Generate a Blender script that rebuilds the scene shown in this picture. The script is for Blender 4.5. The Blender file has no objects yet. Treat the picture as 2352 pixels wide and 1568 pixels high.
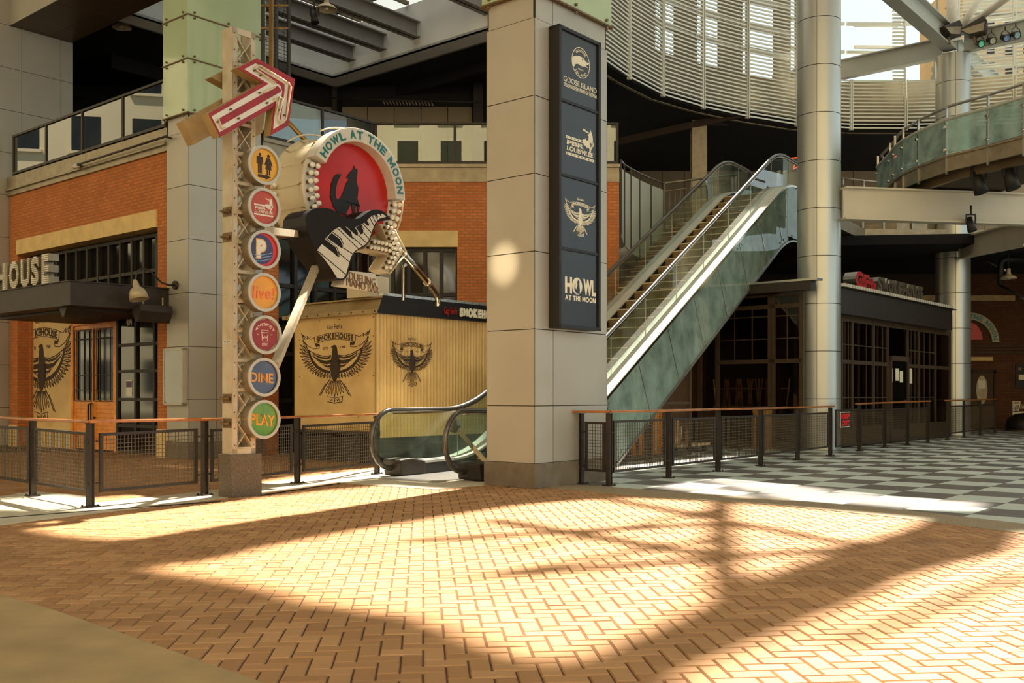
import bpy, bmesh, math, random
from math import sin, cos, pi, radians as R, sqrt, atan2
from mathutils import Vector, Matrix
random.seed(4)
SC = bpy.context.scene
COL = SC.collection
# camera constants (image 2352 x 1568): a level 35 mm view with a little vertical shift
F = 2290.0; CX = 1176.0; HY = 906.0; CH = 1.33

def W(px, py, d):
    return Vector(((px-CX)/F*d, d, CH-(py-HY)/F*d))
def G(px, py):
    d = CH*F/(py-HY)
    return ((px-CX)/F*d, d)
def zat(py, d):
    return CH-(py-HY)/F*d

TH = R(39.9)
U = (sin(TH), cos(TH))          # one street-grid direction: back to the right
V = (-cos(TH), sin(TH))         # the other: back to the left
MV = (cos(TH), -sin(TH))

class Fr:
    """vertical plane frame: t along T, n towards the viewer side, z up"""
    def __init__(s, o, T):
        l = sqrt(T[0]**2+T[1]**2)
        s.o = (o[0], o[1]); s.T = (T[0]/l, T[1]/l); s.N = (s.T[1], -s.T[0])
    def P(s, t, n, z):
        return Vector((s.o[0]+t*s.T[0]+n*s.N[0], s.o[1]+t*s.T[1]+n*s.N[1], z))
    def hit(s, px, py, n=0.0):
        rx = (px-CX)/F
        ox = s.o[0]+n*s.N[0]; oy = s.o[1]+n*s.N[1]
        t = (rx*oy-ox)/(s.T[0]-rx*s.T[1])
        return t, CH-(py-HY)/F*(oy+t*s.T[1])
    def t(s, px, n=0.0):
        return s.hit(px, 0, n)[0]
    def sh(s, t, n=0.0):
        p = s.P(t, n, 0); return Fr((p.x, p.y), s.T)
    def hits(s, pts, n=0.0, off=(0, 0), k=1.0):
        return [s.hit(off[0]+x*k, off[1]+y*k, n) for x, y in pts]
WORLD = Fr((0, 0), (1, 0))      # N = (0,-1)

SPLIT = {'corner_trim', 'neon_tube', 'divider_bar', 'glass_joint', 'star_print', 'bolt', 'rivet', 'pane_bolt', 'hanger_rod', 'tube_holder', 'glass_clamp', 'security_bar'}
class MB:
    def __init__(s):
        s.v = []; s.f = []; s.uv = []; s.sm = []
    def face(s, pts, uvs=None, sm=False):
        b = len(s.v); s.v += [tuple(p) for p in pts]
        s.f.append(list(range(b, b+len(pts))))
        s.uv.append(uvs if uvs else [(p[0], p[2]) for p in pts]); s.sm.append(sm)
    def raw(s, verts, faces, sm=False, uvs=None):
        b = len(s.v); s.v += [tuple(p) for p in verts]
        for i, f in enumerate(faces):
            s.f.append([b+j for j in f])
            s.uv.append(uvs[i] if uvs else [(verts[j][0], verts[j][2]) for j in f]); s.sm.append(sm)
    def box(s, fr, t0, t1, n0, n1, z0, z1):
        P = fr.P
        c = [(t0, n0, z0), (t1, n0, z0), (t1, n1, z0), (t0, n1, z0), (t0, n0, z1), (t1, n0, z1), (t1, n1, z1), (t0, n1, z1)]
        F6 = [((3, 2, 6, 7), 0), ((1, 0, 4, 5), 0), ((0, 3, 7, 4), 1), ((2, 1, 5, 6), 1), ((7, 6, 5, 4), 2), ((0, 1, 2, 3), 2)]
        vs = [P(*q) for q in c]; uvs = []
        for f, m in F6:
            uvs.append([((c[j][0], c[j][2]) if m == 0 else (c[j][1], c[j][2]) if m == 1 else (c[j][0], c[j][1])) for j in f])
        s.raw(vs, [f for f, m in F6], False, uvs)
    def hexa(s, p):
        s.raw(p, [(0, 3, 2, 1), (4, 5, 6, 7), (0, 1, 5, 4), (1, 2, 6, 5), (2, 3, 7, 6), (3, 0, 4, 7)])
    def poly(s, fr, pts, n0, n1):
        """prism of a (t,z) outline between n0 and n1"""
        k = len(pts)
        a = [fr.P(t, n1, z) for t, z in pts]; b = [fr.P(t, n0, z) for t, z in pts]
        fs = [list(range(k)), list(range(2*k-1, k-1, -1))]
        us = [[pts[j] for j in fs[0]], [pts[j-k] for j in fs[1]]]
        L = 0
        for i in range(k):
            j = (i+1) % k
            fs.append([i, i+k, j+k, j]); us.append([(L, 0), (L, n1-n0), (L+1, n1-n0), (L+1, 0)])
        s.raw(a+b, fs, False, us)
    def flat(s, pts, z0, z1):
        """horizontal prism of an (x,y) outline"""
        k = len(pts)
        a = [(x, y, z1) for x, y in pts]; b = [(x, y, z0) for x, y in pts]
        fs = [list(range(k)), list(range(2*k-1, k-1, -1))]
        us = [[pts[j] for j in fs[0]], [pts[j-k] for j in fs[1]]]
        for i in range(k):
            j = (i+1) % k
            fs.append([i, i+k, j+k, j]); us.append([(0, 0)]*4)
        s.raw(a+b, fs, False, us)
    def tube(s, pts, r, seg=8, sm=True, flatten=None):
        pts = [Vector(p) for p in pts]; n = len(pts)
        rs = r if isinstance(r, (list, tuple)) else [r]*n
        rings = []; prev = None
        for i, p in enumerate(pts):
            d = (pts[min(i+1, n-1)]-pts[max(i-1, 0)])
            if d.length < 1e-9: d = Vector((0, 0, 1))
            d.normalize()
            if prev is None:
                a = Vector((0, 0, 1)) if abs(d.z) < .9 else Vector((1, 0, 0))
                e = d.cross(a).normalized()
            else:
                e = (prev-d*prev.dot(d)).normalized()
            prev = e; g = d.cross(e)
            rings.append([p+(e*cos(2*pi*k/seg)+g*sin(2*pi*k/seg))*rs[i] for k in range(seg)])
        vs = [q for rg in rings for q in rg]; fs = []
        for i in range(n-1):
            for k in range(seg):
                k2 = (k+1) % seg
                fs.append((i*seg+k, i*seg+k2, (i+1)*seg+k2, (i+1)*seg+k))
        s.raw(vs, fs, sm)
        s.raw(rings[0], [list(range(seg-1, -1, -1))]); s.raw(rings[-1], [list(range(seg))])
    def cyl(s, a, b, r, seg=16, r2=None, sm=True):
        s.tube([a, b], [r, r if r2 is None else r2], seg, sm)
    def bar(s, a, b, w, h, up=(0, 0, 1)):
        """rectangular bar from a to b, w wide sideways, h deep along up"""
        a = Vector(a); b = Vector(b); d = (b-a).normalized(); up = Vector(up)
        e = d.cross(up)
        if e.length < 1e-6: e = d.cross(Vector((1, 0, 0)))
        e.normalize(); g = e.cross(d).normalized()
        e = e*w/2; g = g*h/2
        s.hexa([a-e-g, a+e-g, a+e+g, a-e+g, b-e-g, b+e-g, b+e+g, b-e+g])
    def lathe(s, c, ax, prof, seg=20, sm=True, a0=0, a1=2*pi):
        c = Vector(c); ax = Vector(ax).normalized()
        e = ax.orthogonal().normalized(); g = ax.cross(e)
        full = abs(a1-a0-2*pi) < 1e-6; m = seg if full else seg+1
        vs = []
        for r, h in prof:
            for k in range(m):
                th = a0+(a1-a0)*k/seg
                vs.append(c+ax*h+(e*cos(th)+g*sin(th))*r)
        fs = []
        for i in range(len(prof)-1):
            for k in range(seg):
                k2 = (k+1) % m
                fs.append((i*m+k, i*m+k2, (i+1)*m+k2, (i+1)*m+k))
        s.raw(vs, fs, sm)
    def sphere(s, c, r, seg=10, rings=7):
        s.lathe(c, (0, 0, 1), [(max(1e-4, r*sin(pi*i/rings)), -r*cos(pi*i/rings)) for i in range(rings+1)], seg)
    def ring(s, fr, cx, cz, r0, r1, n0, n1, a0=0, a1=360, seg=48, zs=1.0):
        """flat ring sector in a frame"""
        full = abs(a1-a0) >= 359.9
        m = seg if full else seg+1
        A = [R(a0+(a1-a0)*k/seg) for k in range(m)]
        vs = []
        for n in (n0, n1):
            for r in (r0, r1):
                vs += [fr.P(cx+r*cos(a), n, cz+r*sin(a)*zs) for a in A]
        fs = []
        for k in range(seg):
            j = (k+1) % m
            q = lambda g, i: g*m+i
            fs += [(q(0, k), q(0, j), q(1, j), q(1, k)), (q(2, k), q(3, k), q(3, j), q(2, j)),
                   (q(1, k), q(1, j), q(3, j), q(3, k)), (q(0, k), q(2, k), q(2, j), q(0, j))]
        if not full:
            for i in (0, m-1):
                fs.append((i, m+i, 3*m+i, 2*m+i))
        s.raw(vs, fs)
    def disc(s, fr, cx, cz, r, n0, n1, seg=48, zs=1.0):
        s.poly(fr, [(cx+r*cos(2*pi*k/seg), cz+r*sin(2*pi*k/seg)*zs) for k in range(seg)], n0, n1)
    def parts(s):
        """connected pieces, touching corners counted as joined"""
        key = {}; par = list(range(len(s.v)))
        def find(i):
            while par[i] != i: par[i] = par[par[i]]; i = par[i]
            return i
        for i, p in enumerate(s.v):
            k = (round(p[0], 4), round(p[1], 4), round(p[2], 4))
            if k in key: par[find(i)] = find(key[k])
            else: key[k] = i
        for f in s.f:
            for j in f[1:]: par[find(j)] = find(f[0])
        g = {}
        for i, f in enumerate(s.f): g.setdefault(find(f[0]), []).append(i)
        out = []
        for fs in g.values():
            m = MB(); mp = {}
            for i in fs:
                q = []
                for j in s.f[i]:
                    if j not in mp: mp[j] = len(m.v); m.v.append(s.v[j])
                    q.append(mp[j])
                m.f.append(q); m.uv.append(s.uv[i]); m.sm.append(s.sm[i])
            out.append(m)
        return out
    def build(s, name, mat, parent=None, bevel=0.0, recalc=True, **kw):
        if parent is not None and name in SPLIT:
            ps = s.parts()
            if 1 < len(ps) <= 90:
                return [p.build1(name, mat, parent, bevel, recalc, **kw) for p in ps][0]
        return s.build1(name, mat, parent, bevel, recalc, **kw)
    def build1(s, name, mat, parent=None, bevel=0.0, recalc=True, **kw):
        me = bpy.data.meshes.new(name)
        base = Vector((0, 0, 0))
        o = bpy.data.objects.new(name, me)
        if parent is not None:
            q = parent
            while q is not None:
                base = base+q.location; q = q.parent
            o.parent = parent
        elif s.v:
            xs = [p[0] for p in s.v]; ys = [p[1] for p in s.v]; zs = [p[2] for p in s.v]
            base = Vector(((min(xs)+max(xs))/2, (min(ys)+max(ys))/2, min(zs))); o.location = base
        me.from_pydata([(p[0]-base.x, p[1]-base.y, p[2]-base.z) for p in s.v], [], s.f)
        ul = me.uv_layers.new(name='uv'); k = 0
        for i, f in enumerate(s.f):
            for j in range(len(f)):
                ul.data[k].uv = s.uv[i][j]; k += 1
        me.polygons.foreach_set('use_smooth', s.sm)
        if recalc:
            bm = bmesh.new(); bm.from_mesh(me)
            bmesh.ops.remove_doubles(bm, verts=bm.verts, dist=1e-5)
            bmesh.ops.recalc_face_normals(bm, faces=bm.faces); bm.to_mesh(me); bm.free()
        me.update()
        if mat is not None: me.materials.append(mat)
        if bevel:
            b = o.modifiers.new('bevel', 'BEVEL'); b.width = bevel; b.segments = 2; b.limit_method = 'ANGLE'
        COL.objects.link(o)
        for k2, v2 in kw.items(): o[k2] = v2
        return o

def thing(name, label, cat, loc, group=None):
    o = bpy.data.objects.new(name, None); COL.objects.link(o)
    o.location = loc; o['label'] = label; o['category'] = cat; o.empty_display_size = .2
    if group: o['group'] = group
    return o
def tag(o, label, cat, group=None):
    o['label'] = label; o['category'] = cat
    if group: o['group'] = group
    return o
def struct(o, label=None):
    o['kind'] = 'structure'
    if label: o['label'] = label
    return o
def dup(root, loc, label=None, rz=None):
    r = root.copy(); COL.objects.link(r); r.location = loc
    if rz is not None: r.rotation_euler = (0, 0, rz)
    if label: r['label'] = label
    for ch in list(root.children):
        c = ch.copy(); c.parent = r; COL.objects.link(c)
        for g in list(ch.children):
            d = g.copy(); d.parent = c; COL.objects.link(d)
    return r

# ---- lettering -------------------------------------------------------------
def glyphs(txt, bold=0.0, space=1.0):
    if 'M' in txt and bold > 0:                # the font's own M breaks when thickened: lay these out letter by letter
        vs = []; fs = []; x = 0.0
        for c in txt:
            if c == ' ': x += .3; continue
            if c == 'M':
                b = bold
                v = [(0, 0), (0, .7), (.15+b, .7), (.38, .3+b), (.61-b, .7), (.76, .7), (.76, 0), (.64-b, 0), (.64-b, .46), (.42, .1), (.34, .1), (.12+b, .46), (.12+b, 0)]
                f = [[0, 12, 11, 1], [1, 11, 2], [11, 10, 3, 2], [10, 9, 3], [9, 8, 4, 3], [8, 5, 4], [8, 7, 6, 5]]
                v = [(p[0], p[1], 0) for p in v]
            else: v, f = glyphs(c, bold, space)
            xa = min(p[0] for p in v); n = len(vs)
            vs += [(p[0]-xa+x, p[1], p[2]) for p in v]; fs += [[n+j for j in q] for q in f]
            x += max(p[0] for p in v)-xa+.085
        return vs, fs
    cu = bpy.data.curves.new('t', 'FONT'); cu.body = txt; cu.size = 1.0; cu.offset = bold
    cu.resolution_u = 4; cu.space_character = space
    ob = bpy.data.objects.new('t', cu)
    me = bpy.data.meshes.new_from_object(ob)
    vs = [tuple(v.co) for v in me.vertices]; fs = [list(p.vertices) for p in me.polygons]
    bpy.data.objects.remove(ob); bpy.data.curves.remove(cu); bpy.data.meshes.remove(me)
    return vs, fs
def put_text(mb, fr, txt, t0, t1, z0, z1, n0, n1, bold=0.02, space=1.0, warp=None, slope=0.0, side=True):
    """text stretched to fill the (t0..t1, z0..z1) rectangle of a frame"""
    vs, fs = glyphs(txt, bold, space)
    xa = min(v[0] for v in vs); xb = max(v[0] for v in vs); ya = min(v[1] for v in vs); yb = max(v[1] for v in vs)
    m = len(vs); out = []
    for n in (n1, n0):
        for v in vs:
            a = (v[0]-xa)/(xb-xa); b = (v[1]-ya)/(yb-ya)
            t = t0+(t1-t0)*a; z = z0+(z1-z0)*b+slope*(t-t0)
            if warp: t, z = warp(a, b, t, z)
            out.append(fr.P(t, n, z))
    ff = list(fs)
    if side and abs(n1-n0) > .004:
        cnt = {}
        for f in fs:
            for i in range(len(f)):
                e = (f[i], f[(i+1) % len(f)]); cnt[e] = 1
        for (a, b) in list(cnt):
            if (b, a) not in cnt: ff.append((a, a+m, b+m, b))
    mb.raw(out, ff)
def arc_text(mb, fr, txt, cx, cz, r, h, a0, a1, n0, n1, bold=0.02, w=None, zs=1.0):
    """letters standing on a circle of radius r, from angle a0 to a1 (degrees, clockwise)"""
    k = len(txt)
    wd = [(.55 if c in 'I' else .5 if c == ' ' else 1.25 if c in 'MW' else 1.0) for c in txt]
    tot = sum(wd); acc = 0
    step = abs(R(a1-a0))*r/tot
    for i, c in enumerate(txt):
        a = R(a0+(a1-a0)*(acc+wd[i]/2)/tot); acc += wd[i]
        if c == ' ': continue
        vs, fs = glyphs(c, bold)
        xa = min(v[0] for v in vs); xb = max(v[0] for v in vs); ya = min(v[1] for v in vs); yb = max(v[1] for v in vs)
        cw = step*wd[i]*(.34 if c == 'I' else .82)
        flip = -1 if a1 > a0 else 1
        out = []; m = len(vs)
        for n in (n1, n0):
            for v in vs:
                x = ((v[0]-xa)/max(1e-6, xb-xa)-.5)*cw; y = (v[1]-ya)/(yb-ya)*h
                if flip < 0: y = y-h/2; rr = r-y; tt = -x/r
                else: rr = r+y; tt = x/r
                th = a-tt
                out.append(fr.P(cx+rr*cos(th), n, cz+rr*sin(th)*zs))
        ff = list(fs); cnt = {}
        for f in fs:
            for i2 in range(len(f)): cnt[(f[i2], f[(i2+1) % len(f)])] = 1
        for (p, q) in list(cnt):
            if (q, p) not in cnt: ff.append((p, p+m, q+m, q))
        mb.raw(out, ff)
def stroke(mb, fr, pts, w, n0, n1, closed=False):
    """flat ribbon following a (t,z) polyline"""
    k = len(pts)
    L = []; Rr = []
    for i in range(k):
        if closed: a = pts[i-1]; b = pts[(i+1) % k]
        else: a = pts[max(i-1, 0)]; b = pts[min(i+1, k-1)]
        dx = b[0]-a[0]; dz = b[1]-a[1]; l = sqrt(dx*dx+dz*dz) or 1
        ww = w[i] if isinstance(w, (list, tuple)) else w
        L.append((pts[i][0]-dz/l*ww/2, pts[i][1]+dx/l*ww/2)); Rr.append((pts[i][0]+dz/l*ww/2, pts[i][1]-dx/l*ww/2))
    for i in range(k if closed else k-1):
        j = (i+1) % k
        mb.poly(fr, [L[i], L[j], Rr[j], Rr[i]], n0, n1)

# ---- materials -------------------------------------------------------------
def lin(c):
    return tuple((x/255/12.92 if x/255 <= .04045 else ((x/255+.055)/1.055)**2.4) for x in c)+(1,)
class NT:
    def __init__(s, name):
        s.m = bpy.data.materials.new(name); s.m.use_nodes = True
        s.n = s.m.node_tree.nodes; s.l = s.m.node_tree.links
        s.b = s.n['Principled BSDF']; s.out = s.n['Material Output']
    def new(s, t, **kw):
        x = s.n.new(t)
        for k, v in kw.items(): setattr(x, k, v)
        return x
    def link(s, a, b): s.l.new(a, b)
def mat(name, rgb, rough=.5, metal=0.0, noise=.08, scale=3.0, bump=0.0, bscale=60.0, spec=.5, coat=0.0, emit=None, estr=0.0, dirt=None):
    N = NT(name); b = N.b; c = lin(rgb)
    b.inputs['Roughness'].default_value = rough; b.inputs['Metallic'].default_value = metal
    b.inputs['Specular IOR Level'].default_value = spec; b.inputs['Coat Weight'].default_value = coat
    tc = N.new('ShaderNodeTexCoord')
    if noise:
        nz = N.new('ShaderNodeTexNoise'); nz.inputs['Scale'].default_value = scale; nz.inputs['Detail'].default_value = 6
        N.link(tc.outputs['Object'], nz.inputs['Vector'])
        rp = N.new('ShaderNodeValToRGB')
        d2 = lin(dirt) if dirt else tuple(max(0, x*(1-noise*1.8)) for x in c[:3])+(1,)
        rp.color_ramp.elements[0].position = .3; rp.color_ramp.elements[1].position = .7
        rp.color_ramp.elements[0].color = d2
        rp.color_ramp.elements[1].color = tuple(min(1, x*(1+noise)) for x in c[:3])+(1,)
        N.link(nz.outputs['Fac'], rp.inputs['Fac']); N.link(rp.outputs['Color'], b.inputs['Base Color'])
    else:
        b.inputs['Base Color'].default_value = c
    if bump:
        n2 = N.new('ShaderNodeTexNoise'); n2.inputs['Scale'].default_value = bscale; n2.inputs['Detail'].default_value = 4
        N.link(tc.outputs['Object'], n2.inputs['Vector'])
        bp = N.new('ShaderNodeBump'); bp.inputs['Strength'].default_value = bump; bp.inputs['Distance'].default_value = .01
        N.link(n2.outputs['Fac'], bp.inputs['Height']); N.link(bp.outputs['Normal'], b.inputs['Normal'])
    if emit:
        b.inputs['Emission Color'].default_value = lin(emit); b.inputs['Emission Strength'].default_value = estr
    return N.m
def glass(name, tint=(235, 245, 238), diff=None, dfac=0.0, rough=0.0, refl=.09, smudge=0.0, fres=1.4):
    """thin pane: see-through with a Fresnel reflection, and if asked some dusty diffuse"""
    N = NT(name); N.n.remove(N.b)
    tr = N.new('ShaderNodeBsdfTransparent'); tr.inputs['Color'].default_value = lin(tint)
    gl = N.new('ShaderNodeBsdfGlossy'); gl.inputs['Roughness'].default_value = rough
    fr = N.new('ShaderNodeFresnel'); fr.inputs['IOR'].default_value = 1.5
    ad = N.new('ShaderNodeMath', operation='MULTIPLY_ADD'); ad.inputs[1].default_value = fres; ad.inputs[2].default_value = refl-.05
    ad.use_clamp = True
    N.link(fr.outputs['Fac'], ad.inputs[0])
    mx = N.new('ShaderNodeMixShader'); N.link(ad.outputs[0], mx.inputs['Fac'])
    base = tr.outputs[0]
    if diff:
        df = N.new('ShaderNodeBsdfDiffuse'); df.inputs['Color'].default_value = lin(diff)
        tl = N.new('ShaderNodeBsdfTranslucent'); tl.inputs['Color'].default_value = lin(diff)
        m0 = N.new('ShaderNodeMixShader'); m0.inputs['Fac'].default_value = .4
        N.link(df.outputs[0], m0.inputs[1]); N.link(tl.outputs[0], m0.inputs[2])
        m2 = N.new('ShaderNodeMixShader'); m2.inputs['Fac'].default_value = dfac
        if smudge:
            tc = N.new('ShaderNodeTexCoord'); nz = N.new('ShaderNodeTexNoise'); nz.inputs['Scale'].default_value = 2.5; nz.inputs['Detail'].default_value = 5
            N.link(tc.outputs['Object'], nz.inputs['Vector'])
            mp = N.new('ShaderNodeMapRange'); mp.inputs[1].default_value = .3; mp.inputs[2].default_value = .7
            mp.inputs[3].default_value = max(0, dfac-smudge); mp.inputs[4].default_value = min(1, dfac+smudge)
            N.link(nz.outputs['Fac'], mp.inputs[0]); N.link(mp.outputs[0], m2.inputs['Fac'])
        N.link(tr.outputs[0], m2.inputs[1]); N.link(m0.outputs[0], m2.inputs[2]); base = m2.outputs[0]
    N.link(base, mx.inputs[1]); N.link(gl.outputs[0], mx.inputs[2]); N.link(mx.outputs[0], N.out.inputs['Surface'])
    return N.m
def brickmat(name, c1, c2, mortar, bw=.2, bh=.075, ms=.01, rough=.85):
    N = NT(name); uv = N.new('ShaderNodeUVMap')
    br = N.new('ShaderNodeTexBrick'); br.inputs['Scale'].default_value = 1
    br.inputs['Brick Width'].default_value = bw; br.inputs['Row Height'].default_value = bh; br.inputs['Mortar Size'].default_value = ms
    br.inputs['Mortar Smooth'].default_value = .2
    br.inputs['Color1'].default_value = lin(c1); br.inputs['Color2'].default_value = lin(c2); br.inputs['Mortar'].default_value = lin(mortar)
    N.link(uv.outputs[0], br.inputs['Vector'])
    nz = N.new('ShaderNodeTexNoise'); nz.inputs['Scale'].default_value = 1.3; nz.inputs['Detail'].default_value = 6
    N.link(uv.outputs[0], nz.inputs['Vector'])
    mp = N.new('ShaderNodeMapRange'); mp.inputs[3].default_value = .75; mp.inputs[4].default_value = 1.2
    N.link(nz.outputs['Fac'], mp.inputs[0])
    mu = N.new('ShaderNodeVectorMath', operation='MULTIPLY'); N.link(br.outputs['Color'], mu.inputs[0]); N.link(mp.outputs[0], mu.inputs[1])
    N.link(mu.outputs[0], N.b.inputs['Base Color'])
    bp = N.new('ShaderNodeBump'); bp.inputs['Strength'].default_value = .6; bp.inputs['Distance'].default_value = .01; bp.invert = True
    N.link(br.outputs['Fac'], bp.inputs['Height']); N.link(bp.outputs['Normal'], N.b.inputs['Normal'])
    N.b.inputs['Roughness'].default_value = rough; N.b.inputs['Specular IOR Level'].default_value = .25
    return N.m

MT = {}
MT['panel'] = mat('aluminium panel', (176, 170, 156), .42, .25, .05, .8)
MT['seam'] = mat('dark joint', (40, 34, 28), .8, 0, 0)
MT['granite'] = mat('flamed granite', (104, 92, 74), .7, 0, .3, 90, .2, 200, dirt=(58, 48, 38))
MT['concrete_base'] = mat('grey concrete plinth', (120, 108, 90), .75, 0, .18, 3, .2, 120)
MT['frost'] = mat('back painted green glass', (176, 194, 158), .06, 0, .07, .7, spec=.6)
MT['bronze'] = mat('stained bracket metal', (120, 96, 62), .5, .5, .25, 20)
MT['cream'] = mat('cream painted steel', (190, 178, 156), .5, .1, .07, 4, dirt=(172, 154, 120))
MT['creamy'] = mat('cream enamel', (206, 190, 156), .4, .0, .06, 2)
MT['grey_metal'] = mat('brushed sign can', (150, 136, 112), .38, .55, .12, 5)
MT['ringmetal'] = mat('pale sign rim', (184, 176, 160), .4, .3, .05, 5)
MT['red'] = mat('red sign face', (196, 30, 22), .35, 0, .08, 2)
MT['arrowred'] = mat('weathered red enamel', (150, 18, 20), .4, 0, .14, 5)
MT['white'] = mat('white enamel', (214, 208, 194), .4, 0, .05, 6)
MT['tan'] = mat('tan sheet return', (168, 142, 96), .55, .1, .1, 5)
MT['teal'] = mat('teal lettering', (34, 118, 122), .4, 0, .03)
MT['black'] = mat('black paint', (24, 20, 17), .55, 0, .1, 5)
MT['blackgloss'] = mat('black enamel', (27, 22, 20), .5, 0, .05, 5, spec=.3)
MT['darksteel'] = mat('dark bronze steel', (52, 42, 33), .5, .2, .15, 6)
MT['darkframe'] = mat('dark window frame', (44, 35, 27), .55, .1, .1, 6)
MT['wire'] = mat('dark mesh wire', (92, 78, 58), .5, .3, .1, 9)
MT['wood'] = mat('varnished handrail', (172, 104, 48), .3, 0, .2, 6, coat=.3)
MT['doorwood'] = mat('orange stained wood', (240, 150, 54), .45, 0, .14, 5)
MT['lintel'] = mat('limestone lintel', (226, 194, 132), .8, 0, .08, 3, .1, 80)
MT['kiosk'] = mat('tan painted sheet', (222, 190, 128), .6, 0, .07, 1.2, dirt=(196, 160, 102))
MT['ink'] = mat('dark brown stencil ink', (58, 40, 24), .7, 0, .05)
MT['chrome'] = mat('polished steel', (205, 198, 182), .16, 1, 0)
MT['steel'] = mat('stainless steel', (176, 172, 164), .3, .9, .05, 4)
MT['beam'] = mat('grey painted steel beam', (176, 178, 168), .5, .1, .05, 1)
MT['beambeige'] = mat('pale painted plate girder', (200, 192, 172), .5, .05, .05, 1)
MT['bulb'] = mat('frosted bulb', (240, 232, 214), .15, 0, 0, coat=.4)
MT['socket'] = mat('bulb socket', (96, 78, 56), .5, .3, .1, 8)
MT['rubber'] = mat('glossy handrail', (96, 90, 82), .26, .6, 0, spec=.8)
MT['concrete'] = mat('worn concrete', (174, 144, 96), .85, 0, .12, 2.5, .25, 90)
MT['landing'] = mat('pale concrete', (206, 194, 166), .8, 0, .08, 3, .1, 90)
MT['dark'] = mat('dark painted ceiling', (24, 19, 19), .9, 0, .2, 1)
MT['darkbrown'] = mat('dark brown wall', (60, 44, 32), .85, 0, .12, 2)
MT['tanpanel'] = mat('tan wall panel', (150, 130, 102), .6, 0, .06, 1)
MT['coffer'] = mat('light plaster', (214, 214, 210), .85, 0, .04, 1)
MT['soffit'] = mat('brown soffit panel', (96, 78, 56), .45, .2, .08, 1)
MT['louver'] = mat('pale louver slat', (224, 222, 206), .4, .1, .05, 1)
MT['lamp'] = mat('grey lamp enamel', (190, 172, 140), .45, .2, .1, 6)
MT['glass'] = glass('clear pane', (238, 244, 236), refl=.10)
MT['balglass'] = glass('balcony pane', (205, 216, 206), (170, 180, 165), .05, refl=.13, smudge=.04)
MT['escglass'] = glass('balustrade pane', (214, 232, 222), (176, 200, 188), .10, refl=.08, smudge=.09)
MT['sideglass'] = glass('green tinted cladding glass', (170, 190, 178), (186, 208, 194), .62, refl=.05, smudge=.2, fres=.8)
MT['bridgeglass'] = glass('dusty green bridge pane', (205, 226, 216), (206, 226, 214), .5, refl=.10, smudge=.25, fres=.9)
MT['darkglass'] = mat('dark shop glass', (16, 15, 14), .06, 0, 0, spec=.7)
MT['whitepanel'] = mat('pale frosted panel', (196, 200, 186), .35, 0, .05, 1)
MT['step'] = mat('ribbed tread metal', (142, 116, 78), .45, .5, .12, 8)
MT['nosing'] = mat('bright step nosing', (214, 196, 160), .35, .6, 0)
MT['stairbrick'] = mat('brown stair tile', (112, 76, 46), .7, 0, .12, 5)
MT['deck'] = mat('brushed deck plate', (226, 222, 208), .3, .35, .03, 2)
MT['sky'] = None
EXPO = 0.58; SKY_L = (255, 224, 168); SKY_R = (216, 236, 240); SKY_RK = 1.7; SKY_S = .55
SUN_E = 13.0; SUN_A = R(1.1); SUN_C = (255, 248, 234)
SE = R(58); SAZ = R(61)        # sun high, from the right and a little behind the escalators
SUN = (cos(SE)*cos(SAZ), cos(SE)*sin(SAZ), sin(SE))
# =========================== GROUND ===========================
def inside(p, poly):
    x, y = p; r = False; k = len(poly)
    for i in range(k):
        x1, y1 = poly[i]; x2, y2 = poly[i-1]
        if (y1 > y) != (y2 > y) and x < (x2-x1)*(y-y1)/(y2-y1)+x1: r = not r
    return r
def gp(*pts): return [G(x, y) for x, y in pts]

# mortar bed under everything
bed = MB(); bed.flat([(-40, -12), (40, -12), (40, 60), (-40, 60)], -.2, -.009)
def bedmat():
    N = NT('sand joint and bed'); N.b.inputs['Base Color'].default_value = lin((96, 66, 42)); N.b.inputs['Roughness'].default_value = .95
    return N.m
struct(bed.build('floor', bedmat(), recalc=False), 'ground bed under the paving')

conc = [G(-10, 1364), G(120, 1400), G(300, 1462), G(480, 1525), G(605, 1568)]
conc_poly = conc+[(conc[-1][0]+1.9, 1.5), (-9, 1.5), (-9, conc[0][1]+.35)]
slab = MB(); slab.flat(conc_poly, -.05, .004)
struct(slab.build('floor', MT['concrete'], recalc=False), 'worn concrete slab in the near left corner')

border_in = gp((1116, 1114), (1242, 1119), (1457, 1139), (1789, 1160), (2070, 1190), (2352, 1226), (2700, 1290))
border_out = gp((1116, 1104), (1242, 1110), (1399, 1118), (1500, 1126), (1789, 1146), (2070, 1171), (2352, 1203), (2700, 1258))
bs = MB(); bs.flat(border_in+border_out[::-1], -.05, .005)
def spkl():
    N = NT('speckled granite kerb'); tc = N.new('ShaderNodeTexCoord')
    nz = N.new('ShaderNodeTexNoise'); nz.inputs['Scale'].default_value = 140
    rp = N.new('ShaderNodeValToRGB'); rp.color_ramp.elements[0].position = .4; rp.color_ramp.elements[1].position = .6
    rp.color_ramp.elements[0].color = lin((116, 96, 70)); rp.color_ramp.elements[1].color = lin((186, 164, 128))
    N.link(tc.outputs['Object'], nz.inputs['Vector']); N.link(nz.outputs['Fac'], rp.inputs['Fac']); N.link(rp.outputs['Color'], N.b.inputs['Base Color'])
    N.b.inputs['Roughness'].default_value = .7
    return N.m
MT['speckle'] = spkl()
struct(bs.build('trim_1', MT['speckle'], recalc=False), 'speckled granite border between bricks and tiles')

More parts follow.
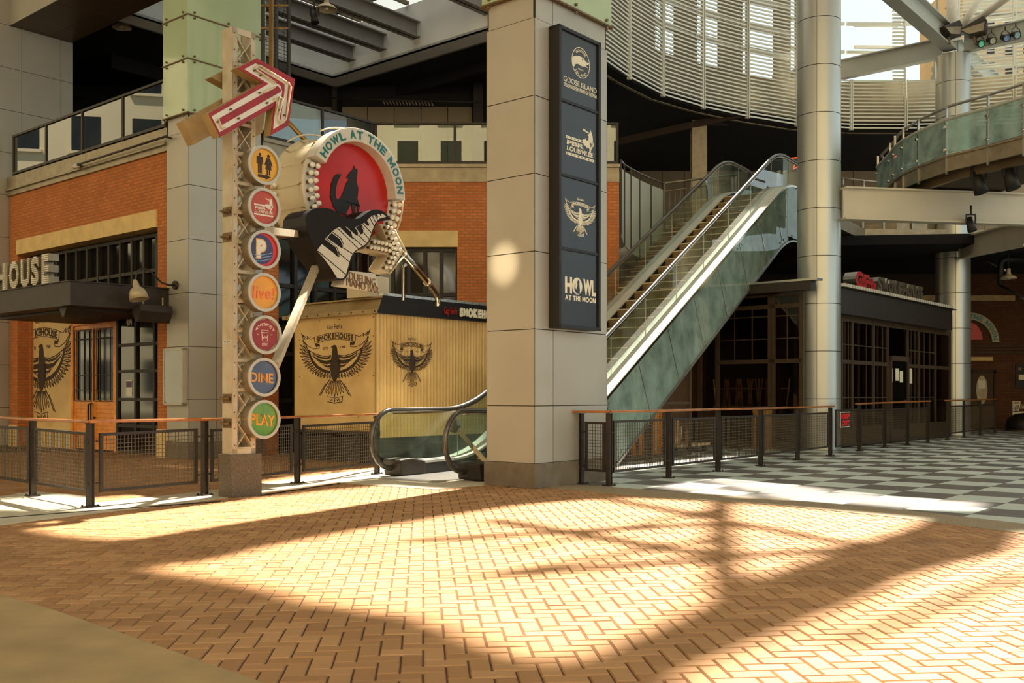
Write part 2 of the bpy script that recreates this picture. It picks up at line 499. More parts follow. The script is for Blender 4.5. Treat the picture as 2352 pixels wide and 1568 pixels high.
# chequered tiles
TS = .735; TA = (6.43, 13.81)
tile_poly = border_out+[(40, 12), (40, 60), (2.0, 60), (1.0, 18)]
def tilemat():
    N = NT('grey chequer tiles'); uv = N.new('ShaderNodeUVMap')
    sp = N.new('ShaderNodeSeparateXYZ'); N.link(uv.outputs[0], sp.inputs[0])
    fl = []; ed = []
    for ax in ('X', 'Y'):
        f = N.new('ShaderNodeMath', operation='FLOOR'); N.link(sp.outputs[ax], f.inputs[0]); fl.append(f)
        p = N.new('ShaderNodeMath', operation='PINGPONG'); p.inputs[1].default_value = .5; N.link(sp.outputs[ax], p.inputs[0])
        e = N.new('ShaderNodeMath', operation='LESS_THAN'); e.inputs[1].default_value = .006; N.link(p.outputs[0], e.inputs[0]); ed.append(e)
    ad = N.new('ShaderNodeMath', operation='ADD'); N.link(fl[0].outputs[0], ad.inputs[0]); N.link(fl[1].outputs[0], ad.inputs[1])
    pp = N.new('ShaderNodeMath', operation='PINGPONG'); pp.inputs[1].default_value = 1; N.link(ad.outputs[0], pp.inputs[0])
    mx = N.new('ShaderNodeMix', data_type='RGBA'); N.link(pp.outputs[0], mx.inputs['Factor'])
    mx.inputs['A'].default_value = lin((218, 224, 210)); mx.inputs['B'].default_value = lin((120, 112, 104))
    em = N.new('ShaderNodeMath', operation='MAXIMUM'); N.link(ed[0].outputs[0], em.inputs[0]); N.link(ed[1].outputs[0], em.inputs[1])
    m2 = N.new('ShaderNodeMix', data_type='RGBA'); N.link(em.outputs[0], m2.inputs['Factor']); N.link(mx.outputs['Result'], m2.inputs['A'])
    m2.inputs['B'].default_value = lin((92, 84, 72))
    wn = N.new('ShaderNodeTexWhiteNoise', noise_dimensions='2D')
    cv = N.new('ShaderNodeCombineXYZ'); N.link(fl[0].outputs[0], cv.inputs[0]); N.link(fl[1].outputs[0], cv.inputs[1]); N.link(cv.outputs[0], wn.inputs['Vector'])
    nz = N.new('ShaderNodeTexNoise'); nz.inputs['Scale'].default_value = 2.2; nz.inputs['Detail'].default_value = 6; N.link(uv.outputs[0], nz.inputs['Vector'])
    s2 = N.new('ShaderNodeMath', operation='ADD'); N.link(wn.outputs['Value'], s2.inputs[0]); N.link(nz.outputs['Fac'], s2.inputs[1])
    mp = N.new('ShaderNodeMapRange'); mp.inputs[1].default_value = .2; mp.inputs[2].default_value = 1.8; mp.inputs[3].default_value = .84; mp.inputs[4].default_value = 1.1
    N.link(s2.outputs[0], mp.inputs[0])
    mu = N.new('ShaderNodeVectorMath', operation='MULTIPLY'); N.link(m2.outputs['Result'], mu.inputs[0]); N.link(mp.outputs[0], mu.inputs[1])
    N.link(mu.outputs[0], N.b.inputs['Base Color']); N.b.inputs['Roughness'].default_value = .42
    return N.m
tl = MB(); k = len(tile_poly)
def tuv(p):
    dx, dy = p[0]-TA[0], p[1]-TA[1]
    return ((dx*U[0]+dy*U[1])/TS+100, (dx*MV[0]+dy*MV[1])/TS+100)
tl.raw([(x, y, .003) for x, y in tile_poly], [list(range(k))], False, [[tuv(p) for p in tile_poly]])
struct(tl.build('floor', tilemat(), recalc=False), 'grey chequered tile floor on the right')

# landing plate in front of the escalator, pale strip under the left railing
plate = gp((775, 1108), (905, 1118), (999, 1124), (1120, 1113), (1200, 1085), (1290, 1050), (1000, 1052), (900, 1075))
lp = MB(); lp.flat(plate, -.05, .006); struct(lp.build('floor', MT['landing'], recalc=False), 'pale landing slab at the foot of the escalator')
strip = gp((-60, 1150), (80, 1128), (205, 1140), (207, 1156), (470, 1128), (700, 1096), (905, 1070), (880, 1092), (780, 1107), (690, 1120), (470, 1150), (210, 1180), (60, 1198), (-60, 1215))
sp_ = MB(); sp_.flat(strip, -.05, .0055); struct(sp_.build('trim_2', MT['landing'], recalc=False), 'pale concrete strip under the left railing')
dr = MB()
for (a, b) in (((0, 1190), (505, 1152)), ((600, 1138), (780, 1110))):
    p = G(*a); q = G(*b); dr.bar((p[0], p[1], .006), (q[0], q[1], .006), .05, .006)
struct(dr.build('trim_3', MT['seam']), 'dark drain slot along the pale strip')

# herringbone pavers: every brick is a small bevelled block
PW = .1115
ba = TH-pi/4; BX = (cos(ba), -sin(ba)); BY = (sin(ba), cos(ba))
skip = [conc_poly, tile_poly, border_in+border_out[::-1], plate, strip]
pv = MB(); g = .0035; c = .007
def brick(ix, iy, lx, ly):
    cx = (ix+lx/2)*PW; cy = (iy+ly/2)*PW
    X = cx*BX[0]+cy*BY[0]; Y = cx*BX[1]+cy*BY[1]
    if Y < 2.6 or Y > 23 or X > .62*Y+1.6 or X < -.66*Y-1.2: return
    if Y > 16.5 and X > -1.5: return
    hx = lx*PW/2-g; hy = ly*PW/2-g
    cs = [(X+sx*hx*BX[0]+sy*hy*BY[0], Y+sx*hx*BX[1]+sy*hy*BY[1]) for sx, sy in ((-1, -1), (1, -1), (1, 1), (-1, 1))]
    for s_ in skip:
        if all(inside(q, s_) for q in cs): return
    dz = random.uniform(-.0015, .0012); tx = random.uniform(-.008, .008); ty = random.uniform(-.008, .008)
    vs = []
    for e, z in ((0, -.0095), (c, 0)):
        for sx, sy in ((-1, -1), (1, -1), (1, 1), (-1, 1)):
            x = sx*(hx-e); y = sy*(hy-e)
            vs.append((X+x*BX[0]+y*BY[0], Y+x*BX[1]+y*BY[1], z+dz+(x*tx+y*ty if e else 0)))
    pv.raw(vs, [(4, 5, 6, 7), (0, 1, 5, 4), (1, 2, 6, 5), (2, 3, 7, 6), (3, 0, 4, 7)])
for iy in range(-40, 240):
    for ix in range(-190, 170):
        m = (ix-iy) % 4
        if m == 0: brick(ix, iy, 2, 1)
        elif m == 3: brick(ix, iy, 1, 2)
def pavemat():
    N = NT('clay herringbone paver'); ge = N.new('ShaderNodeNewGeometry'); tc = N.new('ShaderNodeTexCoord')
    rp = N.new('ShaderNodeValToRGB'); e = rp.color_ramp.elements
    e[0].position = 0; e[0].color = lin((162, 116, 72)); e[1].position = 1; e[1].color = lin((188, 140, 92))
    q = e.new(.5); q.color = lin((176, 129, 82))
    N.link(ge.outputs['Random Per Island'], rp.inputs['Fac'])
    nz = N.new('ShaderNodeTexNoise'); nz.inputs['Scale'].default_value = 1.1; nz.inputs['Detail'].default_value = 8; N.link(tc.outputs['Object'], nz.inputs['Vector'])
    mp = N.new('ShaderNodeMapRange'); mp.inputs[1].default_value = .3; mp.inputs[2].default_value = .7; mp.inputs[3].default_value = .86; mp.inputs[4].default_value = 1.1
    N.link(nz.outputs['Fac'], mp.inputs[0])
    mu = N.new('ShaderNodeVectorMath', operation='MULTIPLY'); N.link(rp.outputs['Color'], mu.inputs[0]); N.link(mp.outputs[0], mu.inputs[1])
    N.link(mu.outputs[0], N.b.inputs['Base Color']); N.b.inputs['Roughness'].default_value = .6; N.b.inputs['Specular IOR Level'].default_value = .4
    n2 = N.new('ShaderNodeTexNoise'); n2.inputs['Scale'].default_value = 160; N.link(tc.outputs['Object'], n2.inputs['Vector'])
    bp = N.new('ShaderNodeBump'); bp.inputs['Strength'].default_value = .25; bp.inputs['Distance'].default_value = .004
    N.link(n2.outputs['Fac'], bp.inputs['Height']); N.link(bp.outputs['Normal'], N.b.inputs['Normal'])
    return N.m
struct(pv.build('floor', pavemat(), recalc=False), 'herringbone brick paving')

# =========================== SQUARE PILLARS ===========================
def joints(zs): return list(zip(zs[:-1], zs[1:]))
def square_pillar(px, d, w_u, w_v, seams_u, zs, base_h, glass_z, label, tophi):
    o = ((px-CX)/F*d, d)
    root = thing('square_pillar', label, 'pillar', (o[0]+(U[0]*w_u+V[0]*w_v)/2, o[1]+(U[1]*w_u+V[1]*w_v)/2, 0))
    fu = Fr(o, U)                       # right-hand face, n outwards; depth runs to n=-w_v
    b = MB(); b.box(fu, -.03, w_u+.03, -w_v-.03, .03, 0, base_h); b.build('plinth', MT['concrete_base'], root, .008)
    core = MB(); core.box(fu, .012, w_u-.012, -w_v+.012, -.012, base_h, glass_z); core.build('dark_joint_backing', MT['seam'], root)
    pn = MB(); g = .006
    for z0, z1 in joints(zs):
        ins = .035 if z1 >= glass_z-.02 else 0
        us = [0]+seams_u+[w_u]
        for a, c_ in zip(us[:-1], us[1:]):
            for n0, n1 in ((-.011, -ins), (-w_v+ins, -w_v+.011)):
                pn.box(fu, a+g*(a > 0)+(ins if a == 0 else 0), c_-g*(c_ < w_u)-(ins if c_ == w_u else 0), n0, n1, z0+g, z1-g)
        for a, c_ in ((0+ins, .011), (w_u-.011, w_u-ins)):
            pn.box(fu, a, c_, -w_v+ins, -ins, z0+g, z1-g)
    pn.build('panel_cladding', MT['panel'], root)
    # frosted glass casing above, with stained clip rails
    gl = MB(); zz = glass_z
    zl = [glass_z]+tophi
    for z0, z1 in joints(zl):
        gl.box(fu, -.05, w_u+.05, -w_v-.05, .05, z0+.008, z1-.008)
    gl.build('glass_casing', MT['frost'], root)
    cl = MB()
    for z in zl[:-1]:
        cl.box(fu, -.07, w_u+.07, -w_v-.07, .07, z-.02, z+.006)
        for t in (.1, w_u/2, w_u-.1):
            for dz in (-.06, .06):
                p = fu.P(t, .05, z+dz+.0); q = fu.P(t, .085, z+dz); cl.cyl(p, q, .022, 8)
        for n in (-.1, -w_v+.1):
            for dz in (-.06, .06):
                p = fu.P(-.05, n, z+dz); q = fu.P(-.085, n, z+dz); cl.cyl(p, q, .022, 8)
    cl.build('clip_rail', MT['bronze'], root)
    return root, fu
d0 = CH*F/(1122-HY)
zj = [zat(y, d0) for y in (1065, 932, 755, 576, 397, 218, 39)]
ztop = zat(17, d0+.6)
PC, FUC = square_pillar(1228, d0, 1.80, .905, [FU_ for FU_ in (.43,)], zj+[ztop], zj[0], ztop, 'grey panelled square pillar in the centre carrying the black logo board', [ztop+1.35, ztop+2.7, ztop+4.05, ztop+5.4])
dL = 20.4
zjl = [.35]+[zat(y, dL) for y in (917, 795, 671, 547.6, 423)]
zgl = zat(258.6, dL)
zjl = [.35, zjl[1], zjl[2], zjl[3], zjl[4], zjl[5], zjl[5]+1.1, zgl]
PL, FUL = square_pillar(433, dL, 1.82, .82, [.66], zjl, .35, zgl, 'grey panelled square pillar behind the lattice sign tower, under green glass', [zat(135, dL), zat(34, dL), zat(-70, dL), zat(-174, dL), zat(-278, dL)])
# far left pillar block
dLL = 25.6; oLL = ((-10-CX)/F*dLL, dLL)
FLL = Fr(oLL, U)
ll = thing('square_pillar', 'grey panelled pillar cut by the left edge, behind the end of the balcony', 'pillar', (oLL[0]-.5, oLL[1]+1.3, 0))
wLL = FLL.t(168)
cb = MB(); cb.box(FLL, .01, wLL-.01, -1.2, -.012, 0, 13); cb.build('dark_joint_backing', MT['seam'], ll)
pn = MB(); z = zat(151, FLL.P(FLL.t(0), 0, 0).y); zz = [z+1.1*k for k in range(-9, 3)]; zz[0] = max(.02, zz[0])
ts = [0, FLL.t(50), FLL.t(140), wLL]
for z0, z1 in joints(zz):
    for a, c_ in zip(ts[:-1], ts[1:]): pn.box(FLL, a+.006, c_-.006, -.011, 0, z0+.006, z1-.006)
    pn.box(FLL, -.0, .011, -1.2, 0, z0+.006, z1-.006)
pn.build('panel_cladding', MT['panel'], ll)
FW0 = Fr((oLL[0]-U[0]*.02, oLL[1]-U[1]*.02), MV); m = MB(); m.box(FW0, -16, -1.25, -1.2, -.1, 0, 13); struct(m.build('wall_left', MT['panel']), 'panelled building wall beyond the far left pillar')

# =========================== LOGO BOARD ON THE CENTRE PILLAR ===========================
nb = .20
t0, zt = FUC.hit(1285, 54, nb); t1, _ = FUC.hit(1380, 94, nb); _, zb = FUC.hit(1285, 752, nb)
lb = thing('logo_board', 'tall black framed board of four white logos on the centre pillar', 'sign', FUC.P((t0+t1)/2, nb/2+.003, zb))
m = MB(); fw = .05
m.box(FUC, t0, t0+fw, .012, nb, zb, zt); m.box(FUC, t1-fw, t1, .012, nb, zb, zt)
m.box(FUC, t0, t1, .012, nb, zb, zb+fw); m.box(FUC, t0, t1, .012, nb, zt-fw, zt); m.box(FUC, t0, t1, .012, .03, zb, zt)
m.build('case', MT['black'], lb, .004)
MT['boardface'] = mat('satin black board', (34, 32, 31), .3, 0, .04, 3, spec=.5)
MT['cream_ink'] = mat('cream print', (226, 216, 190), .6, 0, .02)
nf = nb-.03
zc = [FUC.hit(1293, y, nf)[1] for y in (62, 230, 401, 570, 748)]
panes = []
for i in range(4):
    q = MB(); q.box(FUC, t0+fw, t1-fw, .04, nf, zc[i+1]+.02, zc[i]-.02); panes.append(q.build('board_face', MT['boardface'], lb))
q = MB()
for z in zc[1:4]: q.box(FUC, t0+fw, t1-fw, .04, nf+.02, z-.02, z+.02)
q.build('divider_bar', MT['black'], lb)
def B(px, py): return FUC.hit(px, py, nf+.004)
n0, n1 = nf, nf+.004
ink = MB(); oG = (1270, 60); kG = 120/1045
def BG(x, y): return B(oG[0]+x*kG, oG[1]+y*kG)
cG = BG(560, 735); rG = BG(560, 430)[1]-cG[1]
ink.ring(FUC, cG[0], cG[1], rG*.95, rG, n0, n1)
# goose head
gh = [BG(*p) for p in ((395, 610), (450, 592), (520, 592), (580, 620), (625, 660), (655, 710), (700, 738), (735, 738), (715, 765), (660, 790), (705, 845), (640, 806), (590, 808), (550, 785), (500, 752), (455, 755), (420, 815), (392, 760), (386, 670))]
ink.poly(FUC, gh, n0, n1)
arc_text(ink, FUC, 'GOOSE', cG[0], cG[1], rG*.68, rG*.19, 135, 45, n0, n1, .01)
arc_text(ink, FUC, 'ISLAND', cG[0], cG[1], rG*.80, rG*.17, 222, 318, n0, n1, .01)
a = BG(505, 826); b = BG(615, 856); put_text(ink, FUC, 'BEER CO.', a[0], b[0], a[1]-.026, a[1]-.004, n0, n1, .0)
a = BG(215, 1000); b = BG(875, 1290); z_ = BG(222, 985)[1]; h = z_-BG(222, 1092)[1]; zl_ = BG(224, 1124)[1]
put_text(ink, FUC, 'GOOSE ISLAND', a[0], b[0], z_-h, z_, n0, n1, .0)
a = BG(402, 1200); b = BG(715, 1340); put_text(ink, FUC, 'BEER BRIDGE', a[0], b[0], zl_-.052, zl_+.004, n0, n1, .0)
for (xa, xb) in ((222, 398), (725, 878)):
    for k_ in range(3):
        zz_ = zl_-k_*.019; ink.box(FUC, BG(xa, 0)[0], BG(xb, 0)[0], n0, n1, zz_-.009, zz_)
ink.build('logo_print', MT['cream_ink'], panes[0])
ink = MB(); eye = MB(); e_ = BG(592, 668); eye.disc(FUC, e_[0], e_[1], .014, n1, n1+.002, 12); eye.build('goose_eye', MT['black'], panes[0])
def bull_logo(mb, fr, cx, cz, w, n0, n1, star=None, zs=.62):
    """banner bars, two lines of slanted lettering and a rider on a bucking bull; w = full width"""
    k = w; q = w*zs
    sl = lambda a, b, t, z: (t+.012*k*b, z)
    mb.box(fr, cx-.5*k, cx+.08*k, n0, n1, cz+.20*q, cz+.29*q); mb.box(fr, cx+.42*k, cx+.5*k, n0, n1, cz+.20*q, cz+.29*q)
    mb.box(fr, cx-.5*k, cx+.5*k, n0, n1, cz-.35*q, cz-.26*q)
    put_text(mb, fr, 'PBR', cx-.47*k, cx+.13*k, cz+.0*q, cz+.15*q, n0, n1, .04, warp=sl)
    put_text(mb, fr, 'LOUISVILLE', cx-.47*k, cx+.47*k, cz-.2*q, cz-.04*q, n0, n1, .025, warp=sl)
    T = lambda pts: [(cx+x*k, cz+z*q) for x, z in pts]
    mb.poly(fr, T(((.08, .25), (.1, .36), (.16, .33), (.19, .4), (.22, .33), (.3, .36), (.36, .3), (.38, .18), (.36, .06), (.31, .1), (.25, .08), (.2, .13), (.13, .15), (.12, .2))), n0, n1)
    mb.poly(fr, T(((.3, .36), (.31, .5), (.27, .55), (.33, .6), (.37, .7), (.36, .78), (.41, .66), (.45, .55), (.47, .4), (.43, .27), (.38, .3))), n0, n1)
    mb.poly(fr, T(((.29, .59), (.2, .62), (.11, .64), (.09, .71), (.13, .69), (.16, .7), (.22, .66), (.32, .64))), n0, n1)
    mb.poly(fr, T(((.34, .1), (.4, .16), (.44, .22), (.47, .36), (.49, .3), (.46, .18), (.4, .06), (.38, -.1), (.37, -.18), (.34, -.12))), n0, n1)
    if star:
        for row in (.245, -.305):
            for i in range(8):
                x = cx+(-.44+i*.125)*k
                if row > 0 and i > 4: continue
                star.poly(fr, [(x+.03*k*(1 if j % 2 == 0 else .42)*sin(j*pi/5), cz+row*q+.03*q*(1 if j % 2 == 0 else .42)*cos(j*pi/5)) for j in range(10)], n1, n1+.002)
ink = MB(); st = MB(); a = B(1300, 330); b = B(1364, 330); w_ = b[0]-a[0]
bull_logo(ink, FUC, (a[0]+b[0])/2, B(1332, 340)[1], w_, n0, n1, st)
ink.build('logo_print', MT['cream_ink'], panes[1]); st.build('star_print', MT['black'], panes[1])

def eagle(mb, fr, cx, cz, w, n0, n1, clip=None, inv=False, est='ESTD', year='1968', hl=None, zs=.65):
    """spread eagle under a ribbon banner; w = wing span, cz = middle of the breast.
    hl: a second builder receiving the pale feather lines"""
    k = w; kz = w*zs
    def T(pts): return [(cx+x*k, cz+z*kz) for x, z in pts]
    def put(pts):
        q = T(pts)
        if clip is not None:
            q2 = []
            for i in range(len(q)):
                a = q[i-1]; b = q[i]
                if (a[0] < clip) != (b[0] < clip):
                    f = (clip-a[0])/(b[0]-a[0]); q2.append((clip, a[1]+(b[1]-a[1])*f))
                if b[0] >= clip: q2.append(b)
            q = q2
            if len(q) < 3: return
        mb.poly(fr, q, n0, n1)
    def line(pts, ww):
        for a, b in zip(pts[:-1], pts[1:]):
            dx, dz = b[0]-a[0], b[1]-a[1]; l = sqrt(dx*dx+dz*dz) or 1; ox, oz = -dz/l*ww/2, dx/l*ww/2
            put([(a[0]+ox, a[1]+oz), (b[0]+ox, b[1]+oz), (b[0]-ox, b[1]-oz), (a[0]-ox, a[1]-oz)])
    # body
    put([(-.045, .13), (-.04, .2), (-.03, .25), (-.055, .265), (-.03, .29), (.0, .3), (.025, .285), (.035, .24), (.045, .17), (.06, .12), (.085, .02), (.08, -.06), (.06, -.14), (.03, -.2), (0, -.24), (-.03, -.2), (-.05, -.14), (-.06, -.05), (-.06, .05)])
    for s in (-1, 1):
        # leading edge of the wing, shoulder bands
        line([(s*.05, .15), (s*.14, .135), (s*.25, .165), (s*.35, .215), (s*.40, .25)], .012)
        put([(s*.05, .145), (s*.13, .12), (s*.24, .145), (s*.33, .19), (s*.31, .165), (s*.23, .115), (s*.14, .095), (s*.06, .105)])
        put([(s*.05, .085), (s*.13, .075), (s*.21, .09), (s*.27, .13), (s*.25, .09), (s*.2, .045), (s*.12, .02), (s*.05, .03)])
        put([(s*.05, .015), (s*.11, .0), (s*.17, .02), (s*.14, -.015), (s*.05, -.025)])
        # dark band carrying the flight feathers
        bo = [(.40, .25), (.385, .16), (.34, .06), (.27, -.03), (.18, -.09), (.06, -.12)]
        bi = [(.37, .235), (.35, .16), (.305, .075), (.24, -.0), (.16, -.05), (.06, -.08)]
        for q in range(5): put([(s*bo[q][0], bo[q][1]), (s*bo[q+1][0], bo[q+1][1]), (s*bi[q+1][0], bi[q+1][1]), (s*bi[q][0], bi[q][1])])
        # fine barbs between the shoulder and the band
        for q in range(15):
            f = q/14; rx = .345-.285*f; rz = .17-.24*f**.85; rx2 = .265-.2*f; rz2 = .115-.15*f
            line([(s*rx, rz), (s*rx2, rz2)], .007)
        # outer feathers fanning round the wing: outlined, with a dark quill side
        N_ = 17
        for q in range(N_):
            f = q/(N_-1); k2_ = f*5; a = min(4, int(k2_)); w_ = k2_-a
            rx = s*(bo[a][0]+(bo[a+1][0]-bo[a][0])*w_); rz = bo[a][1]+(bo[a+1][1]-bo[a][1])*w_
            ang = R(62-150*f**.72); L = (.165-.095*f)
            dx, dz = s*cos(ang), sin(ang); ox, oz = -dz*.016, dx*.016
            m1 = (rx+dx*L*.55+ox, rz+dz*L*.55+oz); m2_ = (rx+dx*L*.55-ox, rz+dz*L*.55-oz); tip = (rx+dx*L, rz+dz*L)
            line([(rx, rz), m1, tip, m2_, (rx, rz)], .0075); put([(rx, rz), m2_, tip, (rx+dx*L*.5, rz+dz*L*.5)])
        # legs with fork and knife
        line([(s*.07, -.2), (s*.12, -.27), (s*.17, -.36), (s*.21, -.44)], .012); line([(s*.13, -.26), (s*.19, -.36), (s*.235, -.45)], .009)
    for i in range(7):
        x = (i-3)*.033; line([(x*.6, -.22), (x*1.2-.012, -.36), (x*1.25, -.40-.02*(3-abs(i-3))), (x*1.2+.014, -.36), (x*.6+.01, -.22)], .007)
    # lower ribbon
    put([(-.12, -.44), (-.09, -.45), (0, -.47), (.09, -.45), (.12, -.44), (.11, -.53), (0, -.555), (-.11, -.53), (-.105, -.52), (0, -.54), (.1, -.52), (.105, -.455), (0, -.48), (-.105, -.455)])
    line([(-.07, -.48), (-.06, -.52), (-.04, -.485), (-.03, -.52)], .008); line([(0, -.485), (0, -.53)], .012); line([(.03, -.49), (.04, -.52), (.06, -.48), (.07, -.515)], .008)
    # banner
    up = [(-.3+.6*i/12, .40+.075*cos((i-6)/6*1.25)) for i in range(13)]
    lo = [(-.29+.58*i/12, .305+.075*cos((i-6)/6*1.25)) for i in range(13)]
    line(up, .008); line(lo, .008); line([up[0], lo[0]], .008); line([up[-1], lo[-1]], .008)
    for s in (-1, 1):
        line([(s*.3, .42), (s*.36, .40), (s*.41, .45), (s*.40, .40), (s*.47, .47), (s*.44, .40), (s*.5, .5), (s*.45, .36), (s*.38, .29), (s*.3, .255), (s*.23, .26), (s*.22, .3), (s*.28, .33)], .008)
        put([(s*.22, .33), (s*.29, .32), (s*.27, .28), (s*.22, .29)])
    def wp(a, b, t, z): return t, z+.075*kz*cos((a-.5)*2.4)-.03*kz
    def txt(s_, x0, x1, z0, z1, bold, warp=None):
        if clip is not None and cx+x0*k < clip:
            fr_ = (clip-(cx+x0*k))/((x1-x0)*k); i = max(0, min(len(s_)-1, int(math.ceil(fr_*len(s_)))))
            x0 = x0+(x1-x0)*i/len(s_); s_ = s_[i:]
            if cx+x1*k <= clip or not s_.strip(): return
            off = i/(i+len(s_))
            if warp: warp = lambda a, b, t, z, o_=off: wp(o_+a*(1-o_), b, t, z)
        put_text(mb, fr, s_, cx+x0*k, cx+x1*k, cz+z0*kz, cz+z1*kz, n0, n1, bold, warp=warp)
    txt('SMOKEHOUSE', -.265, .265, .345, .425, .045, wp)
    txt("Guy Fieri's", -.105, .105, .51, .60, .01)
    if est: txt(est, -.165, -.095, .235, .275, .01); txt(year, .085, .155, .245, .285, .01)
    if hl is not None:
        for s in (-1, 1):
            for i in range(9):
                f = i/8; rx = s*(.31-.22*f); rz = .105-.13*f
                ang = R(0-70*f); dx, dz = s*cos(ang), sin(ang); ox, oz = -dz*.006, dx*.006
                q = T([(rx+ox, rz+oz), (rx+dx*.05, rz+dz*.05), (rx-ox, rz-oz)])
                if clip is None or min(p[0] for p in q) > clip: hl.poly(fr, q, n1, n1+.001)
ink = MB(); hl = MB(); a = B(1298, 500); b = B(1367, 500)
eagle(ink, FUC, (a[0]+b[0])/2, B(1332, 501)[1], b[0]-a[0], n0, n1, None, True, None, None, hl)
ink.build('logo_print', MT['cream_ink'], panes[2]); hl.build('feather_lines', MT['boardface'], panes[2])
ink = MB()
a = B(1298, 640); b = B(1314, 640); zt_ = B(1298, 634)[1]; zb_ = B(1298, 672)[1]
put_text(ink, FUC, 'H', a[0], b[0], zb_, zt_, n0, n1, .05)
c0 = B(1326, 660); ro = (zt_-zb_)*.52; ink.disc(FUC, c0[0], (zt_+zb_)/2, ro, n0, n1, 32)
a = B(1340, 650); b = B(1368, 650); put_text(ink, FUC, 'WL', a[0], b[0], zb_, zt_, n0, n1, .05)
a = B(1298, 690); b = B(1368, 690); put_text(ink, FUC, 'AT THE MOON', a[0], b[0], B(1298, 688)[1], B(1298, 676)[1], n0, n1, .04)
ink.build('logo_print', MT['cream_ink'], panes[3])
wf = MB(); x0, z0 = c0[0], (zt_+zb_)/2
wolf_s = [(-.1, -.9), (-.6, -.5), (-.55, .1), (-.35, .3), (-.45, -.1), (-.25, -.45), (0, 0), (.05, .3), (-.1, .45), (.2, .75), (.35, .9), (.4, .6), (.4, .1), (.5, -.4), (.45, -.9)]
wf.poly(FUC, [(x0+x*ro, z0+z*ro) for x, z in wolf_s], n1, n1+.002); wf.build('wolf_print', MT['boardface'], panes[3])

# =========================== LATTICE SIGN TOWER ===========================
dT = CH*F/(1143-HY); FT = Fr(((534-CX)/F*dT, dT), U)
wT = .44; lT = .27
tw = thing('lattice_tower', 'cream steel lattice sign tower on a granite block, carrying an arrow and round signs', 'sign tower', FT.P(wT/2, -lT/2, 0))
b = MB(); zb0 = zat(1044, dT); b.box(FT, -.03, wT, -lT, .02, 0, zb0); b.build('granite_block', MT['granite'], tw, .006)
zt0 = zat(60, dT); zb1 = zb0
c_ = MB()
for t in (.0, wT-.16):                         # the two channel uprights
    c_.box(FT, t, t+.075, -.02, 0, zb1, zt0); c_.box(FT, t, t+.012, -lT+.05, -.02, zb1, zt0); c_.box(FT, t, t+.075, -lT+.05, -lT+.07, zb1, zt0)
c_.box(FT, -.004, .004, -lT+.05, 0, zb1, zt0)
c_.box(FT, wT-.07, wT-.035, -.16, -.10, zb1, zt0-.1)
c_.box(FT, 0, wT-.085, -.02, 0, zt0-.08, zt0); c_.box(FT, 0, wT-.085, -.02, 0, zb1, zb1+.07)
c_.build('upright', MT['cream'], tw)
x_ = MB(); per = .36; nP = int((zt0-zb1-.15)/per); per = (zt0-zb1-.15)/nP
for i in range(nP):
    z = zb1+.07+i*per
    for nn in (-.015, -lT+.06):
        x_.bar(FT.P(.05, nn, z+.02), FT.P(wT-.13, nn, z+per-.02), .012, .058, FT.N+(0,))
        x_.bar(FT.P(.05, nn-.004, z+per-.02), FT.P(wT-.13, nn-.004, z+.02), .012, .058, FT.N+(0,))
        x_.box(FT, .05, wT-.13, nn-.008, nn+.006, z-.022, z+.022)
x_.build('lattice_bracing', MT['cream'], tw)
bo = MB()
for y in (484, 543, 915, 972):
    for dy in (0,):
        z = zat(y, dT)
        for nn in (-.05, -.14):
            bo.cyl(FT.P(-.004, nn, z), FT.P(-.09, nn, z), .014, 8); bo.cyl(FT.P(-.03, nn, z), FT.P(-.055, nn, z), .028, 6)
        bo.box(FT, -.012, -.004, -.2, -.01, z-.06, z+.06)
for k_ in range(26):
    z = zb1+.12+k_*(zt0-zb1-.2)/25
    for t in (.02, wT-.13): bo.cyl(FT.P(t+.01, 0, z), FT.P(t+.01, .008, z), .009, 6)
bo.build('bolt', MT['bronze'], tw)
lb_ = MB(); z = zat(784, dT); lb_.box(FT, -.009, -.0045, -.19, -.03, z-.02, z+.02)
lbl = lb_.build('paper_label', MT['white'], tw)
q = MB(); fq = Fr((FT.P(-.0095, -.19, 0).x, FT.P(-.0095, -.19, 0).y), MV); put_text(q, fq, '#LLZM', .015, .145, z-.013, z+.013, 0, .001, .02); q.build('lettering', MT['black'], lbl)

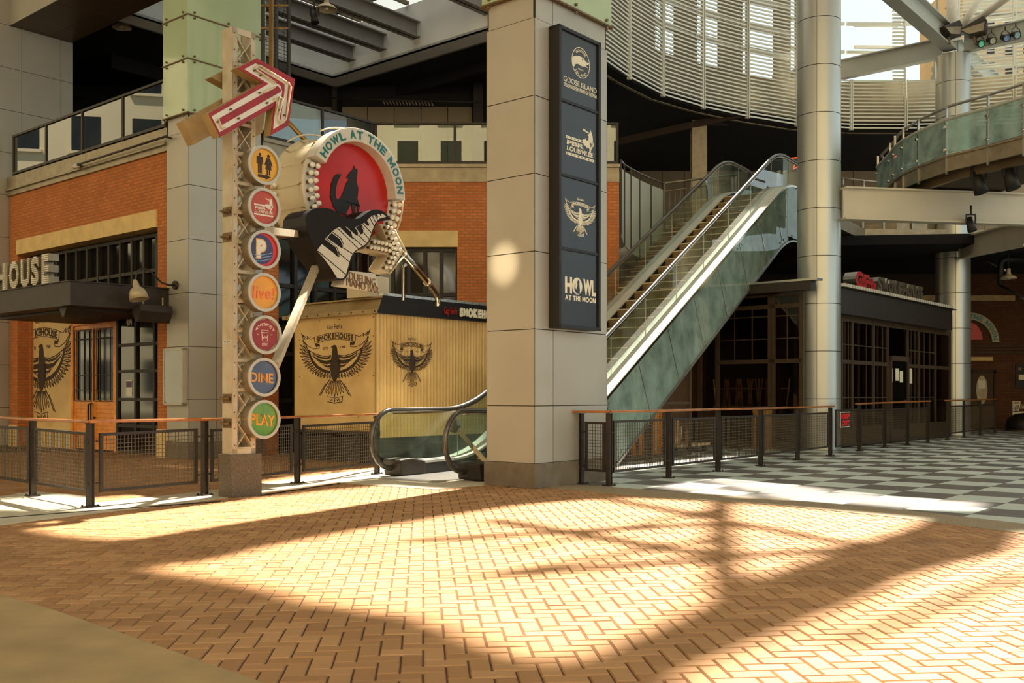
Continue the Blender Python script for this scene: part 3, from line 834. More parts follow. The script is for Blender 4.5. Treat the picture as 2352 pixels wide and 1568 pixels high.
# round cans
def round_sign(y, label, face_rgb, px=608.5):
    n1 = .17
    t, z = FT.hit(px, y, n1); r = .252
    root = thing('round_sign', label, 'sign', FT.P(t, 0.02, z-r), 'round can signs on the lattice tower')
    m = MB(); m.ring(FT, t, z, r-.012, r, .003, n1-.012, seg=56); m.disc(FT, t, z, r-.004, .003, .012, 56); m.build('can', MT['grey_metal'], root)
    m = MB(); m.ring(FT, t, z, r-.036, r+.002, n1-.02, n1, seg=56); m.build('rim', MT['ringmetal'], root)
    m = MB(); m.disc(FT, t, z, r-.03, n1-.045, n1-.028, 56); fc = m.build('face', face_rgb, root)
    return root, t, z, r-.036, n1-.028, fc
yel = mat('amber sign face', (216, 158, 20), .35, 0, .05, 4)
rt, t, z, r, n, fc = round_sign(379, 'round amber sign with black man and woman symbols and an arrow', yel)
m = MB()
def fig(cx, woman):
    m.disc(FT, cx, z+.133, .021, n, n+.004, 20)
    if woman:
        m.poly(FT, [(cx-.028, z+.107), (cx+.028, z+.107), (cx+.062, z+.01), (cx+.047, z+.006), (cx+.03, z+.06), (cx+.048, z-.045), (cx-.048, z-.045), (cx-.03, z+.06), (cx-.047, z+.006), (cx-.062, z+.01)], n, n+.004)
        for s in (-1, 1): m.box(FT, cx+s*.017-.01, cx+s*.017+.01, n, n+.004, z-.115, z-.04)
    else:
        m.poly(FT, [(cx-.05, z+.095), (cx-.04, z+.107), (cx+.04, z+.107), (cx+.05, z+.095), (cx+.05, z+.01), (cx+.036, z+.01), (cx+.034, z+.075), (cx+.03, z+.075), (cx+.03, z-.115), (cx+.003, z-.115), (cx+.003, z), (cx-.003, z), (cx-.003, z-.115), (cx-.03, z-.115), (cx-.03, z+.075), (cx-.034, z+.075), (cx-.036, z+.01), (cx-.05, z+.01)], n, n+.004)
fig(t-.06, False); fig(t+.075, True)
m.poly(FT, [(t-.09, z-.125), (t+.03, z-.125), (t+.03, z-.108), (t+.115, z-.145), (t+.03, z-.182), (t+.03, z-.163), (t-.09, z-.163)], n, n+.004)
m.build('symbol', MT['ink'], fc)
redf = mat('faded red sign face', (178, 74, 58), .5, 0, .06, 4)
rt, t, z, r, n, fc = round_sign(476, 'round faded red sign with a bull rider logo', redf)
m = MB(); st = MB(); bull_logo(m, FT, t, z-.03, .3, n, n+.003, None, .75)
m.build('logo_print', MT['white'], fc)
navy = mat('navy sign face', (48, 44, 92), .3, 0, .08, 4)
rt, t, z, r, n, fc = round_sign(573, 'round parking sign with a white letter P on navy and red', MT['red'])
m = MB(); m.poly(FT, [(t-.036+.185*cos(2*pi*k_/40), z+.19*sin(2*pi*k_/40)) for k_ in range(40)], n, n+.003); m.build('navy_field', navy, fc)
m = MB(); put_text(m, FT, 'P', t-.125, t+.045, z-.13, z+.14, n+.003, n+.006, .12); m.build('letter_border', yel, fc)
m = MB(); put_text(m, FT, 'P', t-.11, t+.03, z-.115, z+.125, n+.006, n+.009, .06); m.build('letter', MT['white'], fc)
m = MB(); bl = mat('pale blue print', (128, 156, 184), .5)
for zz_ in (-.05, -.085, -.125): stroke(m, FT, [(t-.15, z+zz_-.03), (t-.06, z+zz_-.03), (t+.13, z+zz_+.02)], .009, n+.009, n+.011)
m.build('wave_lines', bl, fc)
am2 = mat('orange amber sign face', (222, 152, 36), .35, 0, .06, 4)
rt, t, z, r, n, fc = round_sign(671, 'round orange amber sign with one coral neon script word', am2)
m = MB(); put_text(m, FT, 'live!', t-.165, t+.165, z-.085, z+.075, n, n+.012, -.004, 1.05, warp=lambda a, b_, tt, zz_: (tt+.05*(b_-.5)*.3, zz_)); m.build('neon_script', mat('coral neon script', (226, 118, 78), .4), fc)
rt, t, z, r, n, fc = round_sign(768.5, 'round cream sign with a dark red polygon plate and a drinking glass outline', MT['tan'], 611)
m = MB(); m.poly(FT, [(t+.215*sin(2*pi*k_/7+.2), z+.215*cos(2*pi*k_/7+.2)) for k_ in range(7)], n, n+.004); hp = m.build('polygon_plate', mat('dark red plate', (140, 38, 40), .45, 0, .06), fc)
m = MB(); arc_text(m, FT, 'WHISKEY', t, z-.02, .14, .035, 155, 25, n+.004, n+.006, .0); put_text(m, FT, 'DRY', t-.045, t+.045, z-.145, z-.108, n+.004, n+.006, 0)
gl_ = [(-.052, .06), (.052, .06), (.04, -.08), (-.04, -.08)]
stroke(m, FT, [(t+x, z+y) for x, y in gl_], .007, n+.004, n+.006, True); stroke(m, FT, [(t-.048, z+.028), (t+.048, z+.028)], .006, n+.004, n+.006)
stroke(m, FT, [(t-.04, z-.01), (t-.02, z-.05), (t, z-.015), (t+.02, z-.05), (t+.04, z-.01)], .006, n+.004, n+.006); stroke(m, FT, [(t-.044, z-.04), (t+.044, z-.04)], .005, n+.004, n+.006)
put_text(m, FT, 'IN', t-.12, t-.095, z-.005, z+.01, n+.004, n+.006, 0); put_text(m, FT, 'KY', t+.085, t+.115, z-.005, z+.01, n+.004, n+.006, 0)
m.build('lettering', MT['cream_ink'], hp)
slate = mat('slate blue sign face', (66, 68, 92), .12, 0, .15, 3, coat=.4)
rt, t, z, r, n, fc = round_sign(866, 'round slate blue sign reading DINE in orange', slate, 608)
om = mat('orange lettering', (224, 150, 24), .4)
m = MB(); put_text(m, FT, 'DINE', t-.205, t+.155, z-.06, z+.065, n, n+.004, .02, slope=-.05); m.build('lettering', om, fc)
scr = mat('rust red neon script', (170, 80, 40), .4)
m = MB(); stroke(m, FT, [(t-.03, z+.055), (t-.015, z+.02), (t+.0, z+.03), (t+.0, z-.0), (t+.02, z+.01), (t+.02, z-.03), (t+.04, z-.03), (t+.035, z-.065), (t+.06, z-.06)], .01, n+.005, n+.009); m.build('neon_script', scr, fc)
grn = mat('green sign face', (66, 122, 24), .2, 0, .22, 5, dirt=(104, 136, 22), coat=.3)
rt, t, z, r, n, fc = round_sign(963, 'lowest round sign, green, reading PLAY in orange', grn, 608)
m = MB(); put_text(m, FT, 'PLAY', t-.2, t+.18, z-.06, z+.085, n, n+.004, .02, slope=-.1); m.build('lettering', om, fc)
m = MB(); stroke(m, FT, [(t-.03, z+.075), (t-.02, z+.04), (t-.0, z+.05), (t-.005, z+.02), (t+.015, z+.02), (t+.01, z-.02), (t+.03, z-.015), (t+.03, z-.05)], .01, n+.005, n+.009)
for k_ in range(12): m.disc(FT, t, z-.17+k_*.031, .004, n+.004, n+.006, 6)
m.build('neon_script', scr, fc)

# stub arms joining cans to the tower
# ---- arrow sign -------------------------------------------------------------
na = .30; oA = (420, 120); kA = 270/1924
def AR(pts, n=na): return FT.hits(pts, n, oA, kA)
out = [(425, 1000), (1310, 497), (893, 258), (1215, 98), (1838, 440), (1730, 1200), (1440, 1360), (1497, 890), (615, 1385)]
ar = thing('arrow_sign', 'big red and white neon arrow sign pointing right, clamped to the lattice tower', 'sign', FT.P(.3, .15, 4.3))
q = AR(out)
m = MB(); m.poly(FT, q, na-.165, na-.012); m.build('can', MT['tan'], ar)
m = MB(); m.poly(FT, q, na-.0115, na); fc = m.build('face', MT['arrowred'], ar)
q2 = FT.hits([(x*kA+oA[0]-20*.0, y*kA+oA[1]) for x, y in out], na)
m = MB(); m.poly(FT, q2, -lT-.16, -lT+.0); m.build('rear_can', MT['tan'], ar)
m = MB()
m.box(FT, q[0][0]+.5, q[0][0]+.6, -lT, na-.17, q[1][1]-.35, q[1][1]-.25); m.box(FT, .35, .43, -.0, na-.17, q[1][1]-.1, q[1][1]); m.build('clamp', MT['grey_metal'], ar)
m = MB()
for p in ([(470, 1050), (1405, 515), (1005, 275), (1190, 180), (1730, 495), (1665, 1150), (1480, 1260), (1530, 790), (605, 1305)],):
    m.poly(FT, AR(p, na+.003), na, na+.003)
m.build('white_band', MT['white'], fc)
m = MB()
m.poly(FT, AR([(590, 1085), (1555, 545), (1610, 620), (1605, 645), (640, 1190)], na+.006), na+.003, na+.006)
m.poly(FT, AR([(1200, 268), (1230, 262), (1665, 520), (1665, 620), (1605, 1100), (1580, 1090), (1610, 740), (1630, 640), (1600, 545), (1180, 290)], na+.006), na+.003, na+.006)
m.build('red_stripe', MT['arrowred'], fc)
m = MB()
for p in ([(700, 1230), (650, 1250), (585, 1110), (590, 1080)], [(1290, 230), (1230, 215), (1190, 265), (1215, 290), (1520, 500)], [(1290, 230), (1740, 510), (1770, 560), (1690, 1100), (1600, 1165), (1560, 1110), (1570, 1050), (1635, 760), (1600, 740)], [(1330, 660), (1510, 570)], [(1480, 770), (1590, 720), (1530, 1000)]):
    t_ = AR(p, na+.035); m.tube([FT.P(a, na+.035, b_) for a, b_ in t_], .013, 6)
m.build('neon_tube', MT['creamy'], fc)
m = MB()
for p in ((565, 1140), (775, 935), (905, 1085), (1250, 665), (1370, 830), (1265, 380), (1165, 300), (1280, 240), (1690, 480), (1560, 950), (1655, 1030)):
    a, b_ = FT.hit(oA[0]+p[0]*kA, oA[1]+p[1]*kA, na+.01); m.cyl(FT.P(a, na, b_), FT.P(a, na+.045, b_), .012, 6)
m.build('tube_holder', MT['bronze'], fc)
# =========================== RAILINGS ===========================
def hpt(px, base, top):
    x, y = G(px, base); return (x, y, zat(top, y))
def post(root, x, y, ztop, fr, w=.07):
    p = MB(); q = fr.sh((x-fr.o[0])*fr.T[0]+(y-fr.o[1])*fr.T[1], (x-fr.o[0])*fr.N[0]+(y-fr.o[1])*fr.N[1])
    p.box(q, -w/2, -w/2+.012, -.035, .035, 0, ztop); p.box(q, w/2-.012, w/2, -.035, .035, 0, ztop); p.box(q, -w/2+.012, w/2-.012, -.02, .02, .01, ztop)
    p.box(q, -.09, .09, -.07, .07, 0.006, .018)
    for a in (-.07, .07):
        for b in (-.05, .05): p.cyl(q.P(a, b, .018), q.P(a, b, .034), .012, 6)
    for z in (.28, .78): p.cyl(q.P(-w/2-.02, 0, z), q.P(w/2+.02, 0, z), .02, 8)
    p.box(q, -.05, .05, -.03, .03, ztop, ztop+.006)
    p.build('post', MT['darksteel'], root)
def panel(root, a, b, zb=(.17, .17), zt=(.93, .93), gap=.09, step=.05):
    a = Vector(a); b = Vector(b); L = (b-a).length; d = (b-a)/L
    fr = Fr((a.x, a.y), (d.x, d.y)); t0, t1 = gap, L-gap
    zz = lambda t, q: q[0]+(q[1]-q[0])*t/L
    m = MB(); w = .045
    B0, B1, T0, T1 = zz(t0, zb), zz(t1, zb), zz(t0, zt), zz(t1, zt)
    m.poly(fr, [(t0, B0), (t0+w, B0), (t0+w, T0), (t0, T0)], -.015, .015); m.poly(fr, [(t1-w, B1), (t1, B1), (t1, T1), (t1-w, T1)], -.015, .015)
    m.poly(fr, [(t0, B0), (t1, B1), (t1, B1+.035), (t0, B0+.035)], -.014, .014); m.poly(fr, [(t0, T0-.035), (t1, T1-.035), (t1, T1), (t0, T0)], -.014, .014)
    for t in (t0, t1):
        s_ = -1 if t == t0 else 1
        for z in (.28, .78): m.cyl(fr.P(t-s_*.005, 0, z), fr.P(t+s_*.04, 0, z), .012, 6)
    f = m.build('panel_frame', MT['darksteel'], root)
    m = MB(); r = .0034
    n = int((t1-t0-2*w)/step)
    for i in range(1, n+1):
        t = t0+w+(t1-t0-2*w)*i/(n+1)
        m.box(fr, t-r, t+r, -r, r, zz(t, zb)+.03, zz(t, zt)-.03)
    k = int((T0-B0-.07)/step)
    for i in range(1, k+1):
        f_ = i/(k+1)
        a0 = B0+.035+(T0-B0-.07)*f_; a1 = B1+.035+(T1-B1-.07)*f_
        m.poly(fr, [(t0+w-.005, a0-r), (t1-w+.005, a1-r), (t1-w+.005, a1+r), (t0+w-.005, a0+r)], -r+.004, r+.004)
    m.build('wire_mesh', MT['wire'], f)
    return fr, t0, t1
def rail(root, pts, w=.105, h=.036, over=.0, mat_='wood'):
    m = MB(); pts = [Vector(p) for p in pts]
    for a, b in zip(pts[:-1], pts[1:]):
        d = (b-a).normalized(); m.bar(a-d*over+Vector((0, 0, h/2)), b+d*over+Vector((0, 0, h/2)), w, h)
    m.build('handrail', MT[mat_], root, .008)
def frof(a, b): return Fr((a[0], a[1]), (b[0]-a[0], b[1]-a[1]))
LH = .012
# left railing, returning away to the left
A = [(G(-60, 1118)), G(75, 1140), G(207, 1165)]
zr = [zat(955, A[0][1]), zat(965, A[1][1]), zat(970, A[2][1])]
ra = thing('railing', 'dark mesh railing with wooden handrail running out of the left edge to the corner post', 'railing', (A[1][0], A[1][1], 0), 'mesh railings')
for i in (0, 1): post(ra, A[i][0], A[i][1], zr[i]-.012, frof(A[0], A[1]))
panel(ra, A[0]+(0,), A[1]+(0,), zt=(.9, .9)); panel(ra, A[1]+(0,), A[2]+(0,), zt=(.9, .88))
rail(ra, [A[i]+(zr[i]-.006,) for i in range(3)], over=.03)
# left railing, from corner post to the escalator
Bp = [G(207, 1165), G(470, 1138), G(683, 1110), G(866, 1089)]
zb_ = [zat(y, p[1]) for y, p in zip((970, 965, 959, 953), Bp)]
rb = thing('railing', 'dark mesh railing with wooden handrail from corner post to escalator, passing behind the tower', 'railing', (Bp[1][0], Bp[1][1], 0), 'mesh railings')
for p, z in zip(Bp, zb_): post(rb, p[0], p[1], z-.012, frof(Bp[0], Bp[-1]))
for i in range(3): panel(rb, Bp[i]+(0,), Bp[i+1]+(0,), zt=(.87, .89), gap=.12)
rail(rb, [Bp[i]+(zb_[i]-.006,) for i in range(4)], over=.03)
# right railings
Rp = [(1336, 1111, 948), (1399, 1116, 948), (1536, 1098, 945), (1649, 1083, 942), (1747, 1070, 940), (1832, 1057, 937.5), (1907, 1047, 935)]
Rq = [hpt(*p) for p in Rp]
rc = thing('railing', 'dark mesh railing with wooden handrail in front of the right side of the escalator', 'railing', (Rq[3][0], Rq[3][1], 0), 'mesh railings')
fR = frof(Rq[1], Rq[-1])
for i, p in enumerate(Rq): post(rc, p[0], p[1], p[2]-.012, fR if i else frof(Rq[0], Rq[1]), .05 if i == 0 else .07)
for i in range(1, 6): panel(rc, Rq[i][:2]+(0,), Rq[i+1][:2]+(0,), zb=(.19, .19), zt=(.95, .95), gap=.11)
panel(rc, Rq[0][:2]+(0,), Rq[1][:2]+(0,), zb=(.2, .2), zt=(.93, .93), gap=.07)
ends = [Vector(Rq[0])+Vector((-.16, 0, 0))]+[Vector(p) for p in Rq[1:]]+[Vector(Rq[-1])+Vector((fR.T[0]*.15, fR.T[1]*.15, 0))]
rail(rc, ends)
# gate leaf with the red notice
g0 = Vector(hpt(1907, 1047, 935)); g1 = Vector(hpt(1974, 1036, 929))
d_ = (g1-g0); a = g0+d_*.16; b = g1-d_*.08
gt = thing('gate', 'low dark mesh gate leaf holding the red keep out notice', 'gate', (a.x, a.y, 0))
fr_, t0, t1 = panel(gt, (a.x, a.y, 0), (b.x, b.y, 0), zt=(1.0, 1.0), gap=.02)
kx, kz = fr_.hit(1931, 946, .03); kx2, kz2 = fr_.hit(1952, 980, .03)
nt_ = thing('notice', 'small red on black keep out notice on the mesh gate', 'sign', fr_.P((kx+kx2)/2, .03, kz2))
m = MB(); m.box(fr_, kx, kx2, .018, .03, kz2, kz); bd = m.build('board', MT['white'], nt_)
m = MB(); m.box(fr_, kx+.018, kx2-.018, .03, .033, kz2+.02, kz-.02); m.build('black_field', MT['black'], bd)
m = MB(); rd = mat('red print', (226, 34, 26), .5)
hh = kz-kz2; put_text(m, fr_, 'KEEP', kx+.03, kx2-.03, kz-.46*hh, kz-.12*hh, .033, .036, .08); put_text(m, fr_, 'OUT', kx+.05, kx2-.05, kz2+.1*hh, kz2+.46*hh, .033, .036, .08)
m.build('lettering', rd, bd)
Sp = [(1974, 1036, 928.6), (2032, 1029, 926), (2084, 1022.5, 924), (2131, 1016.5, 922.5)]
Sq = [hpt(*p) for p in Sp]
rd_ = thing('railing', 'dark mesh railing standing in front of the dark glazed restaurant, right of the gate', 'railing', (Sq[1][0], Sq[1][1], 0), 'mesh railings')
for p in Sq: post(rd_, p[0], p[1], p[2]-.012, frof(Sq[0], Sq[-1]))
for i in range(3): panel(rd_, Sq[i][:2]+(0,), Sq[i+1][:2]+(0,), zt=(.98, .98), step=.06)
rail(rd_, Sq, over=.15)
Tp = [(2176, 1010, 921), (2214, 1005, 920), (2251, 999, 919), (2285, 994, 917.5)]
Tq = [hpt(*p) for p in Tp]
re_ = thing('railing', 'farthest dark mesh railing, beside the far round column', 'railing', (Tq[1][0], Tq[1][1], 0), 'mesh railings')
for p in Tq: post(re_, p[0], p[1], p[2]-.012, frof(Tq[0], Tq[-1]))
for i in range(3): panel(re_, Tq[i][:2]+(0,), Tq[i+1][:2]+(0,), zt=(1.0, 1.0), step=.07)
rail(re_, Tq, over=.12)

# =========================== ESCALATOR ===========================
ET = (sin(R(34.55)), cos(R(34.55)))
E0 = G(1066, 1105); FE = Fr(E0, ET)
WB = 1.48; S1 = 2.1; RISE = 6.75; S2 = S1+RISE/math.tan(R(30)); SEND = 15.75
def pz(s, r=.0):
    """height of the step line at s, with eased bends"""
    e = .7
    def soft(x): return 0 if x < -e else (x if x > e else (x+e)**2/(4*e))
    return (soft(s-S1)-soft(s-S2))*math.tan(R(30))
SS = [-.0]+[S1-.8+.2*i for i in range(9)]+[S1+1+i*1.0 for i in range(11)]+[S2-.8+.2*i for i in range(9)]+[SEND-.25]
SS = sorted(set(round(s, 3) for s in SS))
es = thing('escalator', 'long escalator with glass balustrades climbing to the upper floor behind the centre pillar', 'escalator', FE.P(0, -WB/2, 0))
HR = 1.08; HL = .47
def handrail_path(n):
    top = [FE.P(s, n, pz(s)+HR) for s in SS]
    c0 = SS[0]; z0 = HR-HL
    nose = [FE.P(c0-HL*sin(a), n, z0+HL*cos(a)) for a in [R(170-17*i) for i in range(10)]]
    c1 = SS[-1]; z1 = pz(c1)+HR-HL
    tail = [FE.P(c1+HL*sin(a), n, z1+HL*cos(a)) for a in [R(14+15*i) for i in range(11)]]
    return [FE.P(c0+.25, n, z0-HL-.0)]+nose+top+tail
def ribbon(m, path, n, hw, t):
    """handrail: rounded strip following the path"""
    m.tube(path, t, 8)
for n, lab in ((-WB, 'balustrade_rail'), (0, 'balustrade_rail')):
    m = MB(); m.tube(handrail_path(n), .042, 10); m.build('handrail', MT['rubber'], es)
    pth = [FE.P(s, n, pz(s)+HR-.055) for s in SS]; m2 = MB()
    for a, b in zip(pth[:-1], pth[1:]): m2.bar(a, b, .06, .02)
    m2.build('handrail_track', MT['chrome'], es)
    # glass panes
    gl = MB(); xs = [-HL*.93]+[-.4, -.3, -.2]+SS+[SEND-.1, SEND+.05, SEND+.15]
    def gt_(s):
        if s < 0: return HR-HL+sqrt(max(0, (HL*.95)**2-s*s))-.0
        c1 = SS[-1]
        if s > c1: return pz(c1)+HR-HL+sqrt(max(0, (HL*.95)**2-(s-c1)**2))
        return pz(s)+HR-.05
    def gb_(s):
        if s < 0: return HR-HL-sqrt(max(0, (HL*.9)**2-s*s))*.8
        return pz(s)+.24
    top = [(s, gt_(s)) for s in xs]; bot = [(s, gb_(s)) for s in xs]
    for i in range(len(xs)-1):
        gl.face([FE.P(bot[i][0], n, bot[i][1]), FE.P(bot[i+1][0], n, bot[i+1][1]), FE.P(top[i+1][0], n, top[i+1][1]), FE.P(top[i][0], n, top[i][1])])
    gl.build('glass_balustrade', MT['escglass'], es, recalc=False)
    jt = MB()
    for i in range(1, 11):
        s = i*1.45+.3; jt.box(FE, s-.004, s+.004, n-.006, n+.006, pz(s)+.24, pz(s)+HR-.06)
    jt.build('glass_joint', MT['steel'], es)
# decks beside the glass
def sweep(m, s_list, prof):
    """prof: list of (n, dz) closed outline swept along the step line"""
    k = len(prof); vs = [FE.P(s, n, pz(s)+dz) for s in s_list for n, dz in prof]; fs = []
    for i in range(len(s_list)-1):
        for j in range(k):
            j2 = (j+1) % k; fs.append((i*k+j, i*k+j2, (i+1)*k+j2, (i+1)*k+j))
    fs.append(list(range(k-1, -1, -1))); fs.append([(len(s_list)-1)*k+j for j in range(k)])
    m.raw(vs, fs)
SD = [.25]+[s for s in SS if s > .3]+[SEND]
for n0, n1 in ((-WB-.16, -WB+.2), (-.12, .30)):
    m = MB(); sweep(m, SD, [(n0, .20), (n1, .20), (n1, .24), (n0, .24)]); m.build('deck', MT['deck'], es)
    inn = (n1-.03, n1) if n0 < -1 else (n0, n0+.03)
    m = MB(); sweep(m, SD, [(inn[0], -.1), (inn[1], -.1), (inn[1], .2), (inn[0], .2)]); m.build('skirt', MT['black'], es)
    m = MB()                                              # newel foot
    a = FE.P
    h = [(.02, .02), (.62, .02), (.62, .24), (.25, .30), (-.02, .28)]
    m.poly(FE, h, n0-.01, n1+.01); m.build('newel_foot', MT['darksteel'], es, .02)
# steps
stp = MB(); run = .4
for i in range(31):
    s = S1-.45+i*run
    z = max(0, (s+run-.0-S1)*math.tan(R(30)))
    z = min(z, RISE)
    if i > 0 and z <= 0.001: continue
    m = MB(); zp = max(0, z-run*math.tan(R(30)))
    m.box(FE, s, s+run+.01, -WB+.17, -.17, z-.03, z)
    m.box(FE, s+.012, s+.03, -WB+.17, -.17, zp-.02, z-.02)
    for k_ in range(22):
        n = -WB+.2+k_*(WB-.4)/21; m.box(FE, s+.004, s+.014, n-.012, n+.012, zp, z-.02)
    o = m.build('step', MT['step'], es)
    m = MB(); m.box(FE, s-.006, s+.03, -WB+.18, -.18, z-.012, z+.006); m.build('nosing', MT['nosing'], o)
m = MB(); m.box(FE, -.5, S1-.4, -WB+.17, -.17, .002, .02); m.build('comb_plate', MT['steel'], es)
m = MB(); m.box(FE, S2, SEND+1.2, -WB-.2, .2, RISE-.05, RISE); m.build('comb_plate', MT['steel'], es)
# underside truss and its glass cladding (right side shown)
zb = lambda s: max(.0, pz(s)-1.25)
for n0, n1 in ((.10, .12), (-WB+.09, -WB+.11)):
    m = MB(); sl_ = [s for s in SD if s > 1]
    top = [(s, pz(s)+.19) for s in sl_]; bot = [(s, max(.01, zb(s))) for s in sl_]
    for i in range(len(sl_)-1):
        m.poly(FE, [bot[i], bot[i+1], top[i+1], top[i]], n0, n1)
    m.build('truss_web', mat('dark truss web %.1f' % n0, (66, 72, 62), .7, .1, .2, 2), es)
m = MB(); SB = [S1+2.2]+[s for s in SD if s > S1+2.3]
sweepz = lambda f: [FE.P(s, n, f(s)) for s in SB for n in (-WB-.1, .26)]
vs = sweepz(lambda s: zb(s)); fs = [(2*i, 2*i+1, 2*i+3, 2*i+2) for i in range(len(SB)-1)]
m.raw(vs, fs); m.build('soffit', MT['darkbrown'], es)
m = MB()
for i in range(9):
    s = 3+i*1.3
    m.bar(FE.P(s, .18, pz(s)+.1), FE.P(s+1.3, .18, zb(s+1.3)+.08), .04, .06); m.bar(FE.P(s, .18, pz(s)+.1), FE.P(s+.02, .18, zb(s)+.05), .04, .06)
m.build('truss_brace', MT['beam'], es)
nG = .29
edges = [1.35, 2.6, 3.9, 5.2, 6.5, 7.8, 9.1, 10.4, 11.7, 12.85, 13.75]
def sh(s, z_off): return s
for i in range(len(edges)-1):
    a, b = edges[i], edges[i+1]
    tl = .55 if a > 2.5 else .3
    ks = [a+(b-a)*j/4 for j in range(5)]
    m = MB()
    for j in range(4):
        f0 = ks[j]; f1 = ks[j+1]
        g0, g1 = f0+(.55 if f0 > 3 else .2), f1+(.55 if f1 > 3 else .2)
        g0 = min(g0, S2+.0); g1 = min(g1, S2+.0)
        m.hexa([FE.P(g0, nG-.012, max(.01, zb(g0))), FE.P(g1, nG-.012, max(.01, zb(g1))), FE.P(g1, nG, max(.01, zb(g1))), FE.P(g0, nG, max(.01, zb(g0))),
                FE.P(f0+.005, nG-.012, pz(f0)+.19), FE.P(f1-.005, nG-.012, pz(f1)+.19), FE.P(f1-.005, nG, pz(f1)+.19), FE.P(f0+.005, nG, pz(f0)+.19)])
    pn_ = m.build('cladding_pane', MT['sideglass'], es)
    m = MB(); m.bar(FE.P(b, nG+.004, pz(b)+.17), FE.P(min(S2, b+.55), nG+.004, max(.03, zb(min(S2, b+.55))+.02)), .014, .014); m.build('pane_joint', MT['chrome'], pn_)
    m = MB()
    for s, f in ((a+.12, .0), (b-.12, .0)):
        z = pz(s)+.06; m.cyl(FE.P(s+.02, nG, z), FE.P(s+.02, nG+.025, z), .022, 8)
        s2 = s+.5; z = max(.06, zb(s2)+.12); m.cyl(FE.P(s2, nG, z), FE.P(s2, nG+.025, z), .022, 8)
    m.build('pane_bolt', MT['steel'], pn_)
m = MB(); m.poly(FE, [(S2+.02, RISE-1.2), (SEND+.9, RISE-1.22), (SEND+.9, RISE+.19), (13.8, RISE+.19), (13.8, RISE-1.2)], nG-.012, nG); m.build('cladding_pane', MT['sideglass'], es)
m = MB(); SB2 = [S1+2.18]+[s for s in SD if s > S1+2.3]
pth = [FE.P(s, nG, zb(s)-.02) for s in SB2]
for a, b in zip(pth[:-1], pth[1:]): m.bar(a, b, .05, .05)
m.build('edge_trim', MT['steel'], es)
m = MB()
for a, b in zip([FE.P(s, nG+.01, pz(s)+.2) for s in SD][:-1], [FE.P(s, nG+.01, pz(s)+.2) for s in SD][1:]): m.bar(a, b, .03, .05)
m.build('edge_trim', MT['chrome'], es)
# barrier at the foot: small box sign on a leaning arm (between the newels)
bs_ = thing('barrier_post', 'leaning steel post with a dark box notice between the escalator newels', 'barrier', W(1118, 1065, 15.6))
a = W(1046, 980, 15.6); b = W(1122, 1068, 15.45)
m = MB(); m.bar(a, b, .07, .04, (0, -1, 0)); m.build('arm', MT['grey_metal'], bs_)
fb = Fr((a.x, a.y), (cos(R(20)), -sin(R(20))))
m = MB(); zc_ = a.z+.02; m.poly(fb, [(-.11, zc_-.07), (.02, zc_-.11), (.085, zc_-.0), (.06, zc_+.1), (-.075, zc_+.09)], -.02, .12)
bx_ = m.build('notice_box', MT['darksteel'], bs_)
m = MB(); m.poly(fb, [(-.085, zc_-.05), (.005, zc_-.075), (.02, zc_+.06), (-.062, zc_+.065)], .12, .123); m.build('notice_face', mat('brown notice face', (110, 66, 40), .5), bx_)

# =========================== BROWN STAIR BESIDE THE ESCALATOR ===========================
st_ = thing('staircase', 'wide brown tiled staircase rising behind the escalator', 'stairs', FE.P(4, -WB-2, 0))
nR = -WB-.22
def nLs(s): return -2.12 if s < 8.6 else -2.12-.30*min(1, (s-8.6)/.9) if s < 9.5 else -2.42-.135*(s-9.5)
for i in range(13, 37):
    z1 = (i+1)*.1645; s0 = 2.4+i*.30; nL = nLs(s0)
    m = MB(); m.box(FE, s0, s0+.32, nL, nR, z1-.1645, z1-.03); o = m.build('stair_step', MT['stairbrick'], st_)
    m = MB(); m.box(FE, s0-.012, s0+.05, nL, nR, z1-.03, z1); m.build('nosing', MT['nosing'], o)
m = MB(); m.poly(FE, [(6.45, .0), (13.2, .0), (13.2, 5.85), (6.45, 2.05)], -2.1, nR-.02); m.build('stair_base', MT['stairbrick'], st_)
# =========================== KIOSK ===========================
dK = 19.0; oK = ((868-CX)/F*dK, dK)
KU = Fr(oK, U); KV = Fr(oK, MV)           # right face, left face (t runs to negative on the left face)
kw = -KV.t(680); kh = KV.hit(868, 716)[1]; kl = 3.6
ki = thing('kiosk', 'tan metal kiosk with an eagle print, behind the railing left of the escalator', 'kiosk', KV.P(-kw/2, -1.5, 0))
m = MB(); m.box(KV, -kw, -.03, -.05, 0, .62, kh); m.box(KV, -kw, -kw+.05, -kl, -.05, .62, kh); wl = m.build('front_panel', MT['kiosk'], ki)
m = MB()
for fx in (.05, .3, .55, .78, .95):
    for fz in (.12, .47, .8, .96):
        t = -kw+kw*fx; z = .62+(kh-.62)*fz; m.cyl(KV.P(t, 0, z), KV.P(t, .006, z), .012, 6)
m.build('rivet', MT['ink'], wl)
m = MB(); m.box(KV, -.035, .0, -.03, .012, .2, kh); m.box(KV, -kw-.04, -kw, -.05, .01, .2, kh); m.build('corner_trim', MT['kiosk'], ki)
m = MB()                                   # corrugated side
pitch = .092; k_ = int((kl-.04)/pitch*6); prof = [(.03+i*pitch/6, -.028+.027*cos(2*pi*i/6)) for i in range(k_)]
vs = []; 
for t, n in prof: vs += [KU.P(t, n, .5), KU.P(t, n, kh)]
m.raw(vs, [(2*i, 2*i+2, 2*i+3, 2*i+1) for i in range(k_-1)], True)
cw = m.build('corrugated_wall', MT['kiosk'], ki, recalc=False)
m = MB(); m.box(KU, .0, kl, -.12, -.05, .5, kh); m.box(KU, kl-.05, kl, -kw, -.05, .3, kh); m.build('back_lining', MT['darkbrown'], ki)
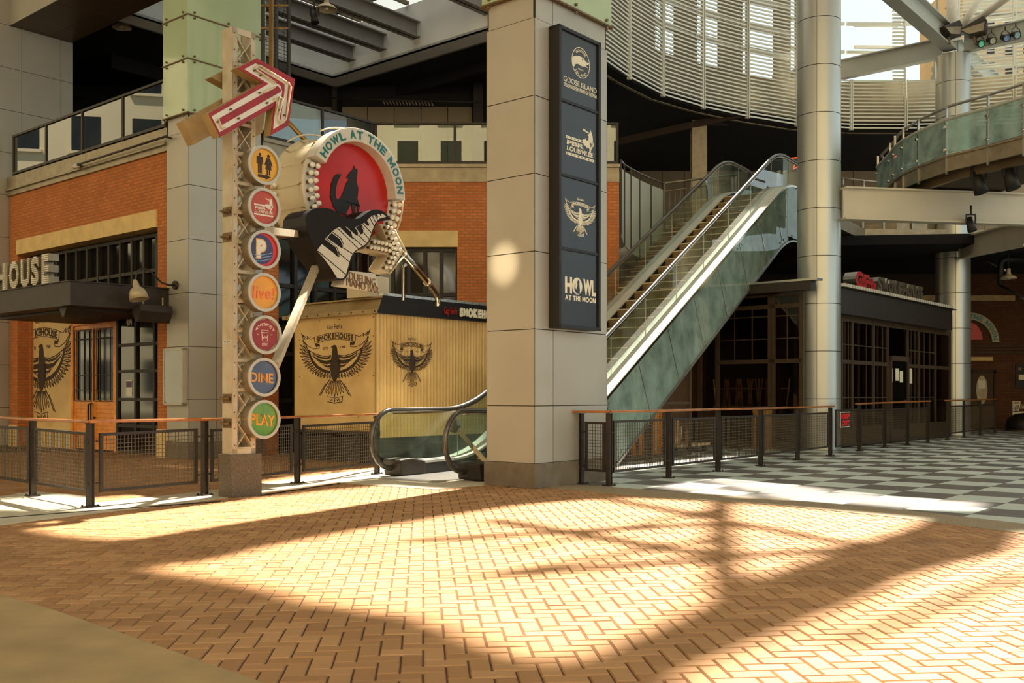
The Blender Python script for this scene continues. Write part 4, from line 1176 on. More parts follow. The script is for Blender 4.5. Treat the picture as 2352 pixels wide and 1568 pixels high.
m = MB(); m.box(KU, .05, kl-.05, -kw+.05, -.03, .0, .5); m.build('skirt', MT['black'], ki)
for t in (-kw+.1, -kw*.62, -kw*.3, -.1):
    m = MB(); m.box(KV, t-.05, t+.05, -.25, -.12, 0, .62); m.build('leg', MT['black'], ki)
m = MB(); m.box(KV, -kw, 0, -.06, -.0, .56, .63); m.build('base_rail', MT['darksteel'], ki)
m = MB(); m.bar(KV.P(-.75, .18, .02), KV.P(-.45, .1, .55), .06, .05); m.build('brace', MT['black'], ki)
# eave: sloped tan fascia on the left, black lettered fascia on the right
eh = zat(685, 19.)-kh; ov = .30
m = MB()
a = [(-kw-.35, .06), (.14, .06)]
z0, z1 = kh+.0, kh+.31
m.raw([KV.P(-kw-.30, .12, z0), KV.P(.10, .12, z0), KV.P(.0, -.28, z1), KV.P(-kw+.05, -.28, z1), KV.P(-kw-.3, .0, z0-.03), KV.P(.10, .0, z0-.03)], [(0, 1, 2, 3), (0, 4, 5, 1)])
m.box(KV, -kw-.30, .10, .10, .125, z0-.035, z0+.045); ev = m.build('tan_fascia', MT['tan'], ki, recalc=False)
m = MB()
for i in range(9): t = -kw-.15+i*(kw+.2)/8; m.cyl(KV.P(t, .125, z0+.005), KV.P(t, .135, z0+.005), .016, 6)
m.build('rivet', MT['ink'], ev)
m = MB(); m.raw([KU.P(-.1, .10, z0-.03), KU.P(kl+.2, .10, z0-.03), KU.P(kl+.2, .14, z1), KU.P(0, .14, z1), KU.P(-.1, -.05, z0-.03), KU.P(kl+.2, -.05, z0-.03)], [(0, 1, 2, 3), (0, 4, 5, 1)]); bf = m.build('black_fascia', MT['blackgloss'], ki, recalc=False)
m = MB(); m.box(KU, -.01, kl+.2, .06, .165, z1-.005, z1+.045); sv = m.build('silver_trim', MT['steel'], ki)
m = MB()
for i in range(16): t = .08+i*(kl)/15; m.cyl(KU.P(t, .165, z1+.02), KU.P(t, .172, z1+.02), .01, 6)
m.build('rivet', MT['ink'], sv)
m = MB(); m.box(KV, -kw, .0, -kl, -.2, z1-.02, z1+.01); m.build('roof', MT['tan'], ki)
# lettering on the fascia
m = MB(); ta, za = KU.hit(1021, 728, .145); tb, zb1_ = KU.hit(1050, 712, .145); put_text(m, KU, 'Guy Fieri\'s', ta, tb, z0+.02, z0+.21, .125, .15, .0); m.build('red_lettering', mat('red script', (150, 26, 18), .5), bf)
m = MB(); ta = KU.t(1057, .145); tb = KU.t(1115, .145); put_text(m, KU, 'SMOKEHOUSE', ta, ta+(tb-ta)*10/6.1, z0+.03, z0+.22, .125, .15, .07); m.build('white_lettering', MT['cream_ink'], bf)
# eagle prints
ink = MB(); c0, cz0 = KV.hit(773, 839); a0 = KV.hit(692, 820)[0]; a1 = KV.hit(851, 820)[0]
eagle(ink, KV, (a0+a1)/2, cz0, (a1-a0), .001, .003); ink.build('eagle_print', MT['ink'], wl)
ink = MB(); a0 = KU.t(899); a1 = KU.t(991); cz1 = KU.hit(945, 833)[1]
eagle(ink, KU, (a0+a1)/2, cz1, (a1-a0)*1.0, .0035, .0045, zs=.77)
for i in range(len(ink.v)):
    pass
ink.build('eagle_print', MT['ink'], cw)

# =========================== DRUM SIGN ===========================
dD = 16.3; oD = ((817-CX)/F*dD, dD); FD = Fr(oD, U); zD = zat(439, dD)
ds = thing('drum_sign', 'huge cream drum sign with a red face, howling wolf and teal arched lettering', 'sign', FD.P(0, -.4, zD-1.0))
DB = .98
m = MB(); r1, r2 = .93, .97
ax = Vector(FD.N+(0,)); cb = FD.P(0, -DB, zD)
m.lathe(cb, ax, [(.0001, .02), (.90, .02), (.97, .0), (.985, .05), (.93, .11), (.91, .16), (.91, DB-.34), (.93, DB-.27), (.975, DB-.2), (.985, DB-.14), (.96, DB-.12), (.0001, DB-.12)], 64)
sh_ = m.build('shell', MT['creamy'], ds)
m = MB(); m.ring(FD, 0, zD, .78, 1.0, -.12, .12, -1, 156, 64); arc = m.build('arch_band', MT['white'], ds, .006)
m = MB(); arc_text(m, FD, 'HOWL AT THE MOON', 0, zD, .822, .135, 153, 4, .12, .13, .028); m.build('lettering', MT['teal'], arc)
m = MB(); m.disc(FD, 0, zD, .80, -.12, -.085, 64); rf_ = m.build('red_face', MT['red'], ds)
oW = (640, 280); kW = 300/2352
def DW(p): return FD.hit(oW[0]+p[0]*kW, oW[1]+p[1]*kW, -.08)
wolf = [(1360, 788), (1378, 850), (1392, 880), (1398, 838), (1413, 850), (1415, 900), (1402, 1000), (1398, 1080), (1432, 1180), (1428, 1280), (1412, 1380), (1440, 1450), (1456, 1530)]
k2 = 400/2352; o2 = (640, 460)
leg = [(1090, 60), (1085, 150), (1065, 200), (1050, 195), (1060, 140), (1058, 80), (1035, 55), (1035, 150), (1040, 232), (1005, 232), (990, 120), (978, 40), (940, 120), (905, 185), (945, 205), (930, 225), (880, 200), (790, 160), (740, 90), (720, 30)]
left = [(960, 1440), (925, 1340), (938, 1230), (945, 1110), (965, 1070), (985, 1000), (1045, 938), (1130, 938), (1088, 1010), (1052, 1100), (1028, 1200), (1022, 1310), (1040, 1380), (1070, 1390), (1115, 1360), (1165, 1260), (1192, 1170), (1205, 1120), (1230, 1080), (1262, 1045), (1258, 1018), (1215, 1010), (1240, 975), (1270, 915), (1310, 880), (1335, 850)]
pw = [DW(p) for p in wolf]+[FD.hit(o2[0]+x*k2, o2[1]+y*k2, -.08) for x, y in leg]+[DW(p) for p in left]
m = MB(); m.poly(FD, pw, -.084, -.072); m.build('wolf_cutout', MT['black'], rf_)
# flange plates holding bulbs
for a0, a1 in ((158, 206), (-34, -3)):
    m = MB(); m.ring(FD, 0, zD, .80, 1.0, -.12, -.06, a0, a1, 16); fl_ = m.build('bulb_flange', MT['white'], ds)
    k_ = 6 if a0 > 90 else 4
    for i in range(k_):
        a = R(a0+4+(a1-a0-8)*i/(k_-1)) if a0 > 90 else R(a1-4-(a1-a0-8)*i/(k_-1))
        for r in (.85, .95):
            x, z = r*cos(a+(.03 if r > .9 else 0)), zD+r*sin(a+(.03 if r > .9 else 0))
            m = MB(); m.cyl(FD.P(x, -.06, z), FD.P(x, .0, z), .028, 10); so_ = m.build('bulb_socket', MT['socket'], ds)
            m = MB(); m.sphere(FD.P(x, .035, z), .044, 12, 8); m.build('bulb', MT['bulb'], so_)
for i in range(5):                          # bulbs on the back rim
    a = R(168+i*8.5); x, z = 1.01*cos(a), zD+1.01*sin(a); m = MB(); m.sphere(FD.P(x*.96, -DB+.12, zD+(z-zD)*.96), .04, 10, 6); m.build('bulb', MT['bulb'], ds)
for i in range(9):                          # tension rods along the shell
    a = R(70+i*22); x, z = .935*cos(a), zD+.935*sin(a)
    m = MB(); m.cyl(FD.P(x, -DB+.12, z), FD.P(x, -.28, z), .0028, 5); m.cyl(FD.P(x*1.05, -DB+.05, zD+(z-zD)*1.05), FD.P(x, -DB+.13, z), .012, 6); m.cyl(FD.P(x*1.06, -.16, zD+(z-zD)*1.06), FD.P(x, -.3, z), .012, 6); m.build('tension_rod', MT['tan'], ds)
for n, aa in ((-DB+.05, (60, 128)), (-.26, (52, 120)), (-DB-.02, (150, 215)), (-.0, (-35, 0))):
    m = MB(); m.tube([FD.P(1.06*cos(R(aa[0]+(aa[1]-aa[0])*i/14)), n, zD+1.06*sin(R(aa[0]+(aa[1]-aa[0])*i/14))) for i in range(15)], .014, 6); m.build('neon_tube', MT['creamy'], ds)
# support arms back to the tower
ta = thing('diagonal_strut', 'cream steel strut rising from the tower to the underside of the keyboard sign', 'strut', W(628, 832, 13.3))
m = MB(); m.bar(W(632, 838, 13.35), W(724, 616, 15.5), .1, .1); m.build('strut', MT['cream'], ta)
tb_ = thing('horizontal_strut', 'short cream steel arm joining the tower to the drum sign', 'strut', W(640, 530, 13.4))
m = MB(); m.bar(W(596, 528, 13.2), W(676, 537, 15.2), .14, .1); m.build('arm', MT['cream'], tb_)
# ---- keyboard sign ----------------------------------------------------------
nk = .42
kb = thing('keyboard_sign', 'black wavy piano keyboard sign below the drum face', 'sign', FD.P(-.3, nk-.4, zD-1.5))
def KB(pts, n): return FD.hits(pts, n, o2, k2)
body = [(365, 260), (372, 215), (400, 170), (435, 135), (475, 113), (530, 102), (590, 100), (650, 105), (710, 118), (800, 165), (850, 200), (900, 225), (955, 243), (1010, 248), (1060, 246), (1100, 236), (1180, 180), (1220, 150), (1260, 132), (1305, 124), (1350, 126), (1395, 140), (1430, 160), (1465, 190), (1485, 225), (1487, 265), (1440, 250), (1405, 252), (1370, 265), (1330, 297), (1305, 340), (1290, 380), (1260, 470), (1228, 540), (1195, 585), (1150, 622), (1060, 678), (1025, 715), (1000, 760), (985, 800), (960, 900), (938, 1000), (915, 1040), (890, 1062), (855, 1076), (820, 1076), (780, 1050), (740, 985), (700, 920), (600, 790), (520, 682), (470, 600), (430, 520), (395, 420), (372, 340)]
m = MB(); m.poly(FD, KB(body, nk), nk-.55, nk-.015); m.build('can', MT['black'], kb)
m = MB(); m.poly(FD, KB(body, nk), nk-.0145, nk); kf = m.build('face', MT['blackgloss'], kb)
wh = [(585, 588), (520, 675), (535, 700), (600, 770), (700, 900), (790, 1045), (830, 1056), (870, 1052), (910, 1005), (930, 930), (955, 835), (975, 775), (1000, 720), (1035, 680), (1080, 650), (1135, 615), (1185, 588), (1225, 520), (1258, 430), (1280, 365), (1300, 320), (1330, 275), (1365, 245), (1410, 235), (1452, 222), (1430, 200), (1400, 183), (1350, 186), (1310, 195), (1260, 210), (1230, 235), (1200, 268), (1160, 300), (1115, 328), (1030, 362), (905, 356), (808, 362), (735, 412), (625, 520)]
m = MB(); m.poly(FD, KB(wh, nk+.003), nk, nk+.003); wk = m.build('white_keys', MT['white'], kf)
for bk in ([(600, 545), (655, 500), (735, 570), (800, 640), (822, 700), (818, 765), (795, 760), (750, 715), (585, 590)], [(690, 470), (735, 425), (850, 515), (882, 600), (875, 652), (850, 645), (660, 505)], [(830, 364), (908, 354), (985, 420), (1008, 490), (997, 515), (955, 485)], [(915, 356), (1035, 358), (1080, 425), (1083, 478), (1050, 475)], [(1040, 362), (1118, 328), (1155, 385), (1155, 440), (1110, 460), (1085, 420)], [(1160, 303), (1200, 266), (1225, 305), (1218, 345), (1195, 340)], [(1310, 195), (1330, 190), (1345, 215), (1335, 235)], [(1365, 185), (1380, 183), (1392, 205), (1385, 222)]):
    m = MB(); m.poly(FD, KB(bk, nk+.006), nk, nk+.006); m.build('black_key', MT['blackgloss'], kf)
m = MB()
for a, b in (((528, 682), (910, 1002)), ((825, 718), (957, 832)), ((885, 650), (1002, 722)), ((795, 374), (1078, 652)), ((1000, 498), (1136, 617)), ((1085, 474), (1190, 580)), ((1150, 440), (1226, 522)), ((1140, 320), (1256, 440)), ((1235, 240), (1292, 350)), ((1268, 210), (1312, 300)), ((1300, 198), (1340, 265))):
    stroke(m, FD, KB([a, b], nk+.006), .014, nk, nk+.005)
m.build('key_gaps', MT['blackgloss'], wk)
m = MB()
for p in ([(630, 520), (770, 625), (800, 690), (805, 745)], [(650, 503), (790, 625), (818, 690)], [(715, 432), (830, 520), (870, 600), (870, 645)], [(910, 357), (985, 425), (1003, 495)], [(1038, 366), (1075, 430), (1076, 475)], [(1125, 360), (1150, 400), (1148, 435)], [(1200, 270), (1218, 310)]):
    stroke(m, FD, KB(p, nk+.009), .012, nk+.006, nk+.009)
m.build('key_highlights', MT['white'], kf)
m = MB(); m.poly(FD, KB([(345, 770), (390, 775), (400, 800), (370, 790), (355, 800), (370, 830), (440, 850), (455, 870), (380, 850), (340, 810)], nk-.28), nk-.285, nk-.28)
# brown housing behind the keyboard
hs = thing('sign_housing', 'brown metal barrel housing behind the keyboard sign', 'housing', FD.P(-.8, -.4, zD-1.1))
c0 = W(668, 516, 16.6); m = MB(); m.lathe(c0, ax, [(.001, -.35), (.2, -.34), (.21, -.3), (.21, .3), (.001, .31)], 24); m.build('barrel', MT['soffit'], hs)
m = MB(); m.bar(W(672, 486, 16.3), W(694, 478, 16.3), .12, .1); m.build('junction_box', MT['grey_metal'], hs)
m = MB(); m.tube([W(642, 524, 16.2), W(660, 520, 16.2), W(668, 505, 16.2), W(672, 492, 16.2)], .016, 6); m.build('conduit', MT['grey_metal'], hs)
# ---- bulb arrow -------------------------------------------------------------
nq = .10
qa = thing('bulb_arrow', 'cream arrow sign studded with white bulbs, pointing right beside the keyboard', 'sign', FD.P(.5, 0, zD-1.2))
po = [(1360, 312), (1530, 352), (1690, 690), (1490, 985), (1350, 930), (1470, 745), (1150, 655), (1260, 515), (1475, 556)]
m = MB(); m.poly(FD, KB(po, nq), nq-.28, nq); qf = m.build('can', MT['creamy'], qa, .006)
m = MB(); 
for a, b in (((1548, 395), (1712, 700)), ((1690, 740), (1490, 985))): 
    p, q = KB([a, b], nq); m = MB(); m.tube([FD.P(p[0], nq+.02, p[1]), FD.P(q[0], nq+.02, q[1])], .018, 6); m.build('edge_tube', MT['creamy'], qa)
for x, y in ((1470, 360), (1525, 375), (1500, 437), (1552, 447), (1530, 510), (1583, 525), (1558, 580), (1612, 595), (1590, 655), (1645, 665), (1555, 715), (1610, 725), (1525, 775), (1575, 785), (1495, 832), (1547, 845), (1460, 905), (1515, 905), (1297, 558), (1350, 568), (1402, 578), (1452, 590), (1503, 603), (1540, 643), (1250, 630), (1300, 637), (1348, 648), (1400, 658), (1450, 668), (1500, 680)):
    t, z = FD.hit(o2[0]+x*k2, o2[1]+y*k2, nq+.09)
    m = MB(); m.cyl(FD.P(t, nq, z), FD.P(t, nq+.06, z), .024, 8); so_ = m.build('bulb_socket', MT['socket'], qa)
    m = MB(); m.sphere(FD.P(t, nq+.088, z), .034, 10, 7); m.build('bulb', MT['bulb'], so_)
# ---- piano bar box sign -----------------------------------------------------
pb = thing('box_sign', 'small white box sign with two rows of tube letters under the keyboard', 'sign', FD.P(.2, .2, zD-1.9))
nn = .30; fpx = [(870, 1135), (950, 938), (1300, 985), (1365, 1205)]
fp = KB([(872, 1140), (925, 945), (1305, 990), (1355, 1205)], nn)
m = MB(); m.poly(FD, fp, nn-.3, nn); bf_ = m.build('can', MT['white'], pb)
m = MB(); l0 = KB([(935, 1045), (1300, 985), (905, 1150), (1345, 1100), (1290, 1080), (1330, 1190)], nn)
put_text(m, FD, 'DUELING', l0[0][0]+.02, l0[1][0], l0[0][1]-.03, l0[0][1]+.10, nn, nn+.02, -.015, slope=-.12)
put_text(m, FD, 'PIANO BAR', l0[2][0]+.01, l0[3][0], l0[2][1]-.0, l0[2][1]+.12, nn, nn+.02, -.015, slope=-.12)
m.build('neon_lettering', mat('aged tube letters', (140, 108, 70), .5, 0, .2, 20), bf_)
m = MB()
for x in (1070, 1210):
    a, b = KB([(x, 720), (x, 975)], .15); m.cyl(FD.P(a[0], .15, a[1]), FD.P(b[0], .15, b[1]), .012, 6)
m.build('hanger_rod', MT['socket'], pb)
# ---- pipes and pedestal -----------------------------------------------------
pp = thing('support_pipe', 'thick bent chrome pipe propping the signs on the kiosk roof', 'pipe', W(1006, 694, 19.2))
pts = [W(640+1690*k2, 460+720*k2, 17.0), W(640+2010*k2, 460+1110*k2, 18.6), W(640+2080*k2, 460+1190*k2, 18.9), W(640+2130*k2, 460+1270*k2, 19.1), W(640+2150*k2, 460+1345*k2, 19.25), W(640+2152*k2, 460+1430*k2, 19.25)]
pts = [pts[0], pts[0].lerp(pts[1], .5)]+pts[1:]
m = MB(); m.tube(pts, .055, 14); m.build('pipe', MT['chrome'], pp)
m = MB(); d_ = (pts[2]-pts[1]).normalized(); m.cyl(pts[2]-d_*.06, pts[2]+d_*.06, .075, 14); m.build('collar', MT['chrome'], pp)
p2_ = thing('support_pipe', 'thin upright steel pipe beside the bent pipe on the kiosk roof', 'pipe', W(925, 690, 18.9))
m = MB(); m.tube([W(926, 690, 18.9), W(926, 612, 18.9), W(932, 608, 18.8)], .03, 10); m.build('pipe', MT['steel'], p2_)
pd = thing('pedestal', 'white support block on the kiosk roof under the signs', 'pedestal', W(872, 684, 19.3))
m = MB(); a, _ = KU.hit(848, 640, -.3); b, _ = KU.hit(893, 640, -.3); m.box(KU, a, b, -.95, -.3, z1+.012, zat(633, 19.3)); m.build('block', MT['creamy'], pd)

# =========================== LEFT BRICK FACADE ===========================
bk_o = FUL.P(0, -.82, 0); FV = Fr((bk_o.x+U[0]*.06, bk_o.y+U[1]*.06), MV)     # t<0 to the left, n towards viewer
tE = FV.t(22)
BR = brickmat('orange brown brick', (204, 124, 68), (188, 108, 58), (160, 108, 68))
zf = zat(306, 21.4); zbr = FV.hit(381, 349)[1]
tDL = FV.t(40); tDR = FV.t(362)
zl1 = FV.hit(362, 481)[1]; zl0 = FV.hit(362, 521)[1]
m = MB()
m.box(FV, tE, 0, -.4, 0, zl1, zbr); m.box(FV, tE, tDL, -.4, 0, 0, zl1); m.box(FV, tDR, 0, -.4, 0, 0, zl1)
struct(m.build('wall_left', BR), 'orange brown brick wall above the restaurant entrance')
m = MB()
for i in range(3):
    a = tDL+(tDR-tDL)*i/3; b = tDL+(tDR-tDL)*(i+1)/3; m.box(FV, a+.003, b-.003, -.4, .04, zl0, zl1)
struct(m.build('trim_4', MT['lintel']), 'pale stone lintel over the entrance')
m = MB(); m.box(FV, tE, 0, -.3, .06, zbr, zf); m.box(FV, tE, 0, -.3, .12, zbr+.12, zbr+.17); struct(m.build('trim_5', MT['grey_metal']), 'grey steel edge band under the left balcony')
m = MB(); m.box(FV, tE, tDL, -.02, .03, 0, .55); m.box(FV, tDR, 0, -.02, .03, 0, .6); struct(m.build('baseboard_left', MT['lintel']), 'pale stone plinth of the brick wall')
rec = -.38
# transom window grid above the canopy
zw = 0
def grid(mb, fr, ts, zs, n0, n1, w=.05):
    for t in ts: mb.box(fr, t-w/2, t+w/2, n0, n1, zs[0], zs[-1])
    for z in zs: mb.box(fr, ts[0], ts[-1], n0, n1-.01, z-w/2, z+w/2)
m = MB(); zc0 = 3.38
tr_l = FV.t(118)
ts = [tDL+(tDR-tDL)*i/13 for i in range(14)]
gz = [zc0, FV.hit(362, 612)[1], zl0-.08]
grid(m, FV, ts, gz, rec+.02, rec+.12, .075); wf_ = struct(m.build('window_1', MT['darkframe']), 'dark gridded transom window above the canopy')
m = MB(); m.box(FV, tDL, tDR, rec-.01, rec+.03, zc0, zl0); pg = m.build('window_pane', MT['darkglass'], wf_)
# recessed entrance: side brick pier, printed panel, doors, glazed sidelight
te0 = FV.t(80, rec); te1 = FV.t(168, rec); td1 = FV.t(273, rec); ts1 = tDR
m = MB(); m.box(FV, tDL-.0, te0, -.4, rec+.1, 0, 3.37); struct(m.build('wall_left', BR), 'brick pier beside the eagle panel')
zp1 = FV.hit(160, 735, rec)[1]
ep = thing('printed_panel', 'tan wall panel with half an eagle print, left of the orange doors', 'panel', FV.P((te0+te1)/2, rec, .5))
m = MB(); m.box(FV, te0, te1, -.45, rec+.04, .5, 3.36); fp_ = m.build('board', MT['kiosk'], ep)
m = MB(); m.box(FV, te0, te1, -.45, rec+.08, 0.0, .5); m.build('base', MT['lintel'], ep)
ink = MB(); cE = FV.hit(95, 850, rec+.04); wE = (FV.t(165, rec+.04)-cE[0])*2
eagle(ink, FV, cE[0], FV.hit(95, 852, rec+.04)[1], wE, rec+.04, rec+.044, te0+.02, zs=.72); ink.build('eagle_print', MT['ink'], fp_)
# double door
dz1 = FV.hit(272, 728, rec+.05)[1]
dd = thing('door_1', 'orange stained double door with iron grilles under the canopy', 'door', FV.P((te1+td1)/2, rec, 0))
nD = rec+.06
m = MB(); fw = .11
m.box(FV, te1, te1+fw, rec-.05, nD, 0, dz1); m.box(FV, td1-fw*1.2, td1, rec-.05, nD, 0, dz1); m.box(FV, te1, td1, rec-.05, nD, dz1-.12, dz1); m.build('door_frame', MT['doorwood'], dd)
mid = (te1+td1)/2-.02
for a, b in ((te1+fw, mid), (mid, td1-fw*1.2)):
    m = MB(); n1_ = nD-.035; s_ = .09
    zg0, zg1 = 1.22, dz1-.27
    m.box(FV, a+.006, a+s_, rec-.02, n1_, .03, dz1-.13); m.box(FV, b-s_, b-.006, rec-.02, n1_, .03, dz1-.13)
    m.box(FV, a+s_, b-s_, rec-.02, n1_, dz1-.25, dz1-.13); m.box(FV, a+s_, b-s_, rec-.02, n1_, 1.08, 1.2); m.box(FV, a+s_, b-s_, rec-.02, n1_, .03, .2)
    for i in range(9): z = .2+i*.098; m.box(FV, a+s_, b-s_, rec-.02, n1_-.012-(.0), z+.006, z+.092)
    m.box(FV, a+s_, b-s_, rec-.02, n1_-.032, .2, 1.1)
    lf = m.build('door_leaf', MT['doorwood'], dd)
    m = MB(); m.box(FV, a+s_, b-s_, rec-.0, rec+.006, 1.2, dz1-.25); m.build('door_glass', MT['darkglass'], lf)
    m = MB()
    for f in (.0, .34, .67, 1.0): t = a+s_-.02+(b-a-2*s_+.04)*f; m.bar(FV.P(t, nD, zg0-.05), FV.P(t, nD, dz1-.22), .02, .02, FV.N+(0,))
    for z in (zg0-.04, zg0+.22, zg0+.58, dz1-.45, dz1-.23): m.bar(FV.P(a+s_-.03, nD, z), FV.P(b-s_+.03, nD, z), .02, .02)
    m.build('iron_grille', MT['black'], lf)
m = MB(); m.cyl(FV.P(mid-.15, nD+.03, .15), FV.P(mid-.15, nD+.03, 1.1), .02, 8); m.cyl(FV.P(mid-.02, nD+.03, .0), FV.P(mid-.02, nD+.03, 1.12), .018, 8); m.cyl(FV.P(mid-.15, nD+.03, 1.1), FV.P(mid+.05, nD+.03, 1.12), .014, 6); m.build('security_bar', MT['black'], dd)
m = MB(); m.cyl(FV.P(mid+.07, nD-.03, .78), FV.P(mid+.07, nD+.02, .78), .025, 10); m.build('door_knob', MT['black'], dd)
# glazed sidelight with the street number
sl_ = thing('window_2', 'dark gridded glass sidelight numbered 434 beside the orange doors', 'window', FV.P((td1+ts1)/2, rec, 0))
m = MB(); tsx = [td1+.03, td1+(ts1-td1)*.36, td1+(ts1-td1)*.70, ts1-.02]
grid(m, FV, tsx, [.04, .62, 1.22, 1.86, 2.46, 3.1, 3.36], rec+.0, rec+.07, .07); m.build('window_frame', MT['darkframe'], sl_)
m = MB(); m.box(FV, td1, ts1, rec-.02, rec+.02, 0.02, 3.37); gp_ = m.build('window_pane', MT['darkglass'], sl_)
m = MB(); a = FV.hit(290, 748, rec+.025); b = FV.hit(303, 726, rec+.025); put_text(m, FV, '434', a[0], b[0], a[1], b[1], rec+.021, rec+.025, .05); m.build('number', MT['white'], gp_)
m = MB(); a = FV.hit(289, 910, rec+.03); b = FV.hit(303, 872, rec+.03); m.box(FV, a[0], b[0], rec+.022, rec+.028, a[1], b[1]); m.build('poster', MT['white'], gp_)
m = MB(); m.box(FV, a[0]+.01, b[0]-.01, rec+.028, rec+.03, a[1]+(b[1]-a[1])*.55, b[1]-.03); m.build('poster_print', mat('purple print', (92, 74, 96), .6), gp_)
# canopy
# fascia corner: solve where the front corner stands, projecting along -U from the wall
Fc = Fr((FV.P(0, 0, 0).x, FV.P(0, 0, 0).y), MV)
tC = None
best = None
for i in range(400):
    n = .2+i*.01
    t_, z_ = FV.hit(161, 643, n)
    t2, z2 = FV.hit(383, 660, .15)
    if best is None or abs(z_-z2) < best[0]: best = (abs(z_-z2), n, t_, z_)
_, nC, tC, zC = best
zCb = FV.hit(161, 700, nC)[1]; tCr = FV.t(384, .1)
ca = thing('canopy', 'dark steel entrance canopy carrying bulb studded letters', 'canopy', FV.P(tC-1.5, nC/2, zCb))
tr_ = min(-.02, tCr)
fr0 = FV
q = lambda t, n: (FV.P(t, n, 0).x, FV.P(t, n, 0).y)
tLe = tC-4.2
def slabp(mb, z0, z1, ins=0):
    mb.flat([q(tLe, rec), q(tLe, nC-ins), q(tC-ins, nC-ins), q(tCr-ins, .08), q(tCr-ins, rec if tCr < tDR else .02)], z0, z1)
m = MB(); slabp(m, zCb, zC-.02); m.build('fascia', MT['darksteel'], ca)
m = MB(); slabp(m, zC-.02, zC, -.03); m.build('top_flange', MT['darksteel'], ca)
m = MB(); slabp(m, zCb-.06, zCb-.005, .45); m.build('soffit_beam', MT['darkframe'], ca)
ltr = []
for ch, x0, x1, y0, y1 in (('H', -24, 17, 662, 603), ('O', 21, 43, 660, 598), ('U', 47, 68, 656, 592), ('S', 71, 89, 653, 587), ('E', 95, 113, 648, 581)):
    n = nC-.12; a = FV.hit(x0, y0, n); b = FV.hit(x1, y1, n)
    L = thing('sign_letter', 'bulb studded channel letter %s standing on the entrance canopy' % ch, 'letter', FV.P((a[0]+b[0])/2, n, zC), 'channel letters on the canopy')
    m = MB(); zt_ = b[1]; zb0_ = zC+.03
    put_text(m, FV, ch, a[0], b[0], zb0_, zt_, n-.2, n, .05); fc = m.build('can', MT['grey_metal'], L)
    m = MB(); m.box(FV, a[0], b[0], n-.18, n-.05, zC+.0, zb0_+.01); m.build('foot', MT['darksteel'], L)
    vs, fs = glyphs(ch, .05)
    xa = min(v[0] for v in vs); xb = max(v[0] for v in vs); ya = min(v[1] for v in vs); yb = max(v[1] for v in vs)
    def inl(x, y):
        for f in fs:
            if inside((x, y), [vs[j][:2] for j in f]): return True
        return False
    m = MB()
    for i in range(9):
        for j in range(15):
            x = xa+(xb-xa)*(i+.5)/9; y = ya+(yb-ya)*(j+.5)/15
            if inl(x, y) and inl(x-.04, y) and inl(x+.04, y):
                t = a[0]+(b[0]-a[0])*(x-xa)/(xb-xa); z = zb0_+(zt_-zb0_)*(y-ya)/(yb-ya); m.box(FV, t-.022, t+.022, n, n+.014, z-.012, z+.012)
    m.build('bulb_rows', MT['bulb'], fc)
# box floodlights hung under the canopy
for i, (px, py, n, lab) in enumerate(((188, 706, nC*.75, 'dark box floodlight hanging under the canopy corner'), (352, 716, .55, 'dark box floodlight hanging under the canopy next to the pillar'))):
    t, z = FV.hit(px, py, n); w_ = .38 if i == 0 else .36
    fl = thing('floodlight', lab, 'floodlight', FV.P(t, n, z-.2))
    f2 = Fr((FV.P(t, n, 0).x, FV.P(t, n, 0).y), U)
    m = MB(); m.poly(Fr((f2.P(-w_, 0, 0).x, f2.P(-w_, 0, 0).y), MV), [(-.14, z+.10), (.1, z+.14), (.16, z-.0), (.02, z-.22), (-.06, z-.22), (-.2, z-.02)], -2*w_, 0); m.build('housing', MT['darksteel'], fl, .015)
    m = MB()
    for s_ in (-.6, .6): m.bar(f2.P(s_*w_, 0, z+.1), f2.P(s_*w_, 0, z+.3), .06, .02)
    m.build('bracket', MT['grey_metal'], fl)
# gooseneck lamp on the pillar
gl0 = FUL.P(0, 0, 0); FP = Fr((gl0.x, gl0.y), MV)      # left face of the left pillar, n outward
t0, z0_ = FP.hit(405, 655, 0)
gn = thing('gooseneck_lamp', 'grey gooseneck barn lamp fixed to the left pillar above the menu case', 'lamp', FP.P(t0, 0, z0_))
m = MB(); m.cyl(FP.P(t0, .0, z0_), FP.P(t0, .05, z0_), .09, 16); m.build('wall_plate', MT['darksteel'], gn)
pth = [(.05, 0), (.18, -.01), (.34, .03), (.5, .16), (.62, .26), (.75, .28), (.86, .22), (.9, .1), (.91, -.02)]
m = MB(); m.tube([FP.P(t0, n, z0_+z) for n, z in pth], .02, 8); m.build('arm', MT['darksteel'], gn)
c_ = FP.P(t0, .91, z0_-.02); m = MB(); m.lathe(c_, Vector((.25, -.1, -1)), [(.03, -.06), (.06, .02), (.07, .1), (.13, .14), (.17, .22), (.19, .36), (.16, .36), (.14, .24), (.001, .2)], 20); m.build('shade', MT['lamp'], gn)
